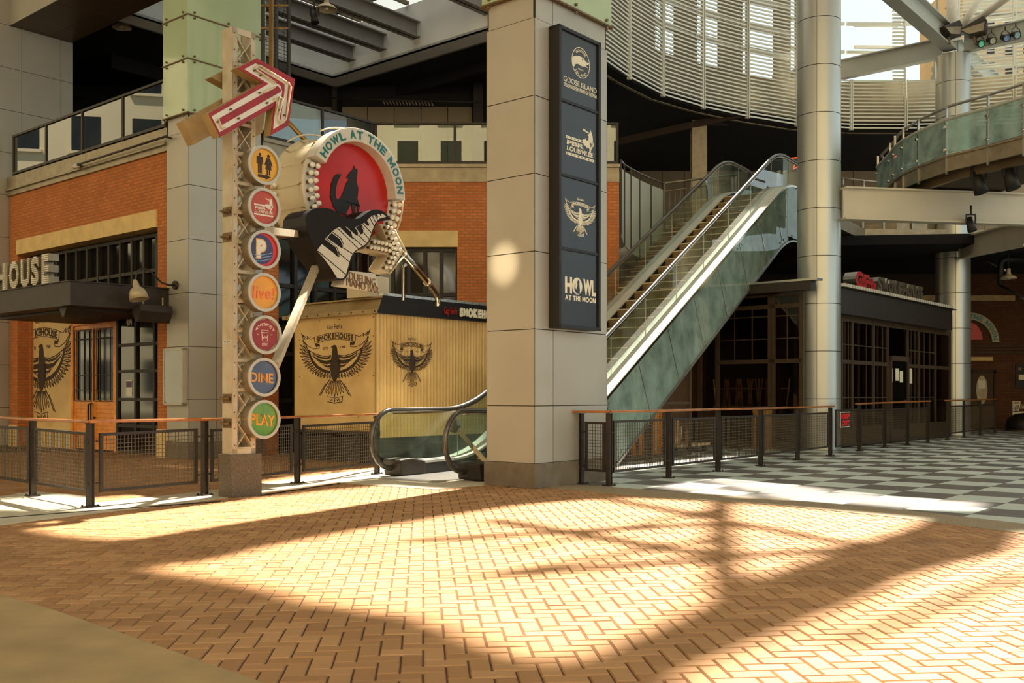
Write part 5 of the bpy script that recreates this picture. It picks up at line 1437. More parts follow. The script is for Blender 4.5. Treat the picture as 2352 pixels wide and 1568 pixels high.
# menu case
a = FP.hit(382, 796, .0); b = FP.hit(432, 928, .0)
mc = thing('menu_case', 'pale glazed menu case on the left pillar', 'case', FP.P((a[0]+b[0])/2, 0, b[1]))
ta_, tb_2 = -.80, -.06; zt_, zb_2 = FP.hit(405, 800)[1], FP.hit(405, 930)[1]
m = MB(); m.box(FP, ta_, ta_+.05, .0, .1, zb_2, zt_); m.box(FP, tb_2-.05, tb_2, .0, .1, zb_2, zt_); m.box(FP, ta_, tb_2, .0, .1, zb_2, zb_2+.05); m.box(FP, ta_, tb_2, .0, .1, zt_-.05, zt_); m.build('frame', MT['ringmetal'], mc)
m = MB(); m.box(FP, ta_+.04, tb_2-.04, .0, .05, zb_2+.04, zt_-.04); mp_ = m.build('menu_sheet', MT['whitepanel'], mc)
m = MB()
for i in range(22):
    z = zb_2+.14+i*(zt_-zb_2-.34)/21; m.box(FP, ta_+.16+.06*(i % 3), tb_2-.16-.05*(i % 2), .05, .053, z, z+.012)
put_text(m, FP, 'MENU', ta_+.24, tb_2-.24, zt_-.2, zt_-.12, .05, .053, .02) if False else None
m.build('menu_print', MT['grey_metal'], mp_)
m = MB(); m.box(FP, ta_+.04, tb_2-.04, .085, .09, zb_2+.04, zt_-.04); m.build('pane', MT['balglass'], mc)

# =========================== BALCONIES ===========================
zR = zat(193, 21.3)
def balcony(fr, ts, zf, zr, lab, first=True, last=True, n=.0):
    root = thing('balcony_railing', lab, 'balustrade', fr.P((ts[0]+ts[-1])/2, n, zf), 'glass balcony railings')
    m = MB(); m.box(fr, ts[0]-.03, ts[-1]+.03, n-.04, n+.04, zr-.05, zr); m.build('top_rail', MT['darksteel'], root)
    m = MB(); m.box(fr, ts[0], ts[-1], n-.04, n+.04, zf+.02, zf+.08); m.build('bottom_rail', MT['darksteel'], root)
    for t in ts:
        m = MB(); m.box(fr, t-.03, t+.03, n-.03, n+.03, zf, zr-.05); m.build('post', MT['darksteel'], root)
    for a, b in zip(ts[:-1], ts[1:]):
        m = MB(); m.box(fr, a+.035, b-.035, n-.006, n+.006, zf+.09, zr-.06); m.build('pane', MT['balglass'], root)
    return root
ts = [FV.t(x, .05) for x in (32, 107, 190, 283)]+[-.04]
balcony(FV, ts, zf, zR, 'glass balcony railing above the brick entrance wall', n=.05)
lt = thing('linear_light', 'thin dark tube light along the foot of the left balcony', 'light', FV.P(-1.5, .16, zf))
m = MB(); p = FV.hit(176, 379, .2); q_ = FV.hit(384, 312, .2); m.cyl(FV.P(p[0], .2, p[1]), FV.P(q_[0], .2, q_[1]), .025, 8); m.build('tube', MT['darksteel'], lt)
m = MB(); m.cyl(FV.P(p[0]-.1, .2, p[1]-.03), FV.P(p[0]+.05, .2, p[1]), .06, 10); m.build('end_cap', MT['white'], lt)
m = MB(); m.box(FV, p[0], p[0]+.06, .06, .2, p[1]-.02, p[1]+.0); m.box(FV, q_[0]-.1, q_[0]-.04, .06, .2, q_[1]-.02, q_[1]); m.build('bracket', MT['darksteel'], lt)
# wall running back to the right from the left pillar, then the flat wall facing the camera
d1 = (zR-CH)*F/(HY-230); p1 = ((672-CX)/F*d1, d1); FW = Fr(p1, U)
d2 = (zR-CH)*F/(HY-283); tW = (d2-p1[1])/U[1]; pcn = FW.P(tW, 0, 0)
FCm = Fr((pcn.x, pcn.y), (1, 0))
tL = FW.t(601); xR = FCm.t(1422)
zf2 = FCm.hit(900, 381)[1]; zb2 = FCm.hit(900, 418)[1]
BR2 = BR
hw0 = FW.t(640); zh = FCm.hit(940, 567)[1]; zh1 = FCm.hit(940, 530)[1]
m = MB(); m.box(FW, tL, hw0, -.4, 0, 0, zh); m.box(FW, tL, tW, -.4, 0, zh1, zb2); struct(m.build('wall_mid', BR), 'brick wall running back behind the tower and kiosk')
m = MB(); m.box(FW, hw0-.1, tW, -.4, .03, zh, zh1); m.box(FCm, 0, FCm.t(1052), -.4, .03, zh, zh1); struct(m.build('trim_6', MT['lintel']), 'pale stone lintel over the dark shop windows')
m = MB(); wx = FCm.t(1050)
m.box(FCm, wx, xR, -.4, 0, 0, zh); m.box(FCm, 0, xR, -.4, 0, zh1, zb2); m.box(FCm, FCm.t(1052), xR, -.4, 0, zh, zh1); struct(m.build('wall_back', BR), 'brick wall facing the camera behind the drum sign')
for fr, a, b, nm, lab in ((FW, hw0, tW-.02, 'window_3', 'dark shop window behind the tower and kiosk'), (FCm, .02, wx, 'window_4', 'dark shop window behind the bulb arrow')):
    m = MB(); ts = [a+(b-a)*i/5 for i in range(6)]; grid(m, fr, ts, [.1, 1.2, 2.25, zh-1.15, zh-.05], -.24, -.12, .09); w_ = struct(m.build(nm, MT['darkframe']), lab)
    m = MB(); m.box(fr, a, b, -.3, -.2, .02, zh); m.build('window_pane', MT['darkglass'], w_)
# steel edge bands and floor of the upper terrace
m = MB(); m.box(FW, tL, tW+.02, -.3, .05, zb2, zf2+.02); m.box(FCm, 0, xR, -.3, .05, zb2, zf2+.02); m.box(FW, tL, tW, -.1, .1, zf2-.05, zf2+.03); m.box(FCm, 0, xR+.02, -.1, .1, zf2-.05, zf2+.03); struct(m.build('trim_7', MT['grey_metal']), 'steel edge band under the middle balcony')
balcony(FW, [tL+.05]+[FW.t(x, .03) for x in (740,)]+[tW-.0], zf2+.02, zR, 'glass balcony railing running back behind the arrow sign', n=.03)
balcony(FCm, [.02, FCm.t(1045, .03), FCm.t(1220, .03), xR-.05], zf2+.02, zR, 'glass balcony railing facing the camera behind the drum sign', n=.03)
# =========================== UPPER FLOORS ===========================
def P2(px, d): return ((px-CX)/F*d, d)
slabm = MT['darkbrown']
fl = MB()
pA = FV.P(tE, -.35, 0); pB = FV.P(0, -.35, 0); pD = FW.P(tL, -.35, 0); pE = FW.P(tW, -.32, 0); pF = (xR+pcn.x-.02, pcn.y+.32)
fl.flat([(-40, pA.y), (pA.x, pA.y), (pB.x, pB.y), (pB.x+.1, pB.y+1.2), (pD.x, pD.y), (pE.x, pE.y), pF, (pF[0], 46), (-40, 46)], zf-.35, zf-.01)
struct(fl.build('floor', slabm), 'floor of the upper terrace on the left')
# dark upper ceiling, left and middle, with an opening for the skylight
zC_ = 11.25
dI = (zC_-.25-CH)*F/(HY-176); cI = P2(764.5, dI); FI = Fr(cI, MV)    # t along the right-front wall, n towards the viewer (= -U)
zI = zC_-.25
m = MB()
def fn(t, n): p = FI.P(t, n, 0); return (p.x, p.y)
rw = .75
m.flat([fn(-.0-rw, -rw), fn(8.2, -rw), (2.1, 27), (2.1, 48), (-40, 48), fn(-30, 7), fn(-rw, 7)], zC_, zC_+.3)
struct(m.build('ceiling', MT['dark']), 'dark ceiling over the upper terrace')
m = MB()
for i in range(7):
    m.box(FI, -26, (7.3-.641*(2.6+2.1*i))/.767, -2.6-i*2.1, -2.45-i*2.1, zC_-.3, zC_)
for i in range(6):
    m.box(FI, -4-i*3.5, -3.85-i*3.5, -12, 5, zC_-.42, zC_-.02)
struct(m.build('trim_8', MT['dark']), 'dark joists under the upper ceiling')
m = MB()                                   # skylight lining
m.box(FI, -rw, 8.2, -rw, 0, zI, zI+.06); m.box(FI, -rw, 0, 0, 8, zI, zI+.06)
m.box(FI, -rw, 8.2, -rw-.02, -rw+.04, zI, zC_+.3); m.box(FI, -rw-.02, -rw+.04, -rw, 8, zI, zC_+.3)
m.box(FI, -.1, 8.2, -.12, 0, zI, zI+1.35); m.box(FI, -.12, 0, -.1, 8, zI, zI+1.35)
struct(m.build('ceiling', MT['coffer']), 'pale plaster well of the skylight')
for px, y0, y1 in ((809, 107, 141), (880, 80, 117), (957, 52, 89), (1123, -28, 33)):
    t, za = FI.hit(px, y0, 0); _, zb = FI.hit(px, y1, 0)
    b_ = thing('skylight_beam', {809: 'lowest steel beam crossing the skylight well', 880: 'second steel beam from the bottom crossing the skylight well', 957: 'third steel beam from the bottom crossing the skylight well', 1123: 'steel beam at the top edge beside the centre pillar in the skylight'}[px], 'beam', FI.P(t, 4, zb), 'skylight beams')
    m = MB(); m.box(FI, t-.02, t+.02, 0, 8, zb, za); m.box(FI, t-.16, t+.16, 0, 8, zb, zb+.035); m.box(FI, t-.16, t+.16, 0, 8, za-.035, za); m.build('girder', mat('blue grey steel %d' % px, (132, 128, 124), .6, 0, .05), b_)
m = MB()
for i in range(5): m.box(FI, .0, 9, .8+i*1.7, .9+i*1.7, zI+1.36, zI+1.46)
for i in range(4): m.box(FI, 1.2+i*2, 1.3+i*2, 0, 8, zI+1.36, zI+1.46)
struct(m.build('trim_9', MT['grey_metal']), 'mullions of the skylight glazing')
# thick soffit block running between the two left pillars
Fs = Fr((FLL.P(wLL, 0, 0).x, FLL.P(wLL, 0, 0).y), MV)
zS = FLL.hit(168, 99)[1]; nS = FLL.t(168)-FLL.t(22)
sb = thing('overhead_block', 'beige faced overhead block with a brown panelled soffit at the top left', 'overhang', Fs.P(2, nS/2, zS))
m = MB(); m.box(Fs, 0.0, 9.5, .03, nS-.02, zS+.03, zS+3); m.build('block', MT['panel'], sb)
m = MB()
for i in range(4):
    for a, b in ((.03, nS*.38), (nS*.38, nS-.02)): m.box(Fs, i*2.4+.01, i*2.4+2.39, a+.006, b-.006, zS, zS+.028)
m.build('soffit_panel', MT['soffit'], sb)
m = MB(); 
for i in range(4): m.box(Fs, i*2.4+.01, i*2.4+2.39, nS-.02, nS, zS+.0, zS+2.9)
m.build('face_panel', MT['panel'], sb)
# back walls of the terrace
d_b = 32.0; FB = Fr(P2(640, d_b), (1, 0))
zpan = zat(246, d_b)
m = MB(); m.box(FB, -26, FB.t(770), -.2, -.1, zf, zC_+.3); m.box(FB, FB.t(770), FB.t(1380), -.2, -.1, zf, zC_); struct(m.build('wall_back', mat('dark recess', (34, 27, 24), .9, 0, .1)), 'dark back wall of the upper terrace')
m = MB()
xs_ = [718, 762]; xs2 = [785, 843.6, 905.6, 967, 1028.5, 1085]
for L_ in (xs_, xs2):
    for a, b in zip(L_[:-1], L_[1:]): m.box(FB, FB.t(a)+.01, FB.t(b)-.01, -.1, 0, zf, zpan)
struct(m.build('wall_back', MT['tanpanel']), 'tan panelled back wall of the upper terrace')
m = MB(); m.box(FB, FB.t(766), FB.t(777), -.05, .25, zf, zC_); m.box(FB, FB.t(1088), FB.t(1110), -.05, .25, zf, zC_); struct(m.build('trim_10', MT['darksteel']), 'dark steel posts of the terrace back wall')
sr = thing('light_rail', 'thin hanging rail with a string of small lamps above the middle balcony', 'light', W(935, 234, 31))
m = MB(); m.cyl(W(763, 226, 31), W(1107, 235, 31), .03, 6); m.build('rail', MT['darksteel'], sr)
for i in range(16):
    m = MB(); a = W(880+i*7.4, 231+i*.2, 30.9); m.cyl(a, a+Vector((.05, 0, -.12)), .022, 6); m.build('lamp', MT['grey_metal'], sr)
# pendant lamps
def pendant(mat_):
    root = thing('pendant_lamp', 'x', 'lamp', (0, 0, 0), 'bell pendant lamps')
    m = MB(); m.lathe((0, 0, 0), (0, 0, 1), [(.25, 0), (.245, .02), (.2, .07), (.12, .11), (.07, .15), (.065, .16), (.05, .13), (.1, .09), (.18, .055), (.235, .0)], 24); m.build('shade', MT['lamp'], root)
    m = MB(); m.lathe((0, 0, 0), (0, 0, 1), [(.001, .34), (.055, .33), (.06, .2), (.07, .15)], 14); m.build('neck', MT['lamp'], root)
    m = MB(); m.sphere((0, 0, .03), .06, 10, 6); m.build('bulb', MT['ringmetal'], root)
    m = MB(); m.cyl((0, 0, .33), (0, 0, 1.0), .012, 6); m.build('stem', MT['black'], root)
    return root
LP = [(280, 64, 26.5, 'bell pendant lamp in the dark upper left, nearest under the overhead block'),
      (372, 6, 27, 'bell pendant lamp at the top edge, just left of the green glass pillar top'),
      (278, 212, 33, 'bell pendant lamp above the third pane of the left balcony'),
      (367, 173, 31, 'bell pendant lamp beside the green glass of the left pillar'),
      (175, 252, 37, 'bell pendant lamp beside the far left grey pillar block'),
      (750, 22, 24, 'bell pendant lamp hanging at the skylight corner near the top edge'),
      (1492, 277, 36, 'bell pendant lamp under the second louver screen'),
      (1395, 240, 34, 'bell pendant lamp just right of the centre pillar under the louvers'),
      (1518, 338, 39, 'bell pendant lamp low in the dark, left of the steel post'),
      (1574, 322, 38, 'bell pendant lamp right beside the steel post'),
      (1720, 338, 39, 'bell pendant lamp above the escalator top, lower of the two'),
      (1768, 322, 38, 'bell pendant lamp above the escalator top, nearer the round column'),
      (2317, 640, 32, 'bell pendant lamp in the lower right under the side beam'),
      (2269, 662, 39, 'smaller looking bell pendant lamp beside the far round column')]
pl0 = pendant(None)
for i, (px, py, d, lab) in enumerate(LP):
    o = pl0 if i == 0 else dup(pl0, (0, 0, 0))
    o.location = W(px, py, d); o['label'] = lab
# small dark spotlights on the ceiling edge
def spot(p, lab, group='dark track spotlights', s=1.0):
    r = thing('spotlight', lab, 'spotlight', p, group)
    b = Vector(p); m = MB(); m.lathe(b+Vector((0, 0, .05)), Vector((.2, -.2, -1)), [(.001, -.2*s), (.07*s, -.2*s), (.08*s, -.05*s), (.1*s, .12*s), (.001, .1*s)], 14); m.build('can', MT['black'], r)
    m = MB(); m.bar(b+Vector((-.1*s, 0, .1*s)), b+Vector((-.1*s, 0, .3*s)), .02*s, .03*s); m.bar(b+Vector((.1*s, 0, .1*s)), b+Vector((.1*s, 0, .3*s)), .02*s, .03*s); m.bar(b+Vector((-.11*s, 0, .3*s)), b+Vector((.11*s, 0, .3*s)), .03*s, .03*s); m.cyl(b+Vector((0, 0, .3*s)), b+Vector((0, 0, .5*s)), .02*s, 6); m.build('yoke', MT['black'], r)
    return r
spot(W(722, 47, 24), 'dark spotlight under the pendant lamp at the skylight corner')
spot(W(866, 183, 32.5), 'dark spotlight on the ceiling edge, left one below the skylight'); spot(W(986, 142, 31.5), 'dark spotlight on the ceiling edge, right one below the skylight')
tk = thing('ceiling_pipe', 'long grey pipe along the dark ceiling below the skylight', 'pipe', W(950, 170, 32.5))
m = MB(); m.cyl(W(782, 206, 32.8), W(1118, 100, 30.2), .11, 12); m.build('pipe', MT['darksteel'], tk)
# tall bronze pipe and mesh cage beside the left pillar
bp_ = thing('bronze_pipe', 'slim golden brown pipe rising past the green glass and bending behind the arrow', 'pipe', W(623, 300, 17.5))
m = MB(); m.tube([W(623, -60, 17.5), W(623, 215, 17.5), W(628, 238, 17.4), W(645, 262, 17.3), W(705, 326, 16.9)], .04, 10); m.build('pipe', mat('golden brown metal', (150, 116, 62), .3, .6, .1, 4), bp_)
m = MB()
for y in (13, 65): m.bar(W(600, y, 17.6), W(662, y, 17.6), .03, .03)
m.build('bracket', MT['bronze'], bp_)
cg = thing('mesh_cage', 'dark wire mesh cage beside the tall bronze pipe', 'cage', W(650, 270, 20))
Fc1 = Fr(P2(604, 20.2), U)
ta, tb = 0, Fc1.t(663); m = MB(); zt_, zb_2 = zat(-60, 21), zat(255, 20.5)
for t in (ta, (ta+tb)/2, tb): m.box(Fc1, t-.03, t+.03, -.03, .03, zb_2, zt_)
m.build('post', MT['darksteel'], cg)
m = MB(); k_ = 0
t = ta
while t < tb: m.box(Fc1, t-.004, t+.004, -.004, .004, zb_2, zt_); t += .075
z = zb_2
while z < zt_: m.box(Fc1, ta, tb, -.004, .004, z-.004, z+.004); z += .075
m.build('wire_mesh', MT['black'], cg)

# =========================== ROUND COLUMNS ===========================
MT['colmetal'] = mat('brushed column cladding', (188, 188, 180), .32, .65, .03, .6)
def round_col(px, d, r, zj, ztop, seam_px, lab):
    c = P2(px, d); root = thing('round_column', lab, 'column', (c[0], c[1], 0))
    m = MB(); m.lathe((c[0], c[1], 0), (0, 0, 1), [(r-.014, 0), (r-.014, ztop)], 64); m.build('dark_joint_backing', MT['seam'], root)
    zs = [0.0]+zj+[ztop]; m = MB()
    a_s = atan2(-1, (seam_px-px)/F*d/r)
    for z0, z1 in zip(zs[:-1], zs[1:]):
        for k_ in range(2):
            aa = a_s+pi*k_; n = 40
            vs = []
            for i in range(n+1):
                a = aa+.008+(pi-.016)*i/n; x, y = c[0]+r*cos(a), c[1]+r*sin(a); vs += [(x, y, z0+.008), (x, y, z1-.008)]
            m.raw(vs, [(2*i, 2*i+2, 2*i+3, 2*i+1) for i in range(n)], True)
    m.build('cladding', MT['colmetal'], root, recalc=False)
    return c, root
d1_ = 24.3; zr0 = zat(36, d1_-.5)
zj = sorted([zr0-1.143*k_ for k_ in range(0, 9)]+[zr0+1.143*k_ for k_ in range(1, 3)]); zj = [z for z in zj if z > .4]
C1, _ = round_col(1881, d1_, .513, zj, zr0+3.2, 1861, 'large brushed metal round column right of the escalator top')
d2_ = 33.0; zr0 = zat(590.5, d2_-.5); zj = [zr0+1.155*k_ for k_ in range(-4, 6)]; zj = [z for z in zj if z > .3]
zt2 = zat(130, d2_)
C2, _ = round_col(2189, d2_, .54, [z for z in zj if z < zt2-.3], zt2, 2179, 'brushed metal round column farther right, carrying the roof beams')

# =========================== STEEL BEAMS ===========================
def ibeam(name, lab, a, b, h, fw=.3, m_='beam', tw=.05, grp=None):
    """I-beam whose top centre line runs from a to b"""
    a = Vector(a); b = Vector(b); dn = Vector((0, 0, -1))
    root = thing(name, lab, 'beam', (a+b)/2+dn*h, grp)
    m = MB(); m.bar(a+dn*h/2, b+dn*h/2, tw, h-.04); m.build('web', MT[m_], root)
    m = MB(); m.bar(a+dn*.02, b+dn*.02, fw, .04); m.build('top_flange', MT[m_], root)
    m = MB(); m.bar(a+dn*(h-.02), b+dn*(h-.02), fw, .04); m.build('bottom_flange', MT[m_], root)
    return root
c2 = Vector((C2[0], C2[1], 0)); zb1 = zt2+.02+.66
vv = Vector(V+(0,)); uu = Vector(U+(0,))
e = c2+vv*.35+Vector((0, 0, zb1)); ibeam('roof_beam', 'grey steel beam running left from the far round column to the louvers', e, c2+vv*6.4+Vector((0, 0, zb1)), .66)
e2 = c2-vv*.35+Vector((0, 0, zb1)); ibeam('roof_beam', 'grey steel beam with four coloured spotlights, running right from the far round column', e2, c2-vv*7+Vector((0, 0, zb1)), .62)
ibeam('roof_beam', 'grey steel beam coming diagonally from the top edge down to the far round column', c2-uu*.3+Vector((0, 0, zb1+.12)), c2-uu*14+Vector((0, 0, zb1+.12)), .70, .42)
ibeam('roof_beam', 'grey steel beam running back to the right behind the far round column', c2+uu*.5+Vector((0, 0, zb1)), c2+uu*6+Vector((0, 0, zb1)), .62)
for i, (a, b, r, lab) in enumerate(((W(2196, 82, 32.9), W(2262, -20, 32.2), .13, 'white pipe strut leaning right from the far column head, steeper one'), (W(2200, 78, 33.2), W(2360, -40, 30.0), .12, 'white pipe strut leaning far right from the far column head'), (W(2188, 80, 33.3), W(2186, -60, 33.3), .19, 'white vertical pipe post above the far column head'), (W(2172, 66, 33.0), W(2080, -40, 31.0), .13, 'white pipe strut rising along the diagonal beam'))):
    q = thing('pipe_strut', lab, 'strut', a); m = MB(); m.cyl(a, b, r, 14); m.build('pipe', MT['white'], q)
    m = MB(); d_ = (b-a).normalized(); m.cyl(a, a+d_*.25, r*1.15, 12); m.build('end_cap', MT['beam'], q)
# floodlights at the column head
for px, py, rz, lab in ((2178, 62, 25, 'square floodlight facing left on the far column head'), (2236, 60, -30, 'square floodlight tilted down on the right of the far column head')):
    p = W(px, py, 32.0); q = thing('floodlight', lab, 'floodlight', p)
    f = Fr((p.x, p.y), (cos(R(rz)), sin(R(rz)))); m = MB(); m.poly(f, [(-.42, p.z-.1), (.3, p.z+.22), (.42, p.z+.05), (.36, p.z-.3), (-.1, p.z-.34)], -.2, .2); m.build('housing', MT['darksteel'], q, .02)
    m = MB(); m.poly(f, [(-.36, p.z-.13), (-.12, p.z-.3), (.3, p.z-.26), (.34, p.z+.0)], .2, .22); m.build('lens', MT['grey_metal'], q)
    m = MB(); m.bar(p+Vector((0, 0, -.3)), p+Vector((.05, 0, -.55)), .05, .05); m.build('bracket', MT['bronze'], q)
fB3 = Fr((c2.x, c2.y), MV)
for px, py, rgb, nm in ((2251, 100, (60, 214, 176), 'green'), (2277, 93, (170, 176, 158), 'pale grey'), (2309, 87, (92, 140, 196), 'blue'), (2333, 80, (120, 168, 182), 'pale blue')):
    t, z = fB3.hit(px, py, .3); q = thing('stage_light', 'small round stage light with a %s lens on the beam' % nm, 'spotlight', fB3.P(t, .3, z), 'small stage lights on the beam')
    a = Vector((.12, -.9, -.42)).normalized(); c_ = fB3.P(t, .3, z)
    m = MB(); m.lathe(c_, a, [(.001, -.2), (.08, -.18), (.1, 0), (.12, .05), (.12, .11), (.1, .11), (.1, .09)], 18); m.build('can', MT['darksteel'], q)
    m = MB(); m.lathe(c_, a, [(.001, .095), (.1, .095)], 18); m.build('lens', mat(nm+' lens', rgb, .12, 0, 0, coat=.5), q)
    m = MB(); m.tube([c_+Vector((-.13, 0, 0)), c_+Vector((-.12, 0, .16)), c_+Vector((0, 0, .26)), c_+Vector((.12, 0, .16)), c_+Vector((.13, 0, 0))], .014, 6); m.cyl(c_+Vector((0, 0, .26)), c_+Vector((0, 0, .36)), .02, 6); m.build('yoke', MT['darksteel'], q)
# big pale girder and the lower side beam
z5 = zat(430, 23.9)
ibeam('plate_girder', 'wide pale plate girder running from the near round column to the right edge', (C1[0]+.45, 23.9, z5), (P2(2440, 24.9)[0], 24.9, z5), .78, .30, 'beambeige')
ibeam('side_beam', 'pale steel beam coming forward from the far round column at mid height', W(2203, 547, 32.3), W(2362, 505, 26.6), .68, .26, 'beambeige')
cm = thing('security_camera', 'small grey camera on the end of the mid height side beam', 'camera', W(2196, 548, 31.8))
m = MB(); m.bar(W(2190, 552, 31.8), W(2206, 543, 31.8), .14, .16); m.build('housing', MT['beam'], cm)
m = MB(); m.bar(W(2204, 552, 31.9), W(2204, 592, 31.9), .04, .04); m.build('bracket', MT['beam'], cm)

# =========================== LOUVER SCREENS ===========================
zLb = 10.5
def dl(y): return (zLb-CH)*F/(HY-y)
LV = [(1340, 110), (1445, 182), (1522, 222), (1615, 250), (1717, 272), (1830, 290.5), (1955, 299), (2080, 299.5), (2200, 296), (2330, 286), (2460, 270)]
LVp = [P2(px, dl(y)) for px, y in LV]
names = ['leftmost louver screen beside the centre pillar', 'second louver screen from the left', 'third louver screen from the left', 'fourth louver screen from the left, over the steel post', 'fifth louver screen, left of the near round column', 'louver screen just right of the near round column', 'low louver screen left of the far round column', 'low louver screen behind the far round column', 'low louver screen behind the bridge glass', 'louver screen at the right edge']
for i in range(10):
    a, b = LVp[i], LVp[i+1]; f = Fr(a, (b[0]-a[0], b[1]-a[1])); L = sqrt((b[0]-a[0])**2+(b[1]-a[1])**2)
    root = thing('louver_screen', 'pale slatted '+names[i].replace('louver screen', 'louver screen'), 'louver', f.P(L/2, 0, zLb), 'louver screens of the curved upper facade')
    hi = 16.5 if i < 5 else 15.9 if i > 7 else 12.25
    m = MB(); z = zLb+.05; pitch = .125
    while z < hi:
        m.hexa([f.P(.06, -.05, z+.022), f.P(L-.06, -.05, z+.022), f.P(L-.06, .03, z), f.P(.06, .03, z), f.P(.06, -.05, z+.052), f.P(L-.06, -.05, z+.052), f.P(L-.06, .03, z+.05), f.P(.06, .03, z+.05)]); z += pitch
    m.build('slats', MT['louver'], root)
    for t in (.03, L-.05):
        m = MB(); m.box(f, t, t+.035, -.06, .05, zLb, hi if i != 5 else hi); m.build('stile', MT['louver'], root)
    if i == 5 or i == 6:
        m = MB(); t0_ = .03 if i == 5 else L-.45
        z = hi
        while z < 15.8: m.box(f, t0_ if i == 6 else .02, t0_+.4 if i == 6 else .42, -.05, .03, z, z+.05); z += pitch
        m.build('slats', MT['louver'], root)
        m = MB(); m.box(f, (L-.05) if i == 6 else .4, L-.01 if i == 6 else .44, -.05, .05, hi, 15.8); m.build('stile', MT['louver'], root)
# wall and windows behind the louvers
m = MB(); MT['lvback'] = mat('brown lining behind louvers', (158, 146, 120), .8, 0, .1)
mf = MB()
for i in range(10):
    a, b = LVp[i], LVp[i+1]; f = Fr(a, (b[0]-a[0], b[1]-a[1])); L = sqrt((b[0]-a[0])**2+(b[1]-a[1])**2); n0, n1 = -.5, -.4
    hi = 16.5
    if i < 2: m.box(f, -.1, L+.1, n0, n1, zLb, hi)
    elif i < 5:
        m.box(f, -.1, L+.1, n0, n1, zLb, 12.1); m.box(f, -.1, L*.06, n0, n1, 12.1, hi); m.box(f, L*(.56 if i < 4 else .72), L+.1, n0, n1, 12.1, hi)
        for z in (12.9, 13.7, 14.6): mf.box(f, 0, L, n0, n1+.05, z, z+.16)
    else:
        m.box(f, -.1, L+.1, n0, n1, zLb, 12.3)
        for z in (13.3, 14.3): mf.box(f, 0, L, n0, n1, z, z+.1)
struct(m.build('wall_right', MT['lvback']), 'brown wall behind the louvers')
struct(mf.build('window_5', MT['louver']), 'window bars behind the louvers')
# dark ceiling and walls of the terrace under the louvers
m = MB(); pts = [(p[0]+.0, p[1]+.1) for p in LVp]; m.flat([(pts[0][0], pts[0][1])]+pts[1:]+[(24, 48), (pts[0][0]-.3, 48)], zLb+.02, zLb+.3)
struct(m.build('ceiling', MT['dark']), 'dark ceiling of the terrace under the louvers')
m = MB()
for a, b in ((W(1400, 330, 34), W(1700, 262, 33)), (W(1440, 300, 40), W(1640, 330, 44)), (W(1625, 280, 34.3), W(1835, 300, 36)), (W(1400, 190, 30), W(1525, 255, 38))): m.bar(a, b, .12, .22)
struct(m.build('trim_11', MT['darkbrown']), 'dark braces under the terrace ceiling')
dw = 41.0; Fw = Fr(P2(1380, dw), (1, 0)); m = MB()
zw = zat(345, dw)
xs_ = [1330, 1400, 1472, 1521, 1570]
m.box(Fw, Fw.t(1330), Fw.t(2500), -.3, -.05, 5.5, zLb+.3)
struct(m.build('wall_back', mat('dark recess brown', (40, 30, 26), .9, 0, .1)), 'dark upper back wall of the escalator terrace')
m = MB(); e_ = [1340, 1400, 1472, 1521, 1572, 1640, 1720, 1800, 1880, 1960, 2060, 2160, 2260, 2400]
for a, b in zip(e_[:-1], e_[1:]): m.box(Fw, Fw.t(a)+.012, Fw.t(b)-.012, -.05, 0, 5.6, zw)
struct(m.build('wall_back', MT['tanpanel']), 'tan panelled back wall of the escalator terrace')
pt = thing('steel_post', 'dark grey steel post on the upper terrace behind the escalator', 'post', W(1607, 420, 33.3))
f = Fr(P2(1590, 33.3), (1, 0)); m = MB(); w_ = f.t(1624); m.box(f, 0, w_, -.04, 0, RISE-.015, zLb); m.box(f, 0, w_, -.4, -.36, RISE-.015, zLb); m.box(f, w_/2-.02, w_/2+.02, -.36, -.04, RISE-.015, zLb); m.build('shaft', MT['grey_metal'], pt)
m = MB(); m.bar(W(1630, 275, 33.5), W(1840, 285, 36.5), .2, .34); m.build('cross_beam', MT['darkbrown'], pt)
# upper landing slab behind the escalator
m = MB(); m.flat([FE.P(SEND+1.15, .3, 0).xy, FE.P(SEND+1.15, -4.6, 0).xy, (3.2, 40.9), (22, 40.9), (22, 33), (11.5, 32.5), FE.P(SEND+2.6, .35, 0).xy], RISE-.4, RISE-.02)
struct(m.build('floor', MT['grey_metal']), 'upper landing behind the escalator')
# curved white wall panels beside the stair, with rail
cw_ = thing('curved_balustrade', 'curved wall of pale frosted panels with a steel rail left of the stair', 'balustrade', W(1475, 560, 26))
cp = [(1426, 24.7), (1434, 25.0), (1449, 25.4), (1469, 25.9), (1495, 26.6), (1524, 27.4)]
tops = [383, 393, 402, 413, 425, 436]; bots = [540, 562, 580, 592, 605, 618]
for i in range(5):
    (x0, da), (x1, db) = cp[i], cp[i+1]
    a, b = Vector(P2(x0, da)+(0,)), Vector(P2(x1, db)+(0,)); d_ = (b-a).normalized()*.02; n_ = Vector((d_.y, -d_.x, 0))
    a = a+d_; b = b-d_
    zA, zB, zC1, zD1 = zat(bots[i], da), zat(bots[i+1], db), zat(tops[i], da), zat(tops[i+1], db)
    z_ = lambda p, z: Vector((p.x, p.y, z))
    m = MB(); m.hexa([z_(a, zA), z_(b, zB), z_(b-n_, zB), z_(a-n_, zA), z_(a, zC1), z_(b, zD1), z_(b-n_, zD1), z_(a-n_, zC1)]); m.build('panel', MT['whitepanel'], cw_)
for i in range(6):
    m = MB(); p = P2(*cp[i]); m.box(Fr(p, (1, 0)), -.02, .02, -.03, .03, zat(bots[i], cp[i][1]), zat(tops[i]-14, cp[i][1])); m.build('post', MT['darksteel'], cw_)
m = MB(); m.tube([W(cp[i][0], tops[i]-15, cp[i][1]) for i in range(6)], .025, 8); m.build('handrail', MT['steel'], cw_)
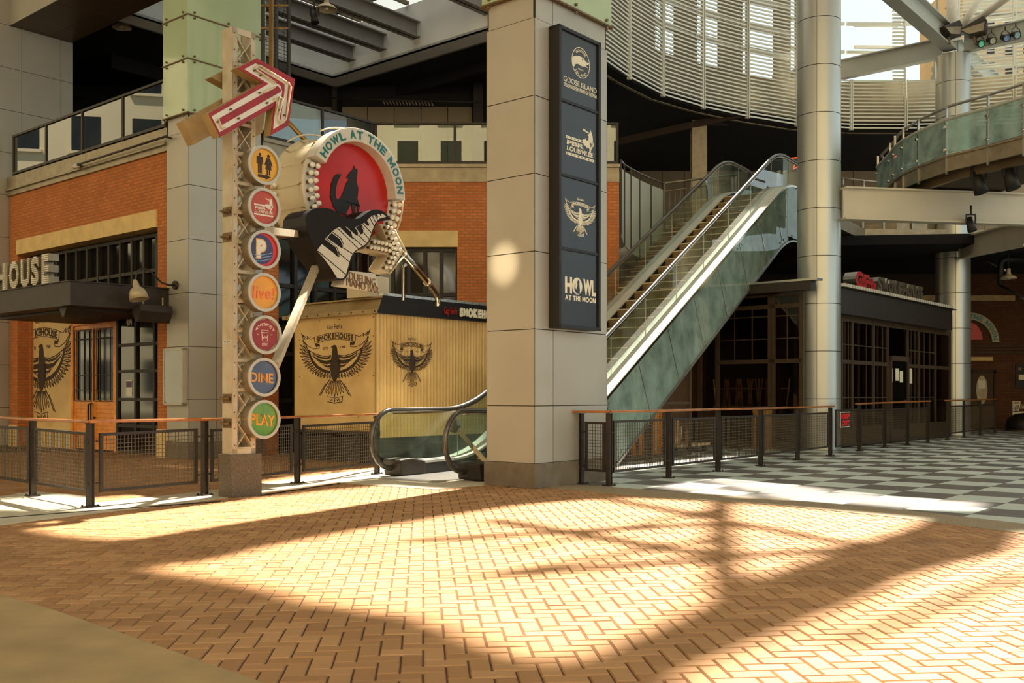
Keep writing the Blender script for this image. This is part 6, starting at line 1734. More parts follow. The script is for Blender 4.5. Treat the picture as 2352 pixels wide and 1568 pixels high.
lr = thing('landing_railing', 'steel baluster railing at the head of the brown stair', 'balustrade', W(1610, 450, 28))
a = W(1526, 421, 27.5); b = W(1692, 400, 28.6); za, zb_3 = zat(560, 27.5), zat(545, 28.6)
m = MB(); m.cyl(a, b, .03, 8); m.build('handrail', MT['grey_metal'], lr)
m = MB(); m.cyl(a+Vector((0, 0, -.22)), b+Vector((0, 0, -.22)), .018, 6); m.build('lower_rail', MT['grey_metal'], lr)
for i in range(15):
    p = a.lerp(b, i/14); zz_ = za+(zb_3-za)*i/14; m = MB(); m.cyl(Vector((p.x, p.y, zz_)), p+Vector((0, 0, -.2 if i % 5 else 0)), .03 if i % 5 == 0 else .012, 6); m.build('baluster', MT['grey_metal'], lr)
# pale vertical markers at the escalator head
for px in (1786, 1800):
    q = thing('bollard', 'pale slim post at the head of the escalator, %s of the two' % ('left' if px < 1790 else 'right'), 'post', W(px, 436, 29.2)); m = MB(); f = Fr(P2(px, 29.2), (1, 0)); m.poly(f, [(-.07, RISE), (.09, RISE), (.08, zat(391, 29.2)), (-.02, zat(393, 29.2))], -.05, .05); m.build('shaft', MT['ringmetal'], q)
    m = MB(); m.box(f, -.12, .14, -.1, .1, RISE-.02, RISE+.03); m.build('foot', MT['steel'], q)
# red neon star behind the near column
ns = thing('neon_star', 'red neon star sign peeking out left of the near round column', 'sign', W(1838, 386, 31))
f = Fr(P2(1838, 31), (1, 0)); zS_ = zat(370, 31); pts = [(.36*(1 if k_ % 2 == 0 else .45)*sin(k_*pi/5), zS_+.3*(1 if k_ % 2 == 0 else .45)*cos(k_*pi/5)) for k_ in range(10)]
m = MB(); m.poly(f, pts, -.08, -.03); m.build('backing', MT['black'], ns)
m = MB(); m.tube([f.P(t, 0, z) for t, z in pts]+[f.P(pts[0][0], 0, pts[0][1])], .018, 6); m.build('neon_tube', mat('lit red neon', (255, 60, 40), .4, 0, 0, emit=(255, 60, 36), estr=3.0), ns)
m = MB(); m.cyl(f.P(0, -.05, zS_+.25), f.P(0, -.05, 10.6), .015, 6); m.build('hanger', MT['black'], ns)

# =========================== CURVED BRIDGE ===========================
zB_ = 6.83
def db_(y): return (zB_-CH)*F/(HY-y)
BP = [P2(px, db_(y)) for px, y in ((2470, 284), (2352, 310), (2270, 332), (2175, 355), (2110, 380), (2075, 397), (2056, 411), (2045, 425))]
BP += [(BP[-1][0]+.2, 27.6), (BP[-1][0]+.9, 29.0)]
br_ = thing('bridge', 'curved upper walkway with dusty green glass sweeping in from the right edge', 'bridge', (BP[3][0], BP[3][1], zB_-.5))
nrm = []
for i in range(len(BP)):
    a = BP[max(0, i-1)]; b = BP[min(len(BP)-1, i+1)]; l = sqrt((b[0]-a[0])**2+(b[1]-a[1])**2); nrm.append(((b[1]-a[1])/l, -(b[0]-a[0])/l))
def offs(k_): return [(p[0]+n[0]*k_, p[1]+n[1]*k_) for p, n in zip(BP, nrm)]
m = MB(); i_ = offs(2.4)
m.flat(offs(-.04)+i_[::-1], zB_-.06, zB_-.01); m.build('deck', MT['grey_metal'], br_)
m = MB(); o1 = offs(0); o2_ = offs(.06)
for i in range(len(BP)-1): m.flat([o1[i], o1[i+1], o2_[i+1], o2_[i]], zB_-.38, zB_-.06)
m.build('fascia', MT['grey_metal'], br_)
m = MB(); o3 = offs(.35)
for i in range(len(BP)-1): m.flat([offs(.3)[i], offs(.3)[i+1], offs(.42)[i+1], offs(.42)[i]], zB_-.52, zB_-.06)
m.build('edge_girder', MT['soffit'], br_)
m = MB(); m.flat(offs(.4)+i_[::-1], zB_-.48, zB_-.42); m.build('soffit', MT['darkbrown'], br_)
og = offs(-.03)
for i in range(len(BP)-1):
    a, b = Vector(og[i]+(0,)), Vector(og[i+1]+(0,)); d_ = (b-a).normalized()*.03; f = Fr((a+d_).xy, (b-a).xy); L = (b-a-d_*2).length
    m = MB(); m.box(f, 0, L, -.006, .006, zB_+.0, zB_+.78); m.build('glass_pane', MT['bridgeglass'], br_)
for i in range(len(BP)-1):
    p = og[i]; f = Fr(p, (nrm[i][0], nrm[i][1])); m = MB(); m.box(f, -.0, .05, -.02, .02, zB_-.45, zB_+1.1); o = m.build('post', MT['steel'], br_)
    m = MB()
    for z in (.1, .62): m.cyl(f.P(-.05, 0, zB_+z), f.P(.06, 0, zB_+z), .035, 8)
    m.build('glass_clamp', MT['chrome'], o)
m = MB(); m.tube([p+(zB_+1.12,) for p in offs(.08)], .035, 8); m.build('handrail', MT['steel'], br_)
m = MB(); m.tube([p+(zB_+.80,) for p in offs(-.03)], .04, 8); m.build('glass_top_rail', MT['beam'], br_)
# curved landing edge seen below the girder
cl = thing('curved_landing', 'curved grey edge of the upper landing seen below the pale girder', 'landing', W(2040, 540, 31.5))
cc = [(1900, 34.5), (1980, 33.2), (2060, 32.7), (2130, 32.8), (2190, 33.6)]; CP = [P2(*c_) for c_ in cc]
def ring_(off, z0, z1, nm, m_):
    m = MB()
    for i in range(4): m.flat([CP[i], CP[i+1], (CP[i+1][0], CP[i+1][1]+off), (CP[i][0], CP[i][1]+off)], z0, z1)
    return m.build(nm, m_, cl)
ring_(.1, zat(533, 32.8), zat(512, 32.8), 'fascia', MT['grey_metal']); 
CP = [(x, y+.5) for x, y in CP]; ring_(.1, zat(560, 33.3), zat(534, 33.3), 'edge_girder', MT['soffit'])
for px, d in ((1936, 33.8), (1982, 33.1), (2030, 32.8), (2096, 32.7)):
    m = MB(); m.bar(W(px, 505, d), W(px, 548, d), .06, .06); m.build('bracket', MT['beam'], cl)
rr = thing('low_railing', 'thin steel rail on the landing edge right of the near column', 'railing', W(1985, 428, 30))
m = MB(); m.tube([W(1928, 408, 30.4), W(1975, 414, 30.1), W(2044, 421, 29.8)], .03, 8); m.build('handrail', MT['steel'], rr)
for px, py in ((1937, 409), (1984, 415), (2033, 420)):
    m = MB(); m.cyl(W(px, py, 30), W(px, py+22, 30), .025, 6); m.build('post', MT['steel'], rr)
for px, py, d, lab in ((2249, 430, 22.6, 'dark stage light hanging under the bridge, left one'), (2322, 420, 22.0, 'dark stage light hanging under the bridge, right one'), (2230, 524, 24.2, 'dark stage light hanging under the pale girder')):
    r = spot(W(px, py, d), lab, 'hanging stage lights', 1.6 if py < 500 else 1.1)
# =========================== DARK RESTAURANT ON THE RIGHT ===========================
MT['shopframe'] = mat('brown bronze mullion', (74, 57, 38), .5, .1, .1, 6)
MT['shopdark'] = mat('dark brown shop lining', (76, 55, 38), .85, 0, .15, 1)
MT['shopglass'] = glass('smoky shop pane', (206, 198, 186), refl=.05, fres=.8)
zRf = 4.0
cR = P2(1932, (zRf-CH)*F/(HY-655)); eR = P2(2187, (zRf-CH)*F/(HY-708)); FRu = Fr(cR, (eR[0]-cR[0], eR[1]-cR[1])); LR = sqrt((eR[0]-cR[0])**2+(eR[1]-cR[1])**2)
rs = thing('restaurant', 'dark glazed restaurant front with a toothed roof edge behind the round columns', 'building', FRu.P(LR/2, -1, 0))
def rbox(nm, mt, *b):
    m = MB(); m.box(FRu, *b); return m.build(nm, MT[mt], rs)
fh = .68
rbox('fascia', 'darksteel', .0, LR, -.3, 0, zRf-fh, zRf-.03)
rbox('roof', 'darksteel', .3, LR, -6, -.3, zRf-.12, zRf-.04)
m = MB(); pitch = .17; k_ = int(LR/pitch)
for i in range(k_): m.box(FRu, .0+i*pitch, .0+i*pitch+.085, -.12, .10, zRf-.03, zRf+.05)
m.build('toothed_roof_edge', MT['white'], rs)
rbox('roof_edge_flashing', 'darksteel', .0, LR+.3, -.2, .08, zRf-.045, zRf-.028)
# mullioned glazing
ng = -.22; zt = zRf-fh
us = [FRu.t(x, ng) for x in (1935, 1959, 2008, 2040, 2086, 2112, 2150, 2183)]
for i, t in enumerate(us): rbox('mullion', 'shopframe', t-.05, t+.05, ng-.08, ng, 0, zt)
zmid = FRu.hit(2000, 834, ng)[1]
rbox('transom', 'shopframe', us[0], us[-1], ng-.07, ng-.01, zt-.14, zt); rbox('transom', 'shopframe', us[0], us[3], ng-.07, ng-.01, zmid-.05, zmid+.05); rbox('transom', 'shopframe', us[4], us[-1], ng-.07, ng-.01, zmid-.05, zmid+.05)
rbox('sill', 'shopframe', us[0], us[-1], ng-.07, ng+.02, 0.02, .5)
for i, (a, b) in enumerate(zip(us[:-1], us[1:])):
    m = MB(); m.box(FRu, a+.05, b-.05, ng-.045, ng-.03, .5 if i != 3 else .1, zt); m.build('glazing', MT['shopglass'], rs)
    if i in (0, 1, 2, 4, 5):
        m = MB()
        for f_ in (.33, .67): t = a+(b-a)*f_; m.box(FRu, t-.012, t+.012, ng-.05, ng-.02, .5, zt)
        for z in (1.25, 2.6): m.box(FRu, a, b, ng-.05, ng-.02, z-.012, z+.012)
        m.build('glazing_bar', MT['shopframe'], rs)
# entrance door in the glazing
dr = thing('door_2', 'dark glazed restaurant door with pale posters, right of the keep out notice', 'door', FRu.P((us[3]+us[4])/2, ng+.05, 0))
zd = FRu.hit(2064, 818, ng)[1]; a, b = us[3]+.06, us[4]-.06
m = MB(); m.box(FRu, a, a+.1, ng-.0, ng+.06, .03, zd); m.box(FRu, b-.1, b, ng, ng+.06, .03, zd); m.box(FRu, a, b, ng, ng+.06, zd-.14, zd); m.box(FRu, a, b, ng, ng+.06, .03, .35); m.build('door_frame', MT['shopframe'], dr)
m = MB(); m.box(FRu, a+.1, b-.1, ng+.02, ng+.03, .35, zd-.14); gd = m.build('door_glass', MT['darkglass'], dr)
for x0, x1, y0, y1 in ((2046, 2051, 876, 846), (2057, 2065, 874, 846), (2067, 2074, 878, 852)):
    p = FRu.hit(x0, y0, ng+.035); q_ = FRu.hit(x1, y1, ng+.035); m = MB(); m.box(FRu, p[0], q_[0], ng+.031, ng+.036, p[1], q_[1]); m.build('poster', MT['cream_ink'], gd)
p = FRu.hit(2088, 880, ng); q_ = FRu.hit(2094, 846, ng); po_ = rbox('poster', 'cream_ink', p[0]+.08, q_[0]+.08, ng-.02, ng-.012, p[1], q_[1])
# lining and dim glow lamps inside
m = MB(); m.box(FRu, .9, LR, -6, -5.8, 0, zRf-.1); m.box(FRu, LR-.1, LR, -5.8, -.3, 0, zRf-.1); m.build('back_wall', MT['shopdark'], rs)
amb = mat('amber filament lamp', (255, 150, 40), .4, 0, 0, emit=(255, 150, 50), estr=2.5)
for px, py, wh_ in ((2013, 724, 'leftmost'), (2048, 734, 'second from left'), (2060, 736, 'third from left'), (2090, 743, 'rightmost')):
    q = thing('filament_lamp', 'tiny amber lamp glowing inside the dark restaurant glazing, %s of the four' % wh_, 'lamp', (0, 0, 0), 'amber lamps in the restaurant'); t, z = FRu.hit(px, py, -1.0); q.location = FRu.P(t, -1.0, z)
    m = MB(); m.sphere(FRu.P(t, -1.0, z), .045, 8, 6); m.build('bulb', amb, q); m = MB(); m.cyl(FRu.P(t, -1, z+.04), FRu.P(t, -1, zRf-.12), .008, 5); m.build('cord', MT['black'], q)
# roof lettering
def roof_letter(ch, x0, x1, y0, y1, mt, lab, dep=.34, sink=0):
    n = -.16
    a = FRu.hit(x0, y0, n); b = FRu.hit(x1, y1, n)
    L = thing('sign_letter', lab, 'letter', FRu.P((a[0]+b[0])/2, n, zRf), 'lettering on the restaurant roof'); z0 = zRf+.08
    m = MB(); put_text(m, FRu, ch, a[0], b[0], z0, b[1], n-.004, n, .055); m.build('letter_face', MT[mt], L)
    m = MB(); put_text(m, FRu, ch, a[0], b[0], z0, b[1], n-dep, n-.005, .055); m.build('letter_return', MT['steel'], L)
    m = MB(); m.box(FRu, a[0], b[0], n-dep, n-.05, zRf-.04, z0+.01); m.build('foot', MT['darksteel'], L)
MT['redletter'] = mat('red letter face', (190, 34, 34), .35, 0, .05)
MT['studletter'] = mat('brown studded letter face', (104, 90, 66), .5, .3, .25, 40)
for ch, x0, x1, y1 in (('G', 1966, 1983, 625), ('uy', 1976, 1990, 640), ('F', 1985, 1997, 632), ('ieri', 1995, 2005, 640), ("'s", 2003, 2013, 642)):
    roof_letter(ch, x0, x1, 668, y1, 'redletter', 'red roof letter %s of the restaurant name' % ch)
xs_ = [2017, 2029, 2042, 2054, 2065, 2075, 2086, 2097, 2107, 2115, 2123]
for i, ch in enumerate('SMOKEHOUSE'):
    y1 = 637+(xs_[i]-2017)*.23; roof_letter(ch, xs_[i], xs_[i+1]-2, 680, y1, 'studletter', 'studded steel roof letter %s, number %s of the ten in the roof name' % (ch, ('one', 'two', 'three', 'four', 'five', 'six', 'seven', 'eight', 'nine', 'ten')[i]))
# left wing under the escalator head
zQ = zat(640, 23.2); aQ = P2(1687, 24.5); bQ = P2(1867, 23.2); FQ = Fr(aQ, (bQ[0]-aQ[0], bQ[1]-aQ[1])); LQ = sqrt((bQ[0]-aQ[0])**2+(bQ[1]-aQ[1])**2)
wg = thing('restaurant_wing', 'low dark glazed wing of the restaurant under the escalator head', 'building', FQ.P(LQ/2, -.6, 0))
def qb(nm, mt, *b):
    m = MB(); m.box(FQ, *b); return m.build(nm, MT[mt], wg)
zq0 = zat(664, 23.2)
qb('fascia', 'darksteel', 0, LQ-.05, -.28, 0, zq0, zQ-.03); qb('roof_flashing', 'steel', -.05, LQ+.12, -.28, .03, zQ-.03, zQ+.02)
qb('roof', 'darksteel', -2.2, LQ-1.1, -3.4, -.28, zQ-.2, zQ-.05)
nq_ = -.5
uq = [FQ.t(x, nq_) for x in (1600, 1647, 1768, 1775, 1840)]; uq[0] = FQ.t(1606, nq_)
zt = zat(672, 24); zm = FQ.hit(1700, 831, nq_)[1]
for t in uq: qb('mullion', 'shopframe', t-.055, t+.055, nq_-.08, nq_, 0, zt)
qb('transom', 'shopframe', uq[1], uq[-1], nq_-.08, nq_, zm-.05, zm+.05); qb('transom', 'shopframe', uq[1], uq[-1], nq_-.08, nq_, zt-.35, zt-.25); qb('transom', 'shopframe', uq[1], uq[-1], nq_-.08, nq_, zt-.06, zt)
qb('sill', 'shopframe', uq[1], uq[-1], nq_-.08, nq_, 0.01, .16)
for a, b in ((uq[1], uq[2]), (uq[3], uq[4])):
    qb('glazing', 'shopglass', a+.05, b-.05, nq_-.045, nq_-.03, .16, zt)
    m = MB(); n_ = 3 if b-a > 1 else 2
    for i in range(1, n_): t = a+(b-a)*i/n_; m.box(FQ, t-.012, t+.012, nq_-.05, nq_-.02, zm, zt-.3)
    for z in (zm+.55, zm+1.1): m.box(FQ, a, b, nq_-.05, nq_-.02, z-.012, z+.012)
    m.build('glazing_bar', MT['shopframe'], wg)
qb('back_wall', 'shopdark', -2.2, LQ-1.1, -3.5, -3.35, 0, zQ-.1); qb('end_wall', 'shopdark', LQ-1.2, LQ-1.1, -3.3, nq_-.1, 0, zQ-.2)
qb('counter', 'shopdark', uq[1]-.6, min(uq[-1]-.1, LQ-1.22), -1.02, -.62, 0.01, .98)
MT['oldwood'] = mat('worn yellow brown wood', (150, 106, 40), .7, 0, .2, 8)
MT['stoolwood'] = mat('pale stool leg wood', (226, 184, 130), .55, 0, .15, 8)
# bar stools turned upside down on the counter
def stool():
    r = thing('bar_stool', 'x', 'stool', (0, 0, 0), 'upturned bar stools behind the restaurant glass')
    m = MB(); m.lathe((0, 0, 0), (0, 0, 1), [(.001, 0), (.19, 0), (.2, .03), (.16, .06), (.001, .06)], 18); m.build('seat', MT['stoolwood'], r)
    for i in range(4):
        a = pi/4+pi/2*i; m = MB(); m.cyl((.13*cos(a), .13*sin(a), .06), (.21*cos(a), .21*sin(a), .74), .018, 6); m.build('leg', MT['stoolwood'], r)
    m = MB(); m.tube([(.18*cos(2*pi*i/16), .18*sin(2*pi*i/16), .5) for i in range(17)], .012, 5); m.build('foot_ring', MT['stoolwood'], r)
    return r
s0 = stool()
for i, px in enumerate((1655, 1683, 1712, 1734, 1752, 1776, 1796)):
    t = FQ.t(px, -.83); o = s0 if i == 0 else dup(s0, (0, 0, 0)); p = FQ.P(t, -.83, .985); o.location = p
    o['label'] = 'bar stool upturned on the counter, number %s from the left behind the restaurant glass' % ('one', 'two', 'three', 'four', 'five', 'six', 'seven', 'eight')[i]
for px, w_ in ((1741, .2), (1758, .2)):
    t, z = FQ.hit(px, 976, -.2); q = thing('wooden_crate', 'worn yellow wooden box, %s of the two at the glass under the stools' % ('left' if px == 1741 else 'right'), 'box', FQ.P(t, -.2, 0))
    m = MB(); m.box(FQ, t-.095, t+.085, -.38, -.12, .0, .92); m.build('box', MT['oldwood'], q, .008); m = MB(); m.box(FQ, t-.1, t+.09, -.385, -.115, .88, .95); m.build('lid', MT['oldwood'], q, .005)
# mesh screen and clutter under the escalator
sc = thing('mesh_screen', 'wire mesh screen closing the dark space under the escalator', 'screen', FE.P(6, .02, 0))
m = MB(); sA = lambda s: max(.05, pz(s)-1.33)
for s in (4.9, 6.3, 8.2): m.box(FE, s-.03, s+.03, .0, .05, 0, sA(s))
m.box(FE, 4.9, 8.2, .0, .04, .03, .09); m.box(FE, 6.3, 8.2, .0, .04, 1.12, 1.18); m.build('frame', MT['shopframe'], sc)
m = MB(); s = 4.3
while s < 8.2: m.box(FE, s-.003, s+.003, .018, .024, .03, sA(s)); s += .07
z = .1
while z < 2.4:
    s_ = S1+2.32+z/math.tan(R(30)); m.box(FE, min(s_, 8.1), 8.2, .018, .024, z-.003, z+.003); z += .07
m.build('wire_mesh', MT['wire'], sc)
for i, (s, n, h, w_) in enumerate(((6.5, -.5, 1.5, .14), (6.9, -.55, 1.75, .2), (7.4, -.5, 2.0, .26), (7.9, -.6, 2.1, .16))):
    q = thing('timber_board', 'upright brown timber board stored under the escalator, number %s from the left' % ('one', 'two', 'three', 'four')[i], 'board', FE.P(s, n, 0), 'timber boards under the escalator'); m = MB(); m.box(FE, s, s+w_, n-.05, n, 0, h); m.build('plank', MT['doorwood'], q, .004)
    m = MB(); m.box(FE, s-.01, s+w_+.01, n-.06, n+.01, h-.12, h-.06); m.build('strap', MT['black'], q)
ct = thing('trolley', 'low wooden trolley with posts behind the right railing', 'trolley', FE.P(7.4, .9, 0))
p0 = Vector(G(1560, 1040)+(0,)); f = Fr(p0.xy, U); m = MB(); m.box(f, -.6, .9, -.3, .3, .16, .22); m.build('platform', MT['stoolwood'], ct)
for a in (-.5, .8):
    for b in (-.2, .2): m = MB(); m.cyl(f.P(a, b-.02, .08), f.P(a, b+.02, .08), .08, 12); m.build('wheel', MT['black'], ct)
for a, h in ((-.2, .75), (-.05, .6), (.35, .5)): m = MB(); m.bar(f.P(a, 0, .22), f.P(a+.08, 0, h), .09, .09); m.build('stake', MT['stoolwood'], ct)

# =========================== FAR BACK WALL, LOWER RIGHT ===========================
dF = 38.5; FF = Fr(P2(2150, dF), (1, 0)); xa, xb = FF.t(2150), FF.t(2700)
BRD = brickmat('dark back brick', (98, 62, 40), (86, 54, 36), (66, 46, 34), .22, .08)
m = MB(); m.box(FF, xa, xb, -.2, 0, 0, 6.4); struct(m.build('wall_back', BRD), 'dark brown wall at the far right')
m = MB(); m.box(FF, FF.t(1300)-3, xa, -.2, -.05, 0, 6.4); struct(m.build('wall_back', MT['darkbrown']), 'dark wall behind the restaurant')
m = MB(); fpx_ = P2(2700, dF); m.box(Fr(fpx_, (0, 1)), -17, .2, 0, .2, 0, 6.4); struct(m.build('wall_right', MT['darkbrown']), 'unseen dark wall added to shade the far right side')  # unseen wall, added only to keep street light out of this side
m = MB(); m.flat([(9.5, 31.3), (P2(2700, dF)[0], 29.5), (P2(2700, dF)[0], 41.2), (9.5, 41.2)], 6.0, 6.3); struct(m.build('ceiling', MT['dark']), 'dark underside of the upper floor on the right')
m = MB(); p = FF.hit(2228, 691); q_ = FF.hit(2328, 680); m.box(FF, p[0]-3, q_[0], 0, .12, p[1], q_[1]+.02); struct(m.build('trim_12', MT['tan']), 'pale strip on the far back wall')
m = MB(); p = FF.hit(2228, 812); 
for k_, h in enumerate((.0, .12, .24)): m.box(FF, xa, xb, 0, .05+.03*k_, p[1]+h, p[1]+h+.09)
struct(m.build('trim_13', MT['shopdark']), 'dark moulding on the far back wall')
ar2 = thing('arched_sign', 'dim arched sign with teal lettering on the far back wall beside the far round column', 'sign', FF.P(FF.t(2224), .1, zat(786, dF)))
cx, cz = FF.hit(2224, 786); ro = 68/F*dF
m = MB(); m.ring(FF, cx, cz, ro*.76, ro, .02, .12, 0, 180, 48); bnd = m.build('arch_band', mat('dim cream band', (170, 160, 130), .6, 0, .05), ar2)
m = MB(); arc_text(m, FF, 'HOWL AT THE MOON', cx, cz, ro*.80, ro*.15, 176, 4, .12, .13, .04); m.build('lettering', MT['teal'], bnd)
m = MB(); m.poly(FF, [(cx+ro*.46*cos(R(a)), cz+.1+ro*.58*sin(R(a))) for a in range(0, 181, 10)], .02, .06); m.build('red_face', MT['red'], ar2)
dd2 = thing('door_3', 'dark panelled door with an oval window on the far back wall', 'door', FF.P(FF.t(2253), .05, 0))
a, b = FF.t(2231), FF.t(2280); zt_ = zat(856, dF)
m = MB(); m.box(FF, a, b, .0, .06, 0, zt_); lf = m.build('door_leaf', MT['shopdark'], dd2)
m = MB(); m.box(FF, a-.08, a, 0, .1, 0, zt_+.1); m.box(FF, b, b+.08, 0, .1, 0, zt_+.1); m.box(FF, a-.08, b+.08, 0, .1, zt_, zt_+.12); m.build('door_frame', MT['darkbrown'], dd2)
cx, cz = FF.hit(2253, 895); m = MB(); m.poly(FF, [(cx+.22*cos(2*pi*i/28), cz+.55*sin(2*pi*i/28)) for i in range(28)], .06, .08); ov = m.build('oval_window', MT['grey_metal'], lf)
m = MB(); m.box(FF, cx-.13, cx+.13, .08, .085, cz+.05, cz+.36); m.build('notice', MT['white'], ov)
ts_ = thing('wall_sign', 'long pale sign over the dark oval window door', 'sign', FF.P(FF.t(2250), .08, zat(829, dF)))
p = FF.hit(2215, 829); q_ = FF.hit(2279, 819); m = MB(); m.box(FF, p[0], q_[0], .0, .08, p[1], q_[1]); m.build('board', MT['tan'], ts_); m = MB(); m.box(FF, p[0]+.04, q_[0]-.04, .08, .083, p[1]+.03, q_[1]-.03); m.build('sign_face', MT['kiosk'], ts_)
hl_ = thing('wall_lettering', 'small cream letter board of stacked text strips low on the far back wall', 'sign', FF.P(FF.t(2345), .05, zat(950, dF)))
for tx, y0, y1, x1 in (('HOWL', 928, 922, 2343), ('LOUISVILLE', 937, 930, 2372), ('LLC', 945, 938, 2340), ('DESIGNS', 952, 946, 2362)):
    p = FF.hit(2325, y0); q_ = FF.hit(x1, y1); m = MB(); m.box(FF, p[0], q_[0], .0, .03, p[1]-.02, q_[1]+.02); bd = m.build('letter_strip', MT['cream_ink'], hl_)
    if tx != 'DESIGNS': m = MB(); put_text(m, FF, tx, p[0]+.03, q_[0]-.03, p[1]+.0, q_[1]-.0, .03, .034, .03); m.build('lettering', MT['shopdark'], bd)
fp_ = thing('poster_frame', 'dark framed poster cut by the right edge on the far back wall', 'poster', FF.P(FF.t(2350), .05, zat(890, dF)))
m = MB(); m.box(FF, FF.t(2332), FF.t(2368), 0, .06, zat(892, dF), zat(836, dF)); bd = m.build('frame', MT['black'], fp_)
m = MB(); p = FF.hit(2338, 872); q_ = FF.hit(2351, 860); m.box(FF, p[0], q_[0], .06, .064, p[1], q_[1]); m.build('sheet', MT['cream_ink'], bd)
m = MB(); p = FF.hit(2338, 851); q_ = FF.hit(2344, 843); put_text(m, FF, 'H', p[0], q_[0], p[1], q_[1], .06, .066, .02); m.build('lettering', MT['cream_ink'], bd)
bx = thing('low_table', 'dark rounded shape standing on the floor under the letter board at the right edge', 'furniture', FF.P(FF.t(2350), 1, 0))
c_ = P2(2352, 36.5); m = MB(); m.lathe((c_[0], c_[1], 0), (0, 0, 1), [(.55, 0), (.62, .2), (.55, .45), (.3, .62), (.001, .66)], 20); m.build('cover', MT['black'], bx); m = MB(); m.lathe((c_[0], c_[1], 0), (0, 0, 1), [(.64, 0), (.64, .05), (.001, .05)], 20); m.build('base', MT['shopdark'], bx)
tr = thing('conduit', 'thin bright conduit running down across the dark ceiling at the right edge', 'pipe', W(2320, 660, 33))
m = MB(); m.cyl(W(2248, 588, 34.5), W(2312, 622, 33.5), .05, 8); m.cyl(W(2295, 655, 34), W(2380, 700, 32), .05, 8); m.build('pipe', MT['steel'], tr)
dp = thing('duct_pipe', 'dark bent pipe above the lower right pendant lamp', 'pipe', W(2300, 620, 33))
m = MB(); m.tube([W(2380, 596, 33), W(2310, 595, 33), W(2300, 600, 33), W(2298, 612, 33), W(2298, 655, 33)], .1, 10); m.build('pipe', MT['black'], dp)

# =========================== CHURCH AND TOWER OUTSIDE ===========================
MT['stone'] = mat('far tan stone', (206, 182, 144), .85, 0, .12, .3)
MT['slate'] = mat('far grey slate', (140, 136, 126), .85, 0, .1, .3)
dC = 75.0
def far(px, py): return W(px, py, dC)
tw2 = thing('stone_building', 'tan stone building with windows seen through the upper right frames', 'building', far(2280, 300))
fF = Fr(P2(2205, dC), (1, 0)); X = lambda px: fF.t(px)
m = MB(); m.box(fF, X(2212), X(2420), -8, 0, 0, zat(-60, dC)); wl_ = m.build('wall', MT['stone'], tw2)
for i in range(4):
    for j in range(5):
        m = MB(); a = X(2225+i*42); z = zat(170-j*48+100, dC); m.box(fF, a, a+.55, -.0, .04, z, z+1.0); m.build('window', MT['darkframe'], wl_)
    m = MB(); m.box(fF, X(2212), X(2420), 0, .2, zat(36+i*60, dC), zat(30+i*60, dC)); m.build('string_course', MT['slate'], wl_)
for px, r, y0, lab in ((2153, .3, -5, 'thin dark church spire left of the white vertical pipe'), (2183, .8, -30, 'grey church tower behind the white vertical pipe'), (2337, .25, 150, 'thin spire at the right edge between the frames')):
    q = thing('church_spire', lab, 'spire', far(px, 320)); b = P2(px, dC-3)
    zt_ = zat(y0, dC-3); m = MB(); m.lathe((b[0], b[1], 0), (0, 0, 1), [(r*1.6, 0), (r*1.5, zt_-6), (r*1.7, zt_-5.8), (r, zt_-5.4), (.05, zt_)], 8, False); m.build('spire', MT['slate'], q)
    for k_ in range(4):
        m = MB(); m.lathe((b[0], b[1], zt_-4.6+k_), (0, 0, 1), [(.01, 0), (r*(1.25-.25*k_), .1), (.01, .25)], 8); m.build('crocket', MT['slate'], q)
# upper right window frames
wf5 = MB(); fW = Fr(P2(1955, 35.6), (P2(2352, 34.2)[0]-P2(1955, 35.6)[0], 34.2-35.6))
for y in (60, 110): t0_ = fW.t(1962); wf5.bar(W(1962, y-2, 35.6), W(2062, y-1, 35.6), .1, .1)
for y0, y1, w_ in ((22, 8, .14), (48, 38, .14), (155, 142, .14), (5, -8, .14), (78, 66, .08)): wf5.bar(W(2240, y0, 35), W(2400, y1, 34.4), w_, w_)
struct(wf5.build('window_6', MT['louver']), 'pale frames of the high windows at the upper right')
# =========================== SHADING ROOF (unseen, openings shaped to lay the sun patches) ===========================
zG = 17.0
def lift(px, py, z=0.0, d=None):
    if d is None: x, y = G(px, py)
    else: x, y = P2(px, d)
    k_ = (zG-z)/math.tan(SE); return (x+SUN[0]/cos(SE)*k_, y+SUN[1]/cos(SE)*k_)
holes = []
def hole(*pts): holes.append([lift(*p) for p in pts])
hole((60, 1202), (300, 1176), (500, 1154), (780, 1122), (900, 1112), (1000, 1120), (1112, 1122), (900, 1150), (700, 1184), (520, 1214), (380, 1236), (230, 1236), (110, 1222))
hole((-60, 1132), (60, 1120), (205, 1143), (470, 1122), (700, 1090), (870, 1064), (1000, 1048), (1090, 1050), (1110, 1100), (990, 1108), (880, 1098), (770, 1108), (480, 1146), (330, 1164), (210, 1172), (90, 1172), (-60, 1168))
hole((330, 1302), (500, 1284), (640, 1250), (850, 1212), (1010, 1186), (1200, 1158), (1420, 1140), (1640, 1149), (1860, 1165), (2130, 1188), (2080, 1212), (1900, 1268), (1760, 1316), (1640, 1368), (1560, 1408), (1460, 1450), (1350, 1500), (1280, 1516), (1180, 1496), (1060, 1448), (980, 1416), (860, 1400), (740, 1382), (600, 1345), (470, 1322))
hole((2352, 1216), (2560, 1230), (2700, 1300), (2900, 1700), (1700, 1640), (1560, 1568), (1640, 1520), (1800, 1450), (1980, 1380), (2100, 1320), (2200, 1290), (2330, 1262))
hole((1500, 1118), (1650, 1098), (1840, 1114), (2050, 1140), (2260, 1152), (2240, 1172), (2100, 1168), (1880, 1150), (1700, 1142))
hole((1850, 1056), (1900, 1048), (1960, 1052), (1950, 1060))
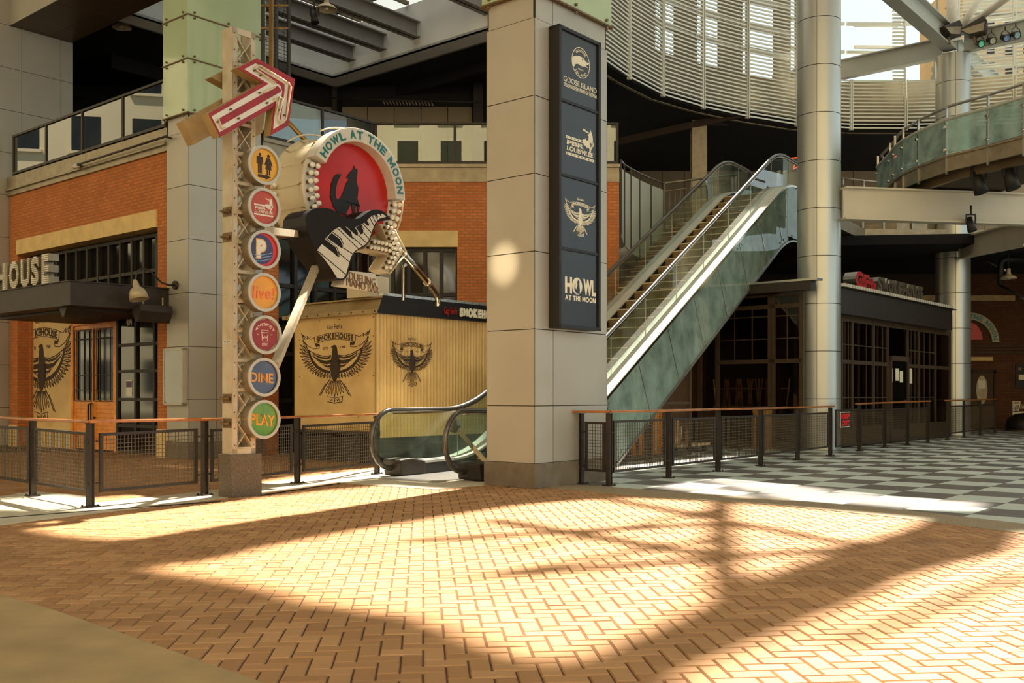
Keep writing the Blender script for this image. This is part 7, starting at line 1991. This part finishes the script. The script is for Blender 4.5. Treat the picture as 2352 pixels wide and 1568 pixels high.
# along the right deck of the escalator
ls = [FE.P(s, n, pz(s)+.3) for s, n in ((3.2, -.2), (12.4, -.2), (12.4, 1.1), (3.2, 1.0))]
holes.append([(p.x+SUN[0]/cos(SE)*(zG-p.z)/math.tan(SE), p.y+SUN[1]/cos(SE)*(zG-p.z)/math.tan(SE)) for p in ls])
holes.append([fn(t_, n_) for t_, n_ in ((-1, -1), (8.5, -1), (8.5, 8), (-1, 8))])
holes.append([(11.4, 27.5), (24, 27.5), (24, 36), (11.4, 36)])
def shademesh(outer, holes, z):
    q = MB(); dy = .07; y = min(p[1] for p in outer); ye = max(p[1] for p in outer)
    def cuts(lp, yy):
        return sorted(lp[i-1][0]+(yy-lp[i-1][1])*(lp[i][0]-lp[i-1][0])/(lp[i][1]-lp[i-1][1]) for i in range(len(lp)) if (lp[i-1][1] > yy) != (lp[i][1] > yy))
    while y+dy <= ye:
        ym = y+dy/2; xo = cuts(outer, ym); spans = [(xo[0], xo[-1])]
        for lp in holes:
            c = cuts(lp, ym)
            for a, b in zip(c[::2], c[1::2]):
                ns = []
                for s0, s1 in spans:
                    if b <= s0 or a >= s1: ns.append((s0, s1)); continue
                    if a > s0: ns.append((s0, a))
                    if b < s1: ns.append((b, s1))
                spans = ns
        for s0, s1 in spans: q.face([(s0, y, z), (s1, y, z), (s1, y+dy, z), (s0, y+dy, z)])
        y += dy
    me = bpy.data.meshes.new('ceiling'); me.from_pydata(q.v, [], q.f)
    o = bpy.data.objects.new('ceiling', me); me.materials.append(MT['coffer']); COL.objects.link(o)
    s = o.modifiers.new('thick', 'SOLIDIFY'); s.thickness = .25; s.offset = 1
    return o
sx_, sy_ = SUN[0]/cos(SE)*zG/math.tan(SE), SUN[1]/cos(SE)*zG/math.tan(SE)
rf = struct(shademesh([(-34, .5), (30, .5), (30, 36.3), (-34, 36.3)], holes, zG), 'unseen shading roof deck, openings shaped to cast the sun patches')
def milk():
    N = NT('added milky light panel'); N.n.remove(N.b); t = N.new('ShaderNodeBsdfTranslucent'); t.inputs['Color'].default_value = (.2, .21, .21, 1)
    N.link(t.outputs[0], N.out.inputs['Surface']); return N.m
MT['milk'] = milk()
for hq, lab in ((holes[-2], 'unseen milky panel added to brighten the skylight well'), (holes[-1], 'unseen milky panel added to brighten the curved louvers')):  # unseen translucent panels added to pass soft light down
    m = MB(); m.face([(x, y, zG+.3) for x, y in hq]); struct(m.build('ceiling', MT['milk'], recalc=False), lab)
# roof trusses crossing the openings
tb_ = MB()
def rb(a, b, w_=.34, dz=0.0):
    w_ *= .62 if w_ > .4 else .42
    p, q = lift(*a), lift(*b); tb_.bar((p[0], p[1], zG-.4+dz), (q[0], q[1], zG-.4+dz), w_, .35)
rb((1640, 1140), (1640, 1420), .42)
rb((1150, 1330), (2000, 1262), .3); rb((900, 1250), (1640, 1208), .26); rb((1150, 1270), (1640, 1172), .26); rb((1330, 1140), (2000, 1270), .26); rb((1100, 1200), (1640, 1290), .3)
rb((1050, 1340), (1640, 1240), .24); rb((1900, 1500), (2352, 1330), .3); rb((1700, 1135), (2200, 1130), .2); rb((1600, 1108), (1760, 1150), .2)
struct(tb_.build('trim_14', MT['white']), 'white roof trusses above the street, out of the picture')

# buildings across the street, out of the picture, for the panes to mirror
MT['facade'] = mat('cream office front', (224, 204, 162), .8, 0, .06, .2)
def facade(o, T, n_t, n_z, lab, nm, y0=0):
    f = Fr(o, T); m = MB(); bw, bh = 4.2, 4.4
    m.box(f, 0, n_t*bw, -3, 0, 0, n_z*bh+1.5); w_ = struct(m.build(nm, MT['facade']), lab)
    g_ = MB(); s_ = MB()
    for i in range(n_t):
        for j in range(n_z):
            g_.box(f, i*bw+1.1, i*bw+3.1, 0, .03, j*bh+1.4, j*bh+3.9); s_.box(f, i*bw+.9, i*bw+3.3, 0, .2, j*bh+1.15, j*bh+1.35)
    g_.build('window_pane', MT['darkglass'], w_); s_.build('window_sill', MT['facade'], w_)
facade((-62, -30), (0, 1), 20, 6, 'cream office front across the street on the left', 'wall_left')
facade((55, -48), (-1, 0), 24, 8, 'cream office front behind the viewer', 'wall_front')
# =========================== CAMERA, LIGHT, SKY ===========================
cam = bpy.data.cameras.new('camera'); co = bpy.data.objects.new('camera', cam); COL.objects.link(co)
cam.sensor_width = 36; cam.lens = F*36/2352; cam.shift_y = (HY-784)/2352; cam.clip_end = 400
co.location = (0, 0, CH); co.rotation_euler = (pi/2, 0, 0); SC.camera = co
SC.view_settings.view_transform = 'Standard'; SC.view_settings.look = 'None'; SC.view_settings.gamma = 1; SC.view_settings.use_curve_mapping = False
SC.view_settings.exposure = EXPO
w = bpy.data.worlds.new('sky'); SC.world = w; w.use_nodes = True
nt = w.node_tree; bg = nt.nodes['Background']
tc = nt.nodes.new('ShaderNodeTexCoord'); sx = nt.nodes.new('ShaderNodeSeparateXYZ'); nt.links.new(tc.outputs['Generated'], sx.inputs[0])
mr = nt.nodes.new('ShaderNodeMapRange'); mr.inputs[1].default_value = -.8; mr.inputs[2].default_value = .45
nt.links.new(sx.outputs['X'], mr.inputs[0])
rp = nt.nodes.new('ShaderNodeValToRGB'); rp.color_ramp.elements[0].color = lin(SKY_L); rp.color_ramp.elements[1].color = tuple(c*SKY_RK for c in lin(SKY_R)[:3])+(1,)
nt.links.new(mr.outputs[0], rp.inputs['Fac']); nt.links.new(rp.outputs['Color'], bg.inputs['Color']); bg.inputs['Strength'].default_value = SKY_S
sl = bpy.data.lights.new('sun', 'SUN'); so = bpy.data.objects.new('sun', sl); COL.objects.link(so)
sl.energy = SUN_E; sl.angle = SUN_A; sl.color = lin(SUN_C)[:3]
so.rotation_euler = Vector(SUN).to_track_quat('Z', 'Y').to_euler(); so.location = (0, 0, 30)

# added spot lamp standing in for a reflected sun glint on the centre pillar
gs = bpy.data.lights.new('glint_spot', 'SPOT'); go = bpy.data.objects.new('glint_spot', gs); COL.objects.link(go)
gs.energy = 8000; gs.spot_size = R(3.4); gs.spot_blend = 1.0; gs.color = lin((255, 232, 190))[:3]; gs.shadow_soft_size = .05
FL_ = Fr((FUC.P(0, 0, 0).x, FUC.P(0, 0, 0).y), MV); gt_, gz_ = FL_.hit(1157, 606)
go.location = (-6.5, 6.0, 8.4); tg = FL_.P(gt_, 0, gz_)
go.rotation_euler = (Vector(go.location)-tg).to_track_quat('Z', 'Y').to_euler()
